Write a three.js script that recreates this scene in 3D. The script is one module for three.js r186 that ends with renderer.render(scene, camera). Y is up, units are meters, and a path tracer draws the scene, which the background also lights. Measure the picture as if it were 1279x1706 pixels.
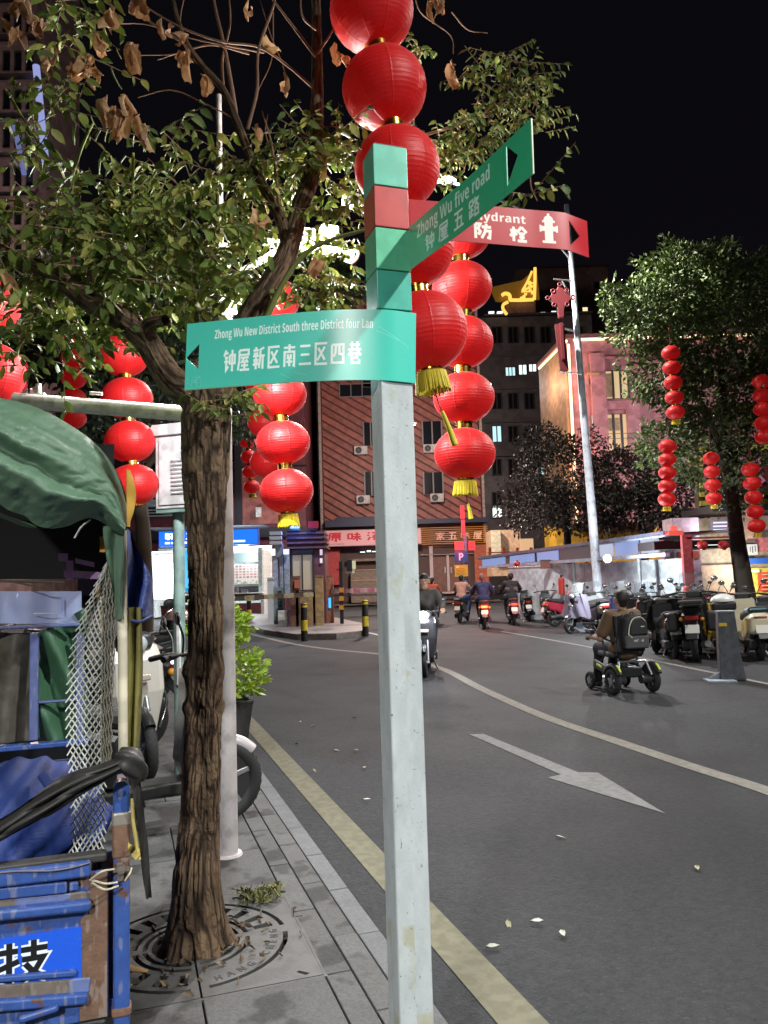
import * as THREE from 'three';
import { mergeGeometries } from 'three/addons/utils/BufferGeometryUtils.js';
import { RoundedBoxGeometry } from 'three/addons/geometries/RoundedBoxGeometry.js';
import { MarchingCubes } from 'three/addons/objects/MarchingCubes.js';
import { TextGeometry } from 'three/addons/geometries/TextGeometry.js';
import { FontLoader } from 'three/addons/loaders/FontLoader.js';

// ------------------------------------------------------------------ camera, sky, light, exposure
const scene = new THREE.Scene();
const V = (x, y, z) => new THREE.Vector3(x, y, z);
const D = Math.PI / 180;
const camera = new THREE.PerspectiveCamera(66.54, 768 / 1024, 0.05, 600);
camera.position.set(0, 1.6, 0);
camera.rotation.set(4.9 * D, 0, -1.7 * D);
camera.updateMatrixWorld(true);
{ // night sky: almost black, with a faint city glow low down
  const w = 128, h = 64, d = new Float32Array(w * h * 4);
  for (let j = 0; j < h; j++) for (let i = 0; i < w; i++) {
    const el = ((j + 0.5) / h - 0.5) * Math.PI, g = Math.exp(-Math.max(el, 0) * 2.6), o = (j * w + i) * 4;
    d[o] = 0.0026 + 0.0032 * g; d[o + 1] = 0.0024 + 0.0024 * g; d[o + 2] = 0.0034 + 0.0038 * g; d[o + 3] = 1;
  }
  const t = new THREE.DataTexture(d, w, h, THREE.RGBAFormat, THREE.FloatType);
  t.mapping = THREE.EquirectangularReflectionMapping; t.magFilter = THREE.LinearFilter; t.needsUpdate = true;
  scene.background = t; scene.environment = t;
}
const moon = new THREE.DirectionalLight(new THREE.Color(1, 0.93, 0.82), 0.03);
moon.position.set(30, 60, 20); moon.castShadow = true;
Object.assign(moon.shadow.camera, { left: -40, right: 40, top: 40, bottom: -40, near: 1, far: 200 });
scene.add(moon);
const renderer = new THREE.WebGLRenderer({ antialias: true });
renderer.toneMapping = THREE.LinearToneMapping;
renderer.toneMappingExposure = 0.9;
renderer.shadowMap.enabled = true;
function lampLight(p, intensity, color, radius = 0.15, cone = 1.25, target) {   // the light just below a lamp's glowing face
  const l = new THREE.SpotLight(new THREE.Color().setRGB(...color), intensity, 0, cone, 0.3, 2);
  l.position.copy(p); l.target.position.copy(target || V(p.x, 0, p.z)); l.castShadow = true; l.shadow.radius = radius / 0.02;
  scene.add(l, l.target); return l;
}
function bulbLight(p, intensity, color, radius = 0.04) {
  const l = new THREE.PointLight(new THREE.Color().setRGB(...color), intensity, 0, 2);
  l.position.copy(p); l.castShadow = true; l.shadow.radius = radius / 0.02; scene.add(l); return l;
}

// ------------------------------------------------------------------ helpers
let seed0 = 20240214;
function rng(s) { let a = s >>> 0; return () => { a = (a + 0x6d2b79f5) | 0; let t = Math.imul(a ^ (a >>> 15), 1 | a); t = (t + Math.imul(t ^ (t >>> 7), 61 | t)) ^ t; return ((t ^ (t >>> 14)) >>> 0) / 4294967296; }; }
const R = rng(seed0);
const rr = (a, b) => a + (b - a) * R();
const CAM = camera.matrixWorld.clone();
function dirOf(px, py) { return V((px - 639.5) / 1300, (853 - py) / 1300, -1).transformDirection(CAM); }
function at(px, py, depth) { const d = dirOf(px, py); return d.multiplyScalar(depth / -d.z).add(camera.position); }
function gnd(px, py, h = 0) { const d = dirOf(px, py); return d.multiplyScalar((h - 1.6) / d.y).add(camera.position); }
const TH = 18.4 * D, K0 = V(0.17, 0, -2.71), SX = V(Math.cos(TH), 0, -Math.sin(TH)), SZ = V(Math.sin(TH), 0, Math.cos(TH));
const S = (x, y, z) => K0.clone().addScaledVector(SX, x).addScaledVector(SZ, z).setY(y);   // street frame: x to the right of the kerb, -z along it
const used = {};
function numbered(n) { const k = (used[n] = (used[n] ?? -1) + 1); return k ? n + '_' + String(k).padStart(3, '0') : n; }
function tag(o, label, category, group, kind) { if (label) o.userData.label = label; if (category) o.userData.category = category; if (group) o.userData.group = group; if (kind) o.userData.kind = kind; return o; }
function thing(name, label, category, p = V(0, 0, 0), turn = 0, group) {
  const o = new THREE.Group(); o.name = numbered(name); scene.add(o); o.position.copy(p); o.rotation.y = turn; return tag(o, label, category, group);
}
function prep(g) {
  g = g.index ? g.toNonIndexed() : g.clone();
  for (const k of Object.keys(g.attributes)) if (!['position', 'normal', 'uv'].includes(k)) g.deleteAttribute(k);
  if (!g.attributes.normal) g.computeVertexNormals();
  if (!g.attributes.uv) g.setAttribute('uv', new THREE.BufferAttribute(new Float32Array(g.attributes.position.count * 2), 2));
  g.morphAttributes = {}; return g;
}
const merged = (gs) => (gs.length === 1 ? gs[0] : mergeGeometries(gs.map(prep)));
function boxUV(g) {   // uv in metres, by the face's main direction
  g = prep(g); const p = g.attributes.position, n = g.attributes.normal, u = g.attributes.uv;
  for (let i = 0; i < p.count; i++) {
    const ax = Math.abs(n.getX(i)), ay = Math.abs(n.getY(i)), az = Math.abs(n.getZ(i));
    if (ay >= ax && ay >= az) u.setXY(i, p.getX(i), p.getZ(i)); else if (ax > az) u.setXY(i, p.getZ(i), p.getY(i)); else u.setXY(i, p.getX(i), p.getY(i));
  }
  return g;
}
function mesh(name, gs, m, parent, top) {
  let g = Array.isArray(gs) ? merged(gs) : gs;
  if (m.userData.metres) g = boxUV(g);
  const o = new THREE.Mesh(g, m); o.castShadow = o.receiveShadow = true;
  o.name = parent ? name : numbered(name); (parent || scene).add(o); return o;
}
function place(g, x = 0, y = 0, z = 0, rx = 0, ry = 0, rz = 0) { if (rx) g.rotateX(rx); if (ry) g.rotateY(ry); if (rz) g.rotateZ(rz); return g.translate(x, y, z); }
const box = (w, h, d, x, y, z, rx, ry, rz) => place(new THREE.BoxGeometry(w, h, d), x, y, z, rx, ry, rz);
const rbox = (w, h, d, r, x, y, z, rx, ry, rz) => place(new RoundedBoxGeometry(w, h, d, 2, Math.min(r, w / 2.01, h / 2.01, d / 2.01)), x, y, z, rx, ry, rz);
const cyl = (r1, r2, h, x, y, z, seg = 16, rx, ry, rz) => place(new THREE.CylinderGeometry(r1, r2, h, seg), x, y, z, rx, ry, rz);
const ball = (r, x, y, z, sx = 1, sy = 1, sz = 1, seg = 16) => new THREE.SphereGeometry(r, seg, seg * 0.75 | 0).scale(sx, sy, sz).translate(x, y, z);
const Y = V(0, 1, 0);
function bar(a, b, r1, r2 = r1, seg = 10) {
  const d = b.clone().sub(a), g = new THREE.CylinderGeometry(r2, r1, d.length(), seg);
  g.applyQuaternion(new THREE.Quaternion().setFromUnitVectors(Y, d.normalize())); const c = a.clone().add(b).multiplyScalar(0.5); return g.translate(c.x, c.y, c.z);
}
function beam(a, b, w, h) {   // square bar from a to b, h upright
  const d = b.clone().sub(a), m = new THREE.Matrix4().lookAt(a, b, Y), g = new THREE.BoxGeometry(w, h, d.length()); g.applyMatrix4(m); const c = a.clone().add(b).multiplyScalar(0.5); return g.translate(c.x, c.y, c.z);
}
const curve = (ps, t = 0.5) => new THREE.CatmullRomCurve3(ps, false, 'centripetal', t);
const tube = (ps, r, seg = 24, rad = 8) => new THREE.TubeGeometry(curve(ps), seg, r, rad);
function taper(ps, rs, seg, rad, bump, shade) {   // a tube whose radius follows rs; bump(angle, length along) adds to it
  const c = curve(ps), fr = c.computeFrenetFrames(seg, false), L = c.getLength(), pos = [], uv = [], idx = [], col = [];
  for (let i = 0; i <= seg; i++) {
    const t = i / seg, p = c.getPointAt(t), f = t * (rs.length - 1), k = Math.min(f | 0, rs.length - 2), r = rs[k] + (rs[k + 1] - rs[k]) * (f - k);
    for (let j = 0; j <= rad; j++) {
      const a = (j / rad) * 2 * Math.PI, q = r + (bump ? bump(j === rad ? 0 : a, t * L, r) : 0);
      pos.push(p.x + q * (Math.cos(a) * fr.normals[i].x + Math.sin(a) * fr.binormals[i].x), p.y + q * (Math.cos(a) * fr.normals[i].y + Math.sin(a) * fr.binormals[i].y), p.z + q * (Math.cos(a) * fr.normals[i].z + Math.sin(a) * fr.binormals[i].z));
      uv.push((j / rad) * 2 * Math.PI * rs[0], t * L); if (shade) col.push(...shade(j === rad ? 0 : a, t * L));
      if (i < seg && j < rad) { const o = i * (rad + 1) + j; idx.push(o, o + 1, o + rad + 1, o + 1, o + rad + 2, o + rad + 1); }
    }
  }
  const g = new THREE.BufferGeometry(); g.setAttribute('position', new THREE.Float32BufferAttribute(pos, 3)); g.setAttribute('uv', new THREE.Float32BufferAttribute(uv, 2)); g.setIndex(idx); g.computeVertexNormals(); if (shade) g.setAttribute('color', new THREE.Float32BufferAttribute(col, 3));
  const n = g.attributes.normal;   // join the seam
  for (let i = 0; i <= seg; i++) { const a = i * (rad + 1), b = a + rad, x = n.getX(a) + n.getX(b), y = n.getY(a) + n.getY(b), z = n.getZ(a) + n.getZ(b), l = Math.hypot(x, y, z) || 1; n.setXYZ(a, x / l, y / l, z / l); n.setXYZ(b, x / l, y / l, z / l); }
  return g;
}
function grid(nu, nv, f, thick = 0) {   // sheet f(u, v) -> point, with thickness
  const side = (o) => {
    const pos = [], uv = [], idx = [];
    for (let j = 0; j <= nv; j++) for (let i = 0; i <= nu; i++) { const p = f(i / nu, j / nv); pos.push(p.x, p.y, p.z); uv.push(i / nu, j / nv); if (i < nu && j < nv) { const a = j * (nu + 1) + i; idx.push(a, a + 1, a + nu + 1, a + 1, a + nu + 2, a + nu + 1); } }
    const g = new THREE.BufferGeometry(); g.setAttribute('position', new THREE.Float32BufferAttribute(pos, 3)); g.setAttribute('uv', new THREE.Float32BufferAttribute(uv, 2)); g.setIndex(idx); g.computeVertexNormals();
    if (o) { const P = g.attributes.position, N = g.attributes.normal; for (let i = 0; i < P.count; i++) P.setXYZ(i, P.getX(i) - N.getX(i) * o, P.getY(i) - N.getY(i) * o, P.getZ(i) - N.getZ(i) * o); }
    return g;
  };
  return thick ? merged([side(0), side(thick)]) : side(0);
}
function poly(pts, depth, bevel = 0) {   // extruded outline in the xy plane, from z = 0 to depth
  const s = new THREE.Shape(pts.map((p) => new THREE.Vector2(p[0], p[1])));
  return new THREE.ExtrudeGeometry(s, bevel ? { depth: depth - 2 * bevel, bevelEnabled: true, bevelThickness: bevel, bevelSize: bevel, bevelOffset: -bevel, bevelSegments: 2, curveSegments: 8 } : { depth, bevelEnabled: false }).translate(0, 0, bevel);
}
function profile(pts, width, bevel = 0.02) {   // side outline given as [z, y], extruded across x
  const g = poly(pts.map(([z, y]) => [-z, y]), width, bevel); g.translate(0, 0, -width / 2); g.rotateY(Math.PI / 2); return g;   // shape x -> -z
}
function sheetOn(pts, y) {   // flat sheet on the ground from points
  const s = new THREE.ShapeGeometry(new THREE.Shape(pts.map((p) => new THREE.Vector2(p.x, -p.z)))); s.rotateX(-Math.PI / 2); return s.translate(0, y, 0);
}
// ------------------------------------------------------------------ noise and materials
function hash(x, y, s) { let h = Math.imul(x, 374761393) + Math.imul(y, 668265263) + Math.imul(s, 2147483647 ^ 91); h = Math.imul(h ^ (h >>> 13), 1274126177); return ((h ^ (h >>> 16)) >>> 0) / 4294967296; }
function vn(x, y, per, s) { const i = Math.floor(x), j = Math.floor(y), m = (a) => ((a % per) + per) % per; let u = x - i, v = y - j; u = u * u * (3 - 2 * u); v = v * v * (3 - 2 * v); const a = hash(m(i), m(j), s), b = hash(m(i + 1), m(j), s), c = hash(m(i), m(j + 1), s), d = hash(m(i + 1), m(j + 1), s); return a + (b - a) * u + (c - a) * v + (a - b - c + d) * u * v; }
function fbm(x, y, per, s, oct = 4) { let t = 0, a = 0.5, n = 0; for (let k = 0; k < oct; k++) { t += a * vn(x, y, per, s + k); n += a; x *= 2; y *= 2; per *= 2; a *= 0.5; } return t / n; }
function tex(size, f, metres = 1, srgb = true) {
  const [w, h] = Array.isArray(size) ? size : [size, size], d = new Uint8Array(w * h * 4), q = (v) => Math.max(0, Math.min(255, Math.round(255 * (srgb ? (v <= 0.0031308 ? v * 12.92 : 1.055 * Math.pow(Math.max(v, 0), 1 / 2.4) - 0.055) : v))));
  for (let j = 0; j < h; j++) for (let i = 0; i < w; i++) { const c = f(i / w, j / h), o = (j * w + i) * 4; if (typeof c === 'number') d[o] = d[o + 1] = d[o + 2] = q(c); else { d[o] = q(c[0]); d[o + 1] = q(c[1]); d[o + 2] = q(c[2]); } d[o + 3] = 255; }
  const t = new THREE.DataTexture(d, w, h); t.wrapS = t.wrapT = THREE.RepeatWrapping; t.magFilter = THREE.LinearFilter; t.repeat.set(1 / metres, 1 / metres); if (srgb) t.colorSpace = THREE.SRGBColorSpace; t.needsUpdate = true; return t;
}
const C = (c) => new THREE.Color().setRGB(...c);
const mix3 = (a, b, t) => [a[0] + (b[0] - a[0]) * t, a[1] + (b[1] - a[1]) * t, a[2] + (b[2] - a[2]) * t], mul3 = (a, k) => [a[0] * k, a[1] * k, a[2] * k];
const sst = (a, b, x) => { x = Math.max(0, Math.min(1, (x - a) / (b - a))); return x * x * (3 - 2 * x); };
function mat(c, rough = 0.6, metal = 0, o = {}) { const { metres, phys, ...rest } = o; const m = new (phys ? THREE.MeshPhysicalMaterial : THREE.MeshStandardMaterial)({ color: C(c), roughness: rough, metalness: metal, side: THREE.DoubleSide, ...rest }); if (metres) m.userData.metres = true; return m; }
const glow = (c, k) => mat([0.02, 0.02, 0.02], 0.5, 0, { emissive: C(c), emissiveIntensity: k });
const mottleMap = (c1, c2, metres, s, sz = 256, per = 8) => tex(sz, (x, y) => mix3(c1, c2, sst(0.3, 0.7, fbm(x * per, y * per, per, s, 5))), metres);
const bumpFine = tex(256, (x, y) => fbm(x * 32, y * 32, 32, 77, 3), 0.25, false);
const wornMaps = {};
const worn = (c, s, metres = 0.6, o = {}) => { const k = (s % 4) + '_' + metres; const m = (wornMaps[k] ||= mottleMap([0.68, 0.68, 0.68], [1, 1, 1], metres, 5000 + (s % 4))); return mat(mul3(c, 1.14), o.rough ?? 0.55, o.metal ?? 0, { metres: true, map: m, bumpMap: bumpFine, bumpScale: 0.0006 }); };
const MT = {
  black: mat([0.012, 0.012, 0.013], 0.45), rubber: mat([0.016, 0.016, 0.016], 0.85), darkPlastic: mat([0.02, 0.021, 0.023], 0.5), steel: mat([0.45, 0.46, 0.48], 0.35, 0.9), chrome: mat([0.6, 0.6, 0.62], 0.18, 1),
  rim: mat([0.25, 0.25, 0.26], 0.4, 0.7), darkSteel: mat([0.06, 0.06, 0.065], 0.5, 0.4), white: worn([0.62, 0.62, 0.6], 5), cream: worn([0.6, 0.55, 0.42], 6), gold: mat([0.75, 0.5, 0.1], 0.22, 1),
  glassDark: mat([0.01, 0.012, 0.015], 0.08), skin: mat([0.36, 0.2, 0.13], 0.6), hair: mat([0.012, 0.01, 0.009], 0.6), plate: mat([0.55, 0.55, 0.5], 0.5), grey: worn([0.09, 0.095, 0.1], 9),
};
// ------------------------------------------------------------------ hand-drawn characters (strokes on a 100 x 100 grid)
const GLYPH = {
  '钟': '26,4 8,30;20,18 44,18;14,36 42,36;10,54 44,54;27,36 27,88 44,74;54,26 94,26 94,62 54,62 54,26;74,4 74,96',
  '屋': '14,10 86,10 86,30 14,30;14,10 14,50 4,94;26,42 88,42;52,44 34,60 76,58;66,50 82,64;28,75 84,75;55,62 55,92;18,93 94,93',
  '新': '26,2 30,12;6,16 48,16;16,24 20,36;38,24 34,36;4,40 50,40;6,57 48,57;27,40 27,96;27,60 8,80;30,62 46,78;90,6 62,14 60,50 52,92;62,40 96,40;80,40 80,96',
  '区': '92,8 10,8 10,92 94,92;28,26 76,76;76,22 22,78',
  '南': '8,16 92,16;50,2 50,34;14,96 14,34 86,34 86,92 76,88;36,44 42,56;64,44 58,56;30,60 70,60;28,75 72,75;50,60 50,94',
  '三': '12,14 88,14;18,50 82,50;6,88 94,88',
  '四': '10,16 90,16 90,90 10,90 10,16;38,18 34,50 22,66;62,18 62,54 82,56',
  '巷': '14,18 86,18;32,4 32,36;68,4 68,36;4,37 96,37;32,38 8,62;66,38 94,62;32,55 68,55 68,71 32,71;32,55 32,92 82,92 82,78',
  '五': '10,10 90,10;46,10 34,88;18,44 76,44 72,88;4,90 96,90',
  '路': '10,10 42,10 42,36 10,36 10,10;26,36 26,88;26,60 44,60;10,52 10,90 46,82;66,4 50,32;60,18 90,18 54,58;62,26 96,58;58,64 90,64 90,94 58,94 58,64',
  '防': '10,6 10,96;10,6 36,6 24,34 36,52 30,66 20,62;66,2 72,14;44,22 96,22;64,22 62,52 42,94;62,46 90,46 86,90 72,86',
  '栓': '4,28 42,28;23,4 23,96;23,32 4,66;24,36 42,56;68,2 42,40;68,4 96,38;52,46 86,46;54,68 84,68;68,46 68,92;44,92 96,92',
  '消': '10,10 20,20;6,36 18,46;8,92 26,60;64,4 64,32;42,12 50,26;88,10 78,26;42,96 42,36 88,36 88,90 78,88;42,54 88,54;42,72 88,72',
  '技': '4,24 40,24;24,4 24,90 10,84;4,62 42,48;46,24 96,24;70,4 70,46;48,46 88,46 74,72 46,96;54,56 70,78 96,96',
  '科': '40,4 10,14;4,32 46,32;27,12 27,96;26,36 6,66;28,40 46,58;58,14 68,24;54,38 66,48;50,70 96,60;82,4 82,96',
  '原': '12,10 94,10;14,10 12,56 2,94;54,14 46,26;30,26 84,26 84,56 30,56 30,26;30,41 84,41;57,56 57,92 46,88;38,66 26,84;74,64 90,84',
  '味': '6,20 34,20 34,70 6,70 6,20;46,26 90,26;40,48 96,48;68,4 68,96;66,50 42,84;70,50 96,82',
  '汤': '10,8 20,18;4,36 16,44;8,92 24,58;38,14 82,14 54,42 92,42 84,92 72,86;62,44 38,70;76,44 46,92',
  '粉': '10,14 16,30;38,10 32,28;4,40 46,40;25,4 25,96;24,44 6,72;28,46 44,62;62,6 48,42;74,4 96,40;56,50 88,50 84,92 72,86;68,50 62,74 48,94',
  '职': '4,10 46,10;12,10 12,76;38,10 38,96;12,30 38,30;12,50 38,50;4,78 46,70;54,14 92,14 92,54 54,54 54,14;64,64 48,92;80,62 96,90',
  '工': '12,14 88,14;50,14 50,86;4,88 96,88',
  '厅': '10,10 94,10;14,10 12,54 2,94;28,34 92,34;62,34 62,92 46,88',
  '行': '34,4 10,28;36,28 6,58;22,48 22,96;48,16 92,16;42,42 96,42;74,42 74,94 60,88',
  '家': '50,2 54,10;8,28 8,14 92,14 92,28;22,30 78,30;50,30 14,52;36,42 56,60 52,94 40,90;48,56 12,78;52,64 10,94;84,40 60,56;58,54 94,90',
};
function glyph(c, ch, x, y, w, h, lw, color) {
  c.strokeStyle = color; c.lineWidth = lw; c.lineCap = 'butt'; c.lineJoin = 'miter';
  for (const st of GLYPH[ch].split(';')) { c.beginPath(); st.split(' ').forEach((p, i) => { const [a, b] = p.split(',').map(Number); i ? c.lineTo(x + (a / 100) * w, y + (b / 100) * h) : c.moveTo(x + (a / 100) * w, y + (b / 100) * h); }); c.stroke(); }
}
function canvasTex(w, h, draw) { const cv = document.createElement('canvas'); cv.width = w; cv.height = h; const c = cv.getContext('2d'); draw(c, w, h); const t = new THREE.CanvasTexture(cv); t.colorSpace = THREE.SRGBColorSpace; return t; }
function fitText(c, s, x, y, w, h, color, font = 'bold') { c.save(); c.font = `${font} 100px sans-serif`; const m = c.measureText(s).width; c.translate(x, y); c.scale(w / m, h / 74); c.fillStyle = color; c.fillText(s, 0, 72); c.restore(); }
function scuffs(c, w, h, n, s, colors) { const q = rng(s); for (let i = 0; i < n; i++) { c.globalAlpha = 0.05 + 0.25 * q(); c.strokeStyle = colors[(q() * colors.length) | 0]; c.lineWidth = 0.5 + 2 * q(); const x = q() * w, y = q() * h, a = q() * 6.3, l = 4 + q() * q() * w * 0.1; c.beginPath(); c.moveTo(x, y); c.lineTo(x + Math.cos(a) * l, y + Math.sin(a) * l * 0.5); c.stroke(); } c.globalAlpha = 1; }
function uvFit(g, x0, y0, w, h) { const p = g.attributes.position, u = g.attributes.uv; for (let i = 0; i < p.count; i++) u.setXY(i, (p.getX(i) - x0) / w, (p.getY(i) - y0) / h); return g; }
// world-space helpers for things that face the camera's side of the street squarely
function wm(name, gs, m, parent, top) { let g = prep(Array.isArray(gs) ? merged(gs) : gs); if (m.userData.metres) g = boxUV(g); for (let p = parent; p && p !== scene; p = p.parent) g.translate(-p.position.x, -p.position.y, -p.position.z); const o = new THREE.Mesh(g, m); o.castShadow = o.receiveShadow = true; o.name = parent ? name : numbered(name); (parent || scene).add(o); return o; }
function fbox(x0, y0, x1, y1, depth, thick, out = 0) { const a = at(x0, y1, depth), b = at(x1, y0, depth); return new THREE.BoxGeometry(Math.abs(b.x - a.x), Math.abs(b.y - a.y), thick).translate((a.x + b.x) / 2, (a.y + b.y) / 2, -depth + out - thick / 2); }
// ------------------------------------------------------------------ road
const asphaltMap = tex(512, (x, y) => { const g = vn(x * 256, y * 256, 256, 3), f = fbm(x * 64, y * 64, 64, 9, 3), k = 0.62 + 0.55 * f + (g > 0.86 ? 0.5 : 0) - (g < 0.12 ? 0.25 : 0); return [0.036 * k, 0.0378 * k, 0.0412 * k]; }, 1.6);
const asphaltBump = tex(512, (x, y) => 0.5 * vn(x * 200, y * 200, 200, 3) + 0.5 * fbm(x * 90, y * 90, 90, 14, 2), 1.6, false);
const roadMat = mat([1, 1, 1], 0.85, 0, { phys: true, specularIntensity: 0.3, map: asphaltMap, bumpMap: asphaltBump, bumpScale: 0.004, vertexColors: true, roughnessMap: tex(256, (x, y) => { const v = 0.85 + 0.15 * fbm(x * 6, y * 6, 6, 31, 4); return [v, v, v]; }, 3.7, false) });
{
  const g = new THREE.PlaneGeometry(320, 320, 1, 1), parts = [];
  const cell = (x0, z0, x1, z1, nx, nz) => { const q = new THREE.PlaneGeometry(x1 - x0, z1 - z0, nx, nz).rotateX(-Math.PI / 2).translate((x0 + x1) / 2, 0, (z0 + z1) / 2); const p = q.attributes.position, u = q.attributes.uv, c = []; for (let i = 0; i < p.count; i++) { const x = p.getX(i), z = p.getZ(i); u.setXY(i, x, z); const k = 0.5 + 1.0 * fbm(x * 0.35 + 50, z * 0.22 + 50, 4096, 21, 4) - 0.22 * sst(0.66, 0.76, fbm(x * 0.8 + 20, z * 0.6 + 70, 4096, 25, 4)) + 0.16 * (fbm(x * 2.1 + 9, z * 2.1 + 90, 4096, 22, 3) - 0.5); c.push(k, k, k * (1 + 0.02 * (vn(x, z, 999, 4) - 0.5))); } q.setAttribute('color', new THREE.Float32BufferAttribute(c, 3)); return q; };
  const qs = [cell(-30, -45, 30, 12, 240, 230), cell(-160, -160, 160, -45, 40, 20), cell(-160, 12, 160, 80, 40, 12), cell(-160, -45, -30, 12, 20, 10), cell(30, -45, 160, 12, 20, 10)];
  const road = new THREE.Mesh(mergeGeometries(qs), roadMat); road.name = 'road'; road.receiveShadow = true; scene.add(road); tag(road, null, null, null, 'structure');
}
const paint = (c, s) => { const m = mottleMap(mul3(c, 0.8), mul3(c, 1.0), 0.9, s, 512, 22); return mat([1, 1, 1], 0.85, 0, { phys: true, specularIntensity: 0.3, metres: true, map: m, bumpMap: asphaltBump, bumpScale: 0.002 }); };
const ribbon = (pts, w, n = 60) => { const c = curve(pts), out = []; const L = [], Rr = []; for (let i = 0; i <= n; i++) { const p = c.getPointAt(i / n), t = c.getTangentAt(i / n), s = V(-t.z, 0, t.x).normalize(); L.push(p.clone().addScaledVector(s, w / 2)); Rr.push(p.clone().addScaledVector(s, -w / 2)); } return grid(1, n, (u, v) => { const i = Math.round(v * n); return (u < 0.5 ? L[i] : Rr[i]).clone().setY(0.004); }); };
function structure(o) { return tag(o, null, null, null, 'structure'); }
structure(mesh('yellow_edge_line', grid(1, 60, (u, v) => S(0.245 + 0.17 * u, 0.004, 1.5 - 16 * v)), paint([0.165, 0.156, 0.112], 41)));
structure(mesh('white_lane_line', ribbon([[1500, 1405], [1279, 1318], [1157, 1279], [1026, 1235], [917, 1198], [807, 1150], [729, 1112], [640, 1091], [560, 1083], [500, 1075], [440, 1062], [380, 1046]].map(([x, y]) => gnd(x, y)), 0.16, 90), paint([0.2, 0.19, 0.17], 42)));
structure(mesh('direction_arrow', sheetOn([[782, 1224], [934, 1291], [912, 1296], [1108, 1356], [996, 1288], [962, 1287], [805, 1223]].map(([x, y]) => gnd(x, y)), 0.004), paint([0.19, 0.19, 0.19], 43)));
structure(mesh('parking_line', ribbon([gnd(835, 1052), gnd(965, 1075), gnd(1100, 1103), gnd(1330, 1150)], 0.1), paint([0.2, 0.19, 0.18], 44)));
structure(mesh('gate_lane_line', ribbon([gnd(640, 1060), gnd(600, 1052), gnd(540, 1046)], 0.15, 12), paint([0.4, 0.4, 0.4], 45)));
// ------------------------------------------------------------------ pavement of granite slabs, kerb stones
const granite = [0, 1, 2, 3].map((k) => mat([1, 1, 1], 0.8, 0, { phys: true, specularIntensity: 0.4, metres: true, map: tex(256, (x, y) => { const s = vn(x * 128, y * 128, 128, 60 + k), f = fbm(x * 5, y * 5, 5, 70 + k, 4), st = sst(0.55, 0.75, fbm(x * 9 + 3, y * 9, 9, 80 + k, 4)), b = [0.09, 0.088, 0.083, 0.096][k]; return mul3([1, 0.985, 0.97], b * (0.7 + 0.35 * s + 0.35 * f) * (1 - 0.45 * st)); }, 0.9), bumpMap: bumpFine, bumpScale: 0.0012 }));
const kerbMats = [0, 1, 2].map((k) => mat([1, 1, 1], 0.75, 0, { phys: true, specularIntensity: 0.4, metres: true, map: tex(128, (x, y) => { const s = vn(x * 64, y * 64, 64, 90 + k), f = fbm(x * 6, y * 6, 6, 95 + k, 4); return mul3([0.97, 0.985, 1.03], 0.125 * (0.66 + 0.3 * s + 0.4 * f)); }, 0.5), bumpMap: bumpFine, bumpScale: 0.0012 }));
const pavement = thing('pavement', null, null, S(0, 0, 0), TH); structure(pavement);
mesh('bedding', [box(5.9, 0.115, 1.1, -3.0, 0.0575, 1.0), box(5.9, 0.115, 11, -3.0, 0.0575, -6.87), box(4.72, 0.115, 0.92, -3.59, 0.0575, -0.91), box(0.2, 0.115, 0.92, -0.19, 0.0575, -0.91), box(5.9, 0.01, 0.92, -3, 0.03, -0.91)], mat([0.035, 0.032, 0.028], 0.9), pavement);
{
  const cache = {}, slab = (x0, z0, x1, z1, y, ms, name = 'tile') => {
    const w = Math.abs(x1 - x0) - 0.007, d = Math.abs(z1 - z0) - 0.007, k = w.toFixed(3) + d.toFixed(3) + y.toFixed(3), g = (cache[k] ||= boxUV(rbox(w, y === 0.13 ? 0.05 : 0.2, d, 0.004, 0, 0, 0)));
    const o = new THREE.Mesh(g, ms[(R() * ms.length) | 0]); o.name = name; o.receiveShadow = o.castShadow = true; o.position.set((x0 + x1) / 2, y - (y === 0.13 ? 0.025 : 0.1) + rr(-0.0015, 0.0012), (z0 + z1) / 2); o.rotation.set(rr(-0.003, 0.003), R() < 0.5 ? Math.PI : 0, rr(-0.003, 0.003)); pavement.add(o);
  };
  for (let z = 1.25; z > -11; z -= 0.5) slab(-0.1, z, 0, z - 0.5, 0.128, kerbMats, 'kerb_stone');
  for (let z = 1.33, k = 0; z > -9; z -= 0.6, k++) { slab(-0.31, z, -0.205, z - 0.6, 0.13, granite); slab(-0.205, z - 0.3, -0.1, z - 0.9, 0.13, granite); }
  const rows = [1.33, 0.73, 0.13, -0.47, -0.92, -1.37]; for (let z = -1.97; z > -9; z -= 0.6) rows.push(z);
  for (let r = 0; r + 1 < rows.length; r++) for (let c = 0; c < 8; c++) { const off = r % 2 && (r < 2 || r > 5) ? 0.2 : 0, x1 = -0.31 - c * 0.45 - (c ? off : 0), x0 = -0.31 - (c + 1) * 0.45 - off; if (c < 2 && (r === 3 || r === 4)) continue; slab(x0, rows[r], x1, rows[r + 1], 0.13, granite); }
}
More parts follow.
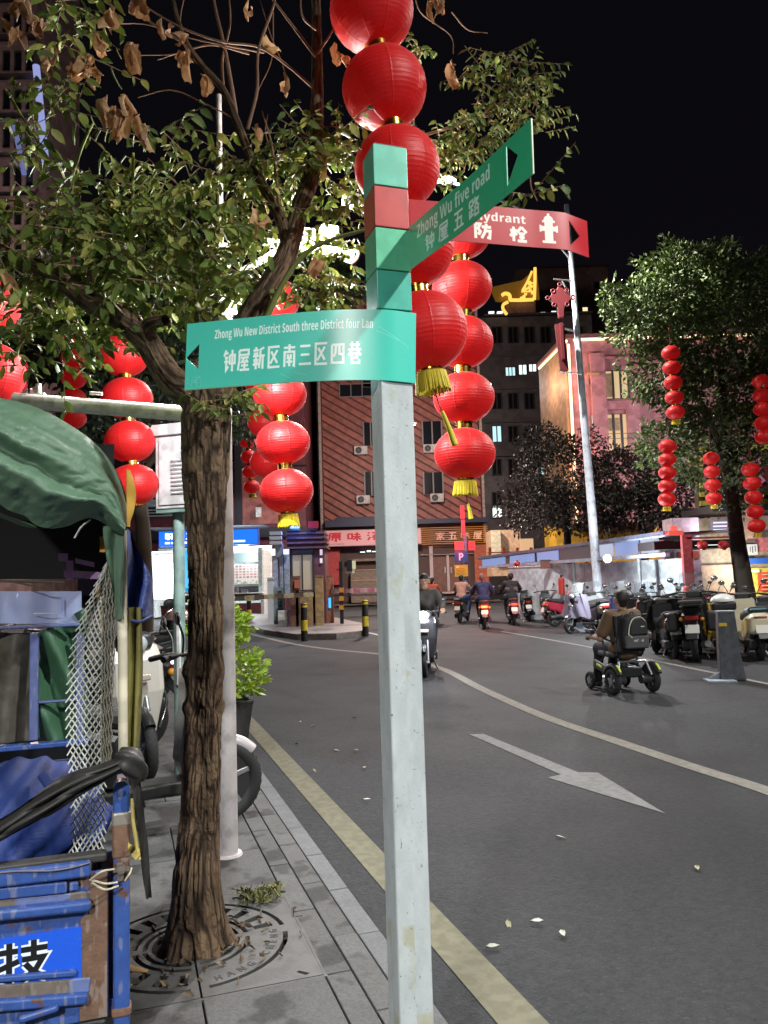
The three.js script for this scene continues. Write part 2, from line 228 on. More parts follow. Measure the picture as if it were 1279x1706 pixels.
// ------------------------------------------------------------------ buildings far behind
const lamp = { warm: glow([1, 0.78, 0.45], 1.3), white: glow([0.9, 1, 0.98], 1.6), cyan: glow([0.6, 0.95, 1], 1.2), pale: glow([0.85, 0.9, 1], 1.2) };
const darkGlass = mat([0.012, 0.014, 0.018], 0.15), frameDark = mat([0.05, 0.045, 0.045], 0.5, 0.2), framePale = mat([0.22, 0.2, 0.2], 0.5);
function windowAt(b, x0, y0, x1, y1, d, pane = darkGlass, fr = frameDark, bars = 1, out = 0.06) {
  const p = at((x0 + x1) / 2, (y0 + y1) / 2, d), w = wm('window', [fbox(x0 - 1, y0 - 1, x1 + 1, y0, d, 0.14, out), fbox(x0 - 1, y1, x1 + 1, y1 + 1.2, d, 0.2, out + 0.06), fbox(x0 - 1, y0, x0, y1, d, 0.14, out), fbox(x1, y0, x1 + 1, y1, d, 0.14, out), ...Array.from({ length: bars }, (_, i) => { const x = x0 + ((x1 - x0) * (i + 1)) / (bars + 1); return fbox(x - 0.4, y0, x + 0.4, y1, d, 0.1, out); })], fr, b);
  wm('pane', fbox(x0, y0, x1, y1, d, 0.03, out - 0.05), pane, w); return w;
}
{ // red building with diagonal cladding, two shops on its ground floor
  const d = 48, a = at(540, 1000, d), b = at(811, 1000, d), X0 = a.x, X1 = b.x, H = at(600, 492, d).y, Yb = at(640, 868, d).y;
  const t = thing('red_building', 'red building clad in diagonal boards, shops on its ground floor', 'building', V((X0 + X1) / 2, 0, -d - 5));
  wm('wall', new THREE.BoxGeometry(X1 - X0, H, 10).translate((X0 + X1) / 2, H / 2, -d - 5.02), worn([0.1, 0.028, 0.024], 101, 3), t);
  const boards = [worn([0.3, 0.095, 0.07], 102, 2), worn([0.26, 0.085, 0.066], 103, 2), worn([0.28, 0.1, 0.075], 104, 2)], st = 0.5, sl = -0.62;
  const clip = (ps, f) => { const o = []; ps.forEach((p, i) => { const q = ps[(i + 1) % ps.length], fp = f(p), fq = f(q); if (fp >= 0) o.push(p); if ((fp >= 0) !== (fq >= 0)) { const k = fp / (fp - fq); o.push([p[0] + (q[0] - p[0]) * k, p[1] + (q[1] - p[1]) * k]); } }); return o; };
  for (let y = Yb - 1, k = 0; y < H + (X1 - X0) * 0.62 + 1; y += st, k++) {
    let ps = [[X0, y], [X1, y + sl * (X1 - X0)], [X1, y + sl * (X1 - X0) + st - 0.11], [X0, y + st - 0.11]];
    for (const f of [(p) => p[1] - Yb, (p) => H - 0.5 - p[1], (p) => p[0] - X0 - 0.12, (p) => X1 - 0.12 - p[0]]) { if (ps.length) ps = clip(ps, f); }
    if (ps.length < 3) continue; wm('cladding_board', poly(ps, 0.1, 0.025).translate(0, 0, -d - 0.015), boards[k % 3], t);
  }
  for (const X of [X0 - 0.02, X1 + 0.02]) wm('corner_trim', new THREE.BoxGeometry(0.16, H, 0.2).translate(X, H / 2, -d + 0.08), worn([0.34, 0.27, 0.24], 105), t);
  wm('roof', [new THREE.BoxGeometry(X1 - X0 + 0.8, 0.3, 11).translate((X0 + X1) / 2, H + 0.1, -d - 4.9), new THREE.BoxGeometry(X1 - X0 + 0.6, 0.2, 10.8).translate((X0 + X1) / 2, H - 0.35, -d - 4.9)], mat([0.1, 0.03, 0.035], 0.6), t);
  for (const [x0, y0, x1, y1, n] of [[566, 640, 640, 661, 3], [606, 704, 640, 743, 2], [608, 786, 641, 826, 2], [704, 702, 735, 741, 1], [706, 787, 737, 824, 1], [604, 622, 640, 645, 1], [702, 620, 733, 656, 1], [604, 545, 638, 585, 2], [560, 545, 588, 585, 1]]) windowAt(t, x0, y0, x1, y1, d, darkGlass, framePale, n, 0.16);
  t.updateMatrixWorld();
  for (const [x, y, lab] of [[601, 751, 'pale air conditioner under the middle window left of the grey sign post'], [605, 833, 'lower pale air conditioner on the red cladding left of the sign post'], [728, 830, 'pale air conditioner on red cladding just right of the sign post'], [716, 748, 'upper air conditioner beside the lanterns right of the sign post']]) {
    const q = thing('air_conditioner', lab, 'air conditioner', at(x, y + 6.5, d - 0.35), 0, 'air conditioners on the red building');
    mesh('housing', rbox(0.82, 0.52, 0.3, 0.03, 0, 0.26, 0), worn([0.5, 0.47, 0.46], 106), q); mesh('fan_grille', [cyl(0.2, 0.2, 0.02, -0.13, 0.26, 0.16, 20, Math.PI / 2)], MT.black, q); mesh('fan_hub', cyl(0.06, 0.06, 0.03, -0.13, 0.26, 0.17, 10, Math.PI / 2), MT.grey, q); mesh('bracket', [box(0.05, 0.04, 0.34, -0.3, -0.02, -0.02), box(0.05, 0.04, 0.34, 0.3, -0.02, -0.02)], MT.darkSteel, q);
  }
  // ground floor
  wm('awning', [fbox(543, 866, 632, 880, d, 0.7, 0.8), fbox(560, 861, 640, 868, d, 0.5, 0.6), fbox(632, 863, 811, 876, d, 0.7, 0.8)], mat([0.02, 0.026, 0.06], 0.5), t);
  const sign = (c, w, h) => { c.fillStyle = '#b88a8c'; c.fillRect(0, 0, w, h); ['原', '味', '汤', '粉', '王'].forEach((g, i) => { if (GLYPH[g]) glyph(c, g, 46 + i * 205, 26, 150, 150, 22, '#a3182a'); }); fitText(c, '13414148888', 40, 205, 180, 20, '#5c3038', ''); scuffs(c, w, h, 60, 4, ['#987076', '#caa0a0']); };
  const s1 = wm('shop_sign', fbox(540, 881, 700, 912, d, 0.3, 0.9), mat([0.4, 0.3, 0.3], 0.5), t), sb = fbox(541, 882, 699, 911, d, 0.02, 0.925);
  sb.computeBoundingBox(); const bb = sb.boundingBox; wm('sign_lettering', uvFit(prep(sb), bb.min.x, bb.min.y, bb.max.x - bb.min.x, bb.max.y - bb.min.y), mat([1, 1, 1], 0.5, 0, { map: canvasTex(1024, 240, sign), emissiveMap: canvasTex(512, 120, (c, w, h) => { c.save(); c.scale(0.5, 0.5); sign(c, 1024, 240); c.restore(); }), emissive: C([1, 0.8, 0.8]), emissiveIntensity: 0.35 }), s1);
  const s2 = wm('slatted_sign_board', Array.from({ length: 9 }, (_, i) => fbox(701, 878 + i * 3.3, 811, 880.4 + i * 3.3, d, 0.1, 0.5)), mat([0.4, 0.17, 0.03], 0.45, 0, { emissive: C([0.5, 0.18, 0.02]), emissiveIntensity: 0.35 }), t);
  { const draw = (c, w, h) => { c.clearRect(0, 0, w, h); ['老', '家', '五', '味', '屋'].forEach((g, i) => GLYPH[g] && glyph(c, g, 10 + i * 105, 8, 76, 76, 9, i % 2 ? '#d89a86' : '#e8b9a0')); };
    const g = fbox(702, 884, 808, 903, d, 0.02, 0.56); g.computeBoundingBox(); const q = g.boundingBox; wm('sign_lettering', uvFit(prep(g), q.min.x, q.min.y, q.max.x - q.min.x, q.max.y - q.min.y), mat([1, 1, 1], 0.5, 0, { map: canvasTex(540, 92, draw), transparent: true, alphaTest: 0.5 }), s2); }
  wm('shop_interior', [fbox(543, 912, 811, 1004, d, 0.05, 0.08)], mat([0.05, 0.025, 0.02], 0.7), t);
  wm('shop_ceiling_lamp', [fbox(600, 919, 608, 921, d, 0.1, 0.3), fbox(611, 917, 618, 920, d, 0.1, 0.3), fbox(620, 918, 632, 920, d, 0.1, 0.3)], lamp.white, t);
  wm('counter', [fbox(586, 950, 640, 1004, d, 0.5, 0.75), fbox(580, 930, 640, 936, d, 0.3, 0.5)], worn([0.13, 0.1, 0.075], 107), t);
  wm('counter_trim', [fbox(586, 948, 640, 951, d, 0.6, 0.8), fbox(586, 965, 640, 968, d, 0.52, 0.78)], mat([0.3, 0.2, 0.12], 0.5), t);
  wm('red_banner', [fbox(543, 914, 566, 975, d, 0.05, 0.3)], worn([0.3, 0.03, 0.03], 108), t);
  wm('shop_front_frame', [fbox(700, 922, 812, 924.5, d, 0.1, 0.25), fbox(717, 910, 720, 990, d, 0.1, 0.25), fbox(701, 985, 760, 990, d, 0.3, 0.3), fbox(745, 925, 747, 985, d, 0.1, 0.25)], mat([0.35, 0.27, 0.27], 0.5), t);
  wm('wooden_door', [fbox(724, 928, 744, 985, d, 0.08, 0.2), fbox(748, 928, 766, 985, d, 0.08, 0.2)], worn([0.11, 0.05, 0.035], 109), t); for (const x of [740, 750]) wm('door_handle', fbox(x, 945, x + 2, 955, d, 0.06, 0.27), MT.steel, t);
  wm('step', fbox(560, 999, 830, 1008, d, 1.2, 1.3), worn([0.12, 0.11, 0.1], 110), t);
  wm('side_banner', fbox(791, 905, 811, 975, d, 0.06, 0.3), worn([0.32, 0.07, 0.03], 111), t);
}
{ // dark red building to the left of it
  const d = 44, t = thing('dark_red_building', 'dark red facade with black frames behind the tree trunk', 'building', at(390, 1000, d).setY(0).add(V(0, 0, -5)));
  const top = at(400, 560, d).y, a = at(215, 1000, d).x, b = at(512, 1000, d).x;
  wm('wall', new THREE.BoxGeometry(b - a, top, 9).translate((a + b) / 2, top / 2, -d - 4.5), worn([0.1, 0.025, 0.035], 112, 3), t);
  wm('frame_beam', [fbox(215, 776, 512, 783, d, 0.3, 0.25), fbox(215, 878, 512, 902, d, 0.3, 0.25), fbox(393, 560, 400, 880, d, 0.28, 0.22), fbox(475, 560, 482, 880, d, 0.28, 0.22), fbox(300, 560, 306, 880, d, 0.28, 0.22), fbox(215, 660, 512, 667, d, 0.3, 0.25)], mat([0.025, 0.024, 0.03], 0.5), t);
  for (const [x0, y0, x1, y1, c] of [[404, 787, 472, 874, [0.3, 0.1, 0.085]], [372, 787, 390, 874, [0.22, 0.05, 0.08]], [404, 671, 472, 772, [0.16, 0.1, 0.085]], [310, 787, 368, 874, [0.2, 0.06, 0.06]], [220, 671, 296, 772, [0.15, 0.05, 0.04]]]) wm('wall_panel', fbox(x0, y0, x1, y1, d, 0.1, 0.08), worn(c, 113 + x0, 2), t);
  for (const [x0, y0, x1, y1] of [[376, 690, 392, 770], [240, 770, 300, 835], [420, 690, 455, 740], [404, 590, 440, 650]]) windowAt(t, x0, y0, x1, y1, d, darkGlass, framePale, 1, 0.1);
  windowAt(t, 374, 806, 383, 848, d, lamp.warm, framePale, 0, 0.12);
  wm('roller_shutter', [fbox(232, 832, 300, 846, d, 0.3, 0.4), ...[0, 1, 2].map((i) => fbox(232, 848 + i * 5, 300, 852 + i * 5, d, 0.15, 0.3))], worn([0.22, 0.3, 0.32], 115), t);
  wm('vent_box', fbox(428, 846, 436, 862, d, 0.3, 0.4), MT.white, t);
}
{ // gap building between the two
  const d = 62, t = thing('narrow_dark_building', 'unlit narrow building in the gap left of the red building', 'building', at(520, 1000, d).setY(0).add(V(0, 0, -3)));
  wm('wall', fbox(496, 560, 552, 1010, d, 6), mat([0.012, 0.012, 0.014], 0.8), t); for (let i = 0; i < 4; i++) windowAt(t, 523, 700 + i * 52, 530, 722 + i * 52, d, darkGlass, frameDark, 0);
}
{ // food shop with the blue lit sign
  const d = 38, t = thing('blue_sign_shop', 'brightly lit snack shop under a blue light box sign', 'shop', at(350, 1000, d).setY(0).add(V(0, 0, -1.5)));
  wm('back_wall', [fbox(240, 905, 440, 1012, d, 0.15, -2.4)], worn([0.6, 0.62, 0.62], 116), t);
  wm('side_wall', [new THREE.BoxGeometry(0.15, 3.2, 2.6).translate(at(437, 1000, d).x, 1.6, -d - 1.3), new THREE.BoxGeometry(0.15, 3.2, 2.6).translate(at(240, 1000, d).x, 1.6, -d - 1.3)], worn([0.5, 0.55, 0.55], 117), t);
  const s = wm('sign_box', fbox(268, 881, 432, 912, d, 0.4, 0.4), mat([0.02, 0.06, 0.3], 0.4), t);
  const draw = (c, w, h) => { c.fillStyle = '#0a5cf0'; c.fillRect(0, 0, w, h); ['职', '工', '三', '区', '餐', '厅'].forEach((g, i) => GLYPH[g] && glyph(c, g, 60 + i * 104, 22, 78, 92, 16, '#f4f8ff')); c.fillStyle = '#e8f0ff'; for (let i = 0; i < 13; i++) if (i !== 10) c.fillRect(60 + i * 62, 138, i > 10 ? 70 : 50, 26); };
  const g = fbox(269, 882, 431, 911, d, 0.02, 0.425); g.computeBoundingBox(); const q = g.boundingBox, tx = canvasTex(1000, 190, draw);
  wm('sign_face', uvFit(prep(g), q.min.x, q.min.y, q.max.x - q.min.x, q.max.y - q.min.y), mat([0.03, 0.03, 0.03], 0.4, 0, { emissive: C([1, 1, 1]), emissiveMap: tx, emissiveIntensity: 2.2 }), s);
  wm('lit_window', [fbox(236, 922, 284, 1000, d, 0.05, -1.2), fbox(236, 916, 290, 921, d, 0.05, -1.2)], glow([0.92, 0.96, 1], 2.2), t); bulbLight(at(262, 960, d - 0.6), 60, [0.85, 0.93, 1], 0.3); bulbLight(at(405, 925, d + 0.6), 45, [0.8, 0.95, 1], 0.2);
  wm('menu_board', [fbox(378, 918, 436, 936, d, 0.08, -2)], glow([0.35, 0.75, 0.75], 0.55), t);
  const mb = fbox(378, 938, 436, 974, d, 0.08, -1.9); mb.computeBoundingBox(); const m = mb.boundingBox;
  wm('menu_light_box', uvFit(prep(mb), m.min.x, m.min.y, m.max.x - m.min.x, m.max.y - m.min.y), mat([0.05, 0.05, 0.05], 0.4, 0, { emissive: C([1, 1, 1]), emissiveIntensity: 0.8, emissiveMap: canvasTex(256, 160, (c, w, h) => { c.fillStyle = '#f0e4da'; c.fillRect(0, 0, w, h); const p = rng(5); for (let i = 0; i < 9; i++) for (let j = 0; j < 5; j++) { c.fillStyle = ['#d05a5a', '#c8806a', '#b0403a', '#e09a80'][(p() * 4) | 0]; c.fillRect(8 + i * 28, 8 + j * 22, 20, 15); } for (let i = 0; i < 40; i++) { c.fillStyle = ['#6f8a3a', '#a8a050', '#c8a040'][(p() * 3) | 0]; c.fillRect(p() * w, 122 + p() * 30, 12, 7); } }) }), t);
  wm('cyan_tube', fbox(308, 916, 315, 986, d, 0.12, 0.1), glow([0.02, 0.5, 1], 1.2), t); wm('pillar', [fbox(290, 912, 299, 1000, d, 0.3, 0.2), fbox(432, 912, 437, 1000, d, 0.3, 0.2)], worn([0.4, 0.5, 0.52], 118), t);
  wm('counter', [fbox(300, 976, 436, 1004, d, 0.8, 0.1)], worn([0.04, 0.045, 0.05], 119), t); wm('counter_top', [fbox(250, 988, 440, 992, d, 0.9, 0.5)], MT.white, t);
  wm('stock_pot', [fbox(388, 978, 398, 989, d, 0.4, 0.4), fbox(404, 982, 414, 989, d, 0.4, 0.4)], MT.steel, t);
  wm('roof', fbox(236, 874, 440, 880, d, 3, 0.2), mat([0.03, 0.03, 0.04], 0.6), t);
}
{ // dark apartment blocks
  const d = 72, t = thing('apartment_block', 'dark apartment block with a few lit windows behind the red lanterns', 'building', at(905, 1000, d).setY(0).add(V(0, 0, -5)));
  wm('wall', [fbox(808, 524, 985, 1000, d, 9)], worn([0.12, 0.105, 0.105], 121, 4), t); wm('parapet', [fbox(806, 519, 987, 526, d, 9.4, 0.2), fbox(806, 700, 987, 703, d, 0.3, 0.25), fbox(806, 590, 987, 593, d, 0.3, 0.25), fbox(806, 645, 987, 648, d, 0.3, 0.25), fbox(806, 756, 987, 759, d, 0.3, 0.25)], mat([0.12, 0.1, 0.1], 0.7), t);
  const lit = { '842,612': [lamp.cyan, 857, 624], '864,608': [lamp.white, 876, 622], '881,607': [lamp.white, 893, 618], '848,552': [frameDark, 862, 572], '822,843': [lamp.pale, 836, 860] };
  for (let r = 0; r < 6; r++) for (let c = 0; c < 6; c++) { const x = 820 + c * 27, y = 545 + r * 55; if (r === 1) continue; windowAt(t, x, y, x + 15, y + 26, d, (r === 3 && c === 0) || (r === 4 && c === 3) ? lamp.cyan : darkGlass, frameDark, 1); }
  windowAt(t, 842, 612, 858, 626, d, lamp.cyan, frameDark, 2); windowAt(t, 864, 608, 877, 624, d, lamp.white, frameDark, 1); windowAt(t, 881, 607, 893, 619, d, lamp.white, frameDark, 1); windowAt(t, 820, 842, 836, 862, d, lamp.white, frameDark, 1); windowAt(t, 906, 697, 920, 712, d, lamp.cyan, frameDark, 1);
  const u = thing('rear_apartment_block', 'brown upper block of flats behind the roof with the golden ornament', 'building', at(930, 1000, d + 14).setY(0).add(V(0, 0, -5)));
  wm('wall', fbox(886, 444, 1012, 1000, d + 14, 8), worn([0.16, 0.11, 0.09], 122, 4), u); wm('parapet', fbox(884, 440, 1014, 447, d + 14, 8.3, 0.15), mat([0.06, 0.04, 0.035], 0.7), u);
  for (const [x, y, m] of [[900, 520, lamp.white], [918, 518, lamp.white], [970, 512, lamp.warm], [990, 470, darkGlass], [940, 480, darkGlass]]) windowAt(u, x, y, x + 9, y + 10, d + 14, m, frameDark, 0);
  const g = thing('roof_ornament', 'golden glowing ornament on the roof of the dark block', 'ornament', at(862, 522, d)), gl = glow([1, 0.58, 0.1], 1.5), gd = mat([0.25, 0.13, 0.02], 0.4, 0.3, { emissive: C([1, 0.5, 0.06]), emissiveIntensity: 0.1 });
  const P = (x, y, o = 0) => at(x, y, d - 1 - o);
  wm('neon_outline', [tube([P(891, 446), P(891, 470), P(890, 499)], 0.15, 10, 6), tube([P(889, 499), P(868, 500), P(849, 500)], 0.16, 10, 6), tube([P(886, 452), P(878, 470), P(870, 484)], 0.12, 10, 6), tube([P(850, 500), P(848, 491), P(841, 489), P(836, 492)], 0.17, 14, 6), tube([P(846, 503), P(838, 508), P(838, 515), P(844, 524)], 0.15, 14, 6)], gl, g);
  wm('fretwork', [...Array.from({ length: 16 }, (_, i) => { const x = 868 + hash(i, 3, 7) * 20, y = 498 - hash(i, 5, 7) * (x - 862) * 1.5; return fbox(x - 2, y - 1.5, x + 2, y + 1, d - 1, 0.3); }), fbox(869, 484, 890, 486, d - 1, 0.2), fbox(876, 470, 890, 472, d - 1, 0.2)], gl, g);
  wm('roof_slope', poly([[0, 0], [3.2, 0.15], [3.05, 3.1], [1.6, 2], [0, 1.7], [-1.4, 1.4], [-0.9, 0.1]], 0.3).translate(P(838, 500).x + 0.3, P(838, 500).y, -d + 0.3), gd, g); wm('pedestal', fbox(842, 502, 890, 524, d, 2, 0.4), worn([0.2, 0.12, 0.12], 123), g);
  for (const [x, m] of [[813, lamp.white], [827, lamp.white]]) { /* windows of the parapet lights */ wm('roof_lamp', fbox(x, 521.5, x + 9, 524, d, 0.3, 0.5), m, t); }
}
{ // pink corner building with light strips on its edges
  const d = 45, e = 51, k = at(967, 1000, d), l = at(919, 1000, e), r = at(1300, 1000, d), H = at(967, 566, d).y, t = thing('pink_corner_building', 'pink corner building outlined with warm light strips behind the lamp post', 'building', V(k.x, 0, -d));
  const pink = worn([0.45, 0.2, 0.24], 131, 3), peach = worn([0.46, 0.3, 0.18], 132, 3);  // peach puts the warm strip light on the side wall into its colour
  wm('front_wall', new THREE.BoxGeometry(r.x - k.x, H, 0.4).translate((k.x + r.x) / 2, H / 2, -d - 0.2), pink, t);
  wm('side_wall', beam(V(k.x, H / 2, -d - 0.42), V(l.x, H / 2, -e), 0.3, H), peach, t);
  wm('roof', [new THREE.BoxGeometry(r.x - k.x, 0.3, 5.6).translate((k.x + r.x) / 2, H - 0.2, -d - 3.2), new THREE.BoxGeometry(r.x - k.x + 0.3, 0.25, 0.7).translate((k.x + r.x) / 2, H + 0.12, -d), beam(V(k.x, H + 0.12, -d - 0.3), V(l.x, H + 0.12, -e), 0.6, 0.25)], worn([0.25, 0.12, 0.12], 133), t);
  const strip = glow([1, 0.66, 0.4], 3);
  wm('light_strip', [tube([V(k.x + 0.3, H - 0.05, -d + 0.25), V((k.x + r.x) / 2, H - 0.05, -d + 0.25), V(r.x, H - 0.05, -d + 0.25)], 0.1, 8, 6)], strip, t); wm('light_strip', [bar(V(k.x - 0.1, H - 0.1, -d + 0.15), V(l.x - 0.15, H - 0.1, -e + 0.2), 0.08)], strip, t); wm('light_strip', [bar(V(k.x, 3, -d + 0.16), V(k.x, H - 0.3, -d + 0.16), 0.08)], strip, t);
  bulbLight(V(k.x - 0.5, H - 2.5, -d + 1.1), 20, [1, 0.6, 0.35], 0.3); bulbLight(V(k.x - 0.7, H - 7, -d + 1.1), 22, [1, 0.6, 0.35], 0.3); bulbLight(V(l.x - 1.2, H - 2, -e + 3.5), 22, [1, 0.6, 0.35], 0.3);
  const beige = worn([0.5, 0.36, 0.22], 134);
  windowAt(t, 981, 606, 992, 622, d, darkGlass, framePale, 0); windowAt(t, 981, 632, 990, 641, d, darkGlass, framePale, 0); windowAt(t, 985, 691, 1000, 712, d, lamp.white, framePale, 1); windowAt(t, 1008, 618, 1046, 664, d, glow([1, 0.72, 0.38], 0.8), frameDark, 2); windowAt(t, 1009, 690, 1049, 752, d, glow([1, 0.66, 0.33], 0.85), frameDark, 2); windowAt(t, 1110, 620, 1150, 668, d, darkGlass, frameDark, 2); windowAt(t, 1064, 712, 1076, 726, d, darkGlass, framePale, 0);
  wm('curtain', [fbox(1011, 622, 1022, 662, d, 0.04, 0.03), fbox(1012, 696, 1036, 718, d, 0.04, 0.03)], beige, t); wm('balcony_rail', [fbox(1008, 724, 1056, 726, d, 0.06, 0.6), fbox(1008, 732, 1056, 734, d, 0.06, 0.6)], MT.darkSteel, t);
  wm('pier', [fbox(996, 590, 1004, 880, d, 0.3, 0.3), fbox(1053, 668, 1062, 880, d, 0.3, 0.3), fbox(1004, 668, 1053, 684, d, 0.25, 0.26), fbox(1004, 590, 1200, 600, d, 0.25, 0.26)], worn([0.48, 0.22, 0.27], 135, 3), t);
  wm('ledge', [fbox(976, 624, 995, 627, d, 0.5, 0.5)], peach, t);
}
{ // tower at the far left behind the leaves
  const d = 60, t = thing('tall_pink_tower', 'tall pinkish tower with pale blue light strips behind the leaves', 'building', at(20, 1000, d).setY(0).add(V(0, 0, -5)));
  wm('wall', fbox(-160, -140, 62, 1010, d, 9), worn([0.34, 0.24, 0.23], 141, 4), t); wm('floor_band', Array.from({ length: 14 }, (_, i) => fbox(-160, -120 + i * 64, 63, -114 + i * 64, d, 0.4, 0.3)), worn([0.12, 0.08, 0.085], 142), t);
  for (let r = 0; r < 8; r++) for (let c = 0; c < 3; c++) windowAt(t, 6 + c * 19, -40 + r * 64, 16 + c * 19, -10 + r * 64, d, darkGlass, frameDark, 0);
  { const f = thing('added_flood_light', 'added flood light hidden by the leaves lighting the tall pink tower', 'flood light', at(40, 640, d - 14)); wm('housing', new THREE.BoxGeometry(0.5, 0.4, 0.4).translate(...at(40, 640, d - 14).toArray()), MT.grey, f); wm('lamp_face', new THREE.BoxGeometry(0.44, 0.34, 0.05).translate(...at(40, 640, d - 13.7).add(V(0, 0, -0.55)).toArray()), glow([1, 0.8, 0.75], 3), f); bulbLight(at(40, 640, d - 13.2).add(V(0, 0.2, -1.6)), 800, [1, 0.78, 0.72], 0.2); }  // unseen fixture added only to brighten the tower front
  wm('light_strip', bar(at(60, 110, d - 0.5), at(76, 275, d - 0.5), 0.28), glow([0.45, 0.5, 1], 0.75), t); wm('light_strip', bar(at(24, 210, d - 0.5), at(40, 290, d - 0.5), 0.2), glow([0.35, 0.4, 0.9], 0.4), t);
}
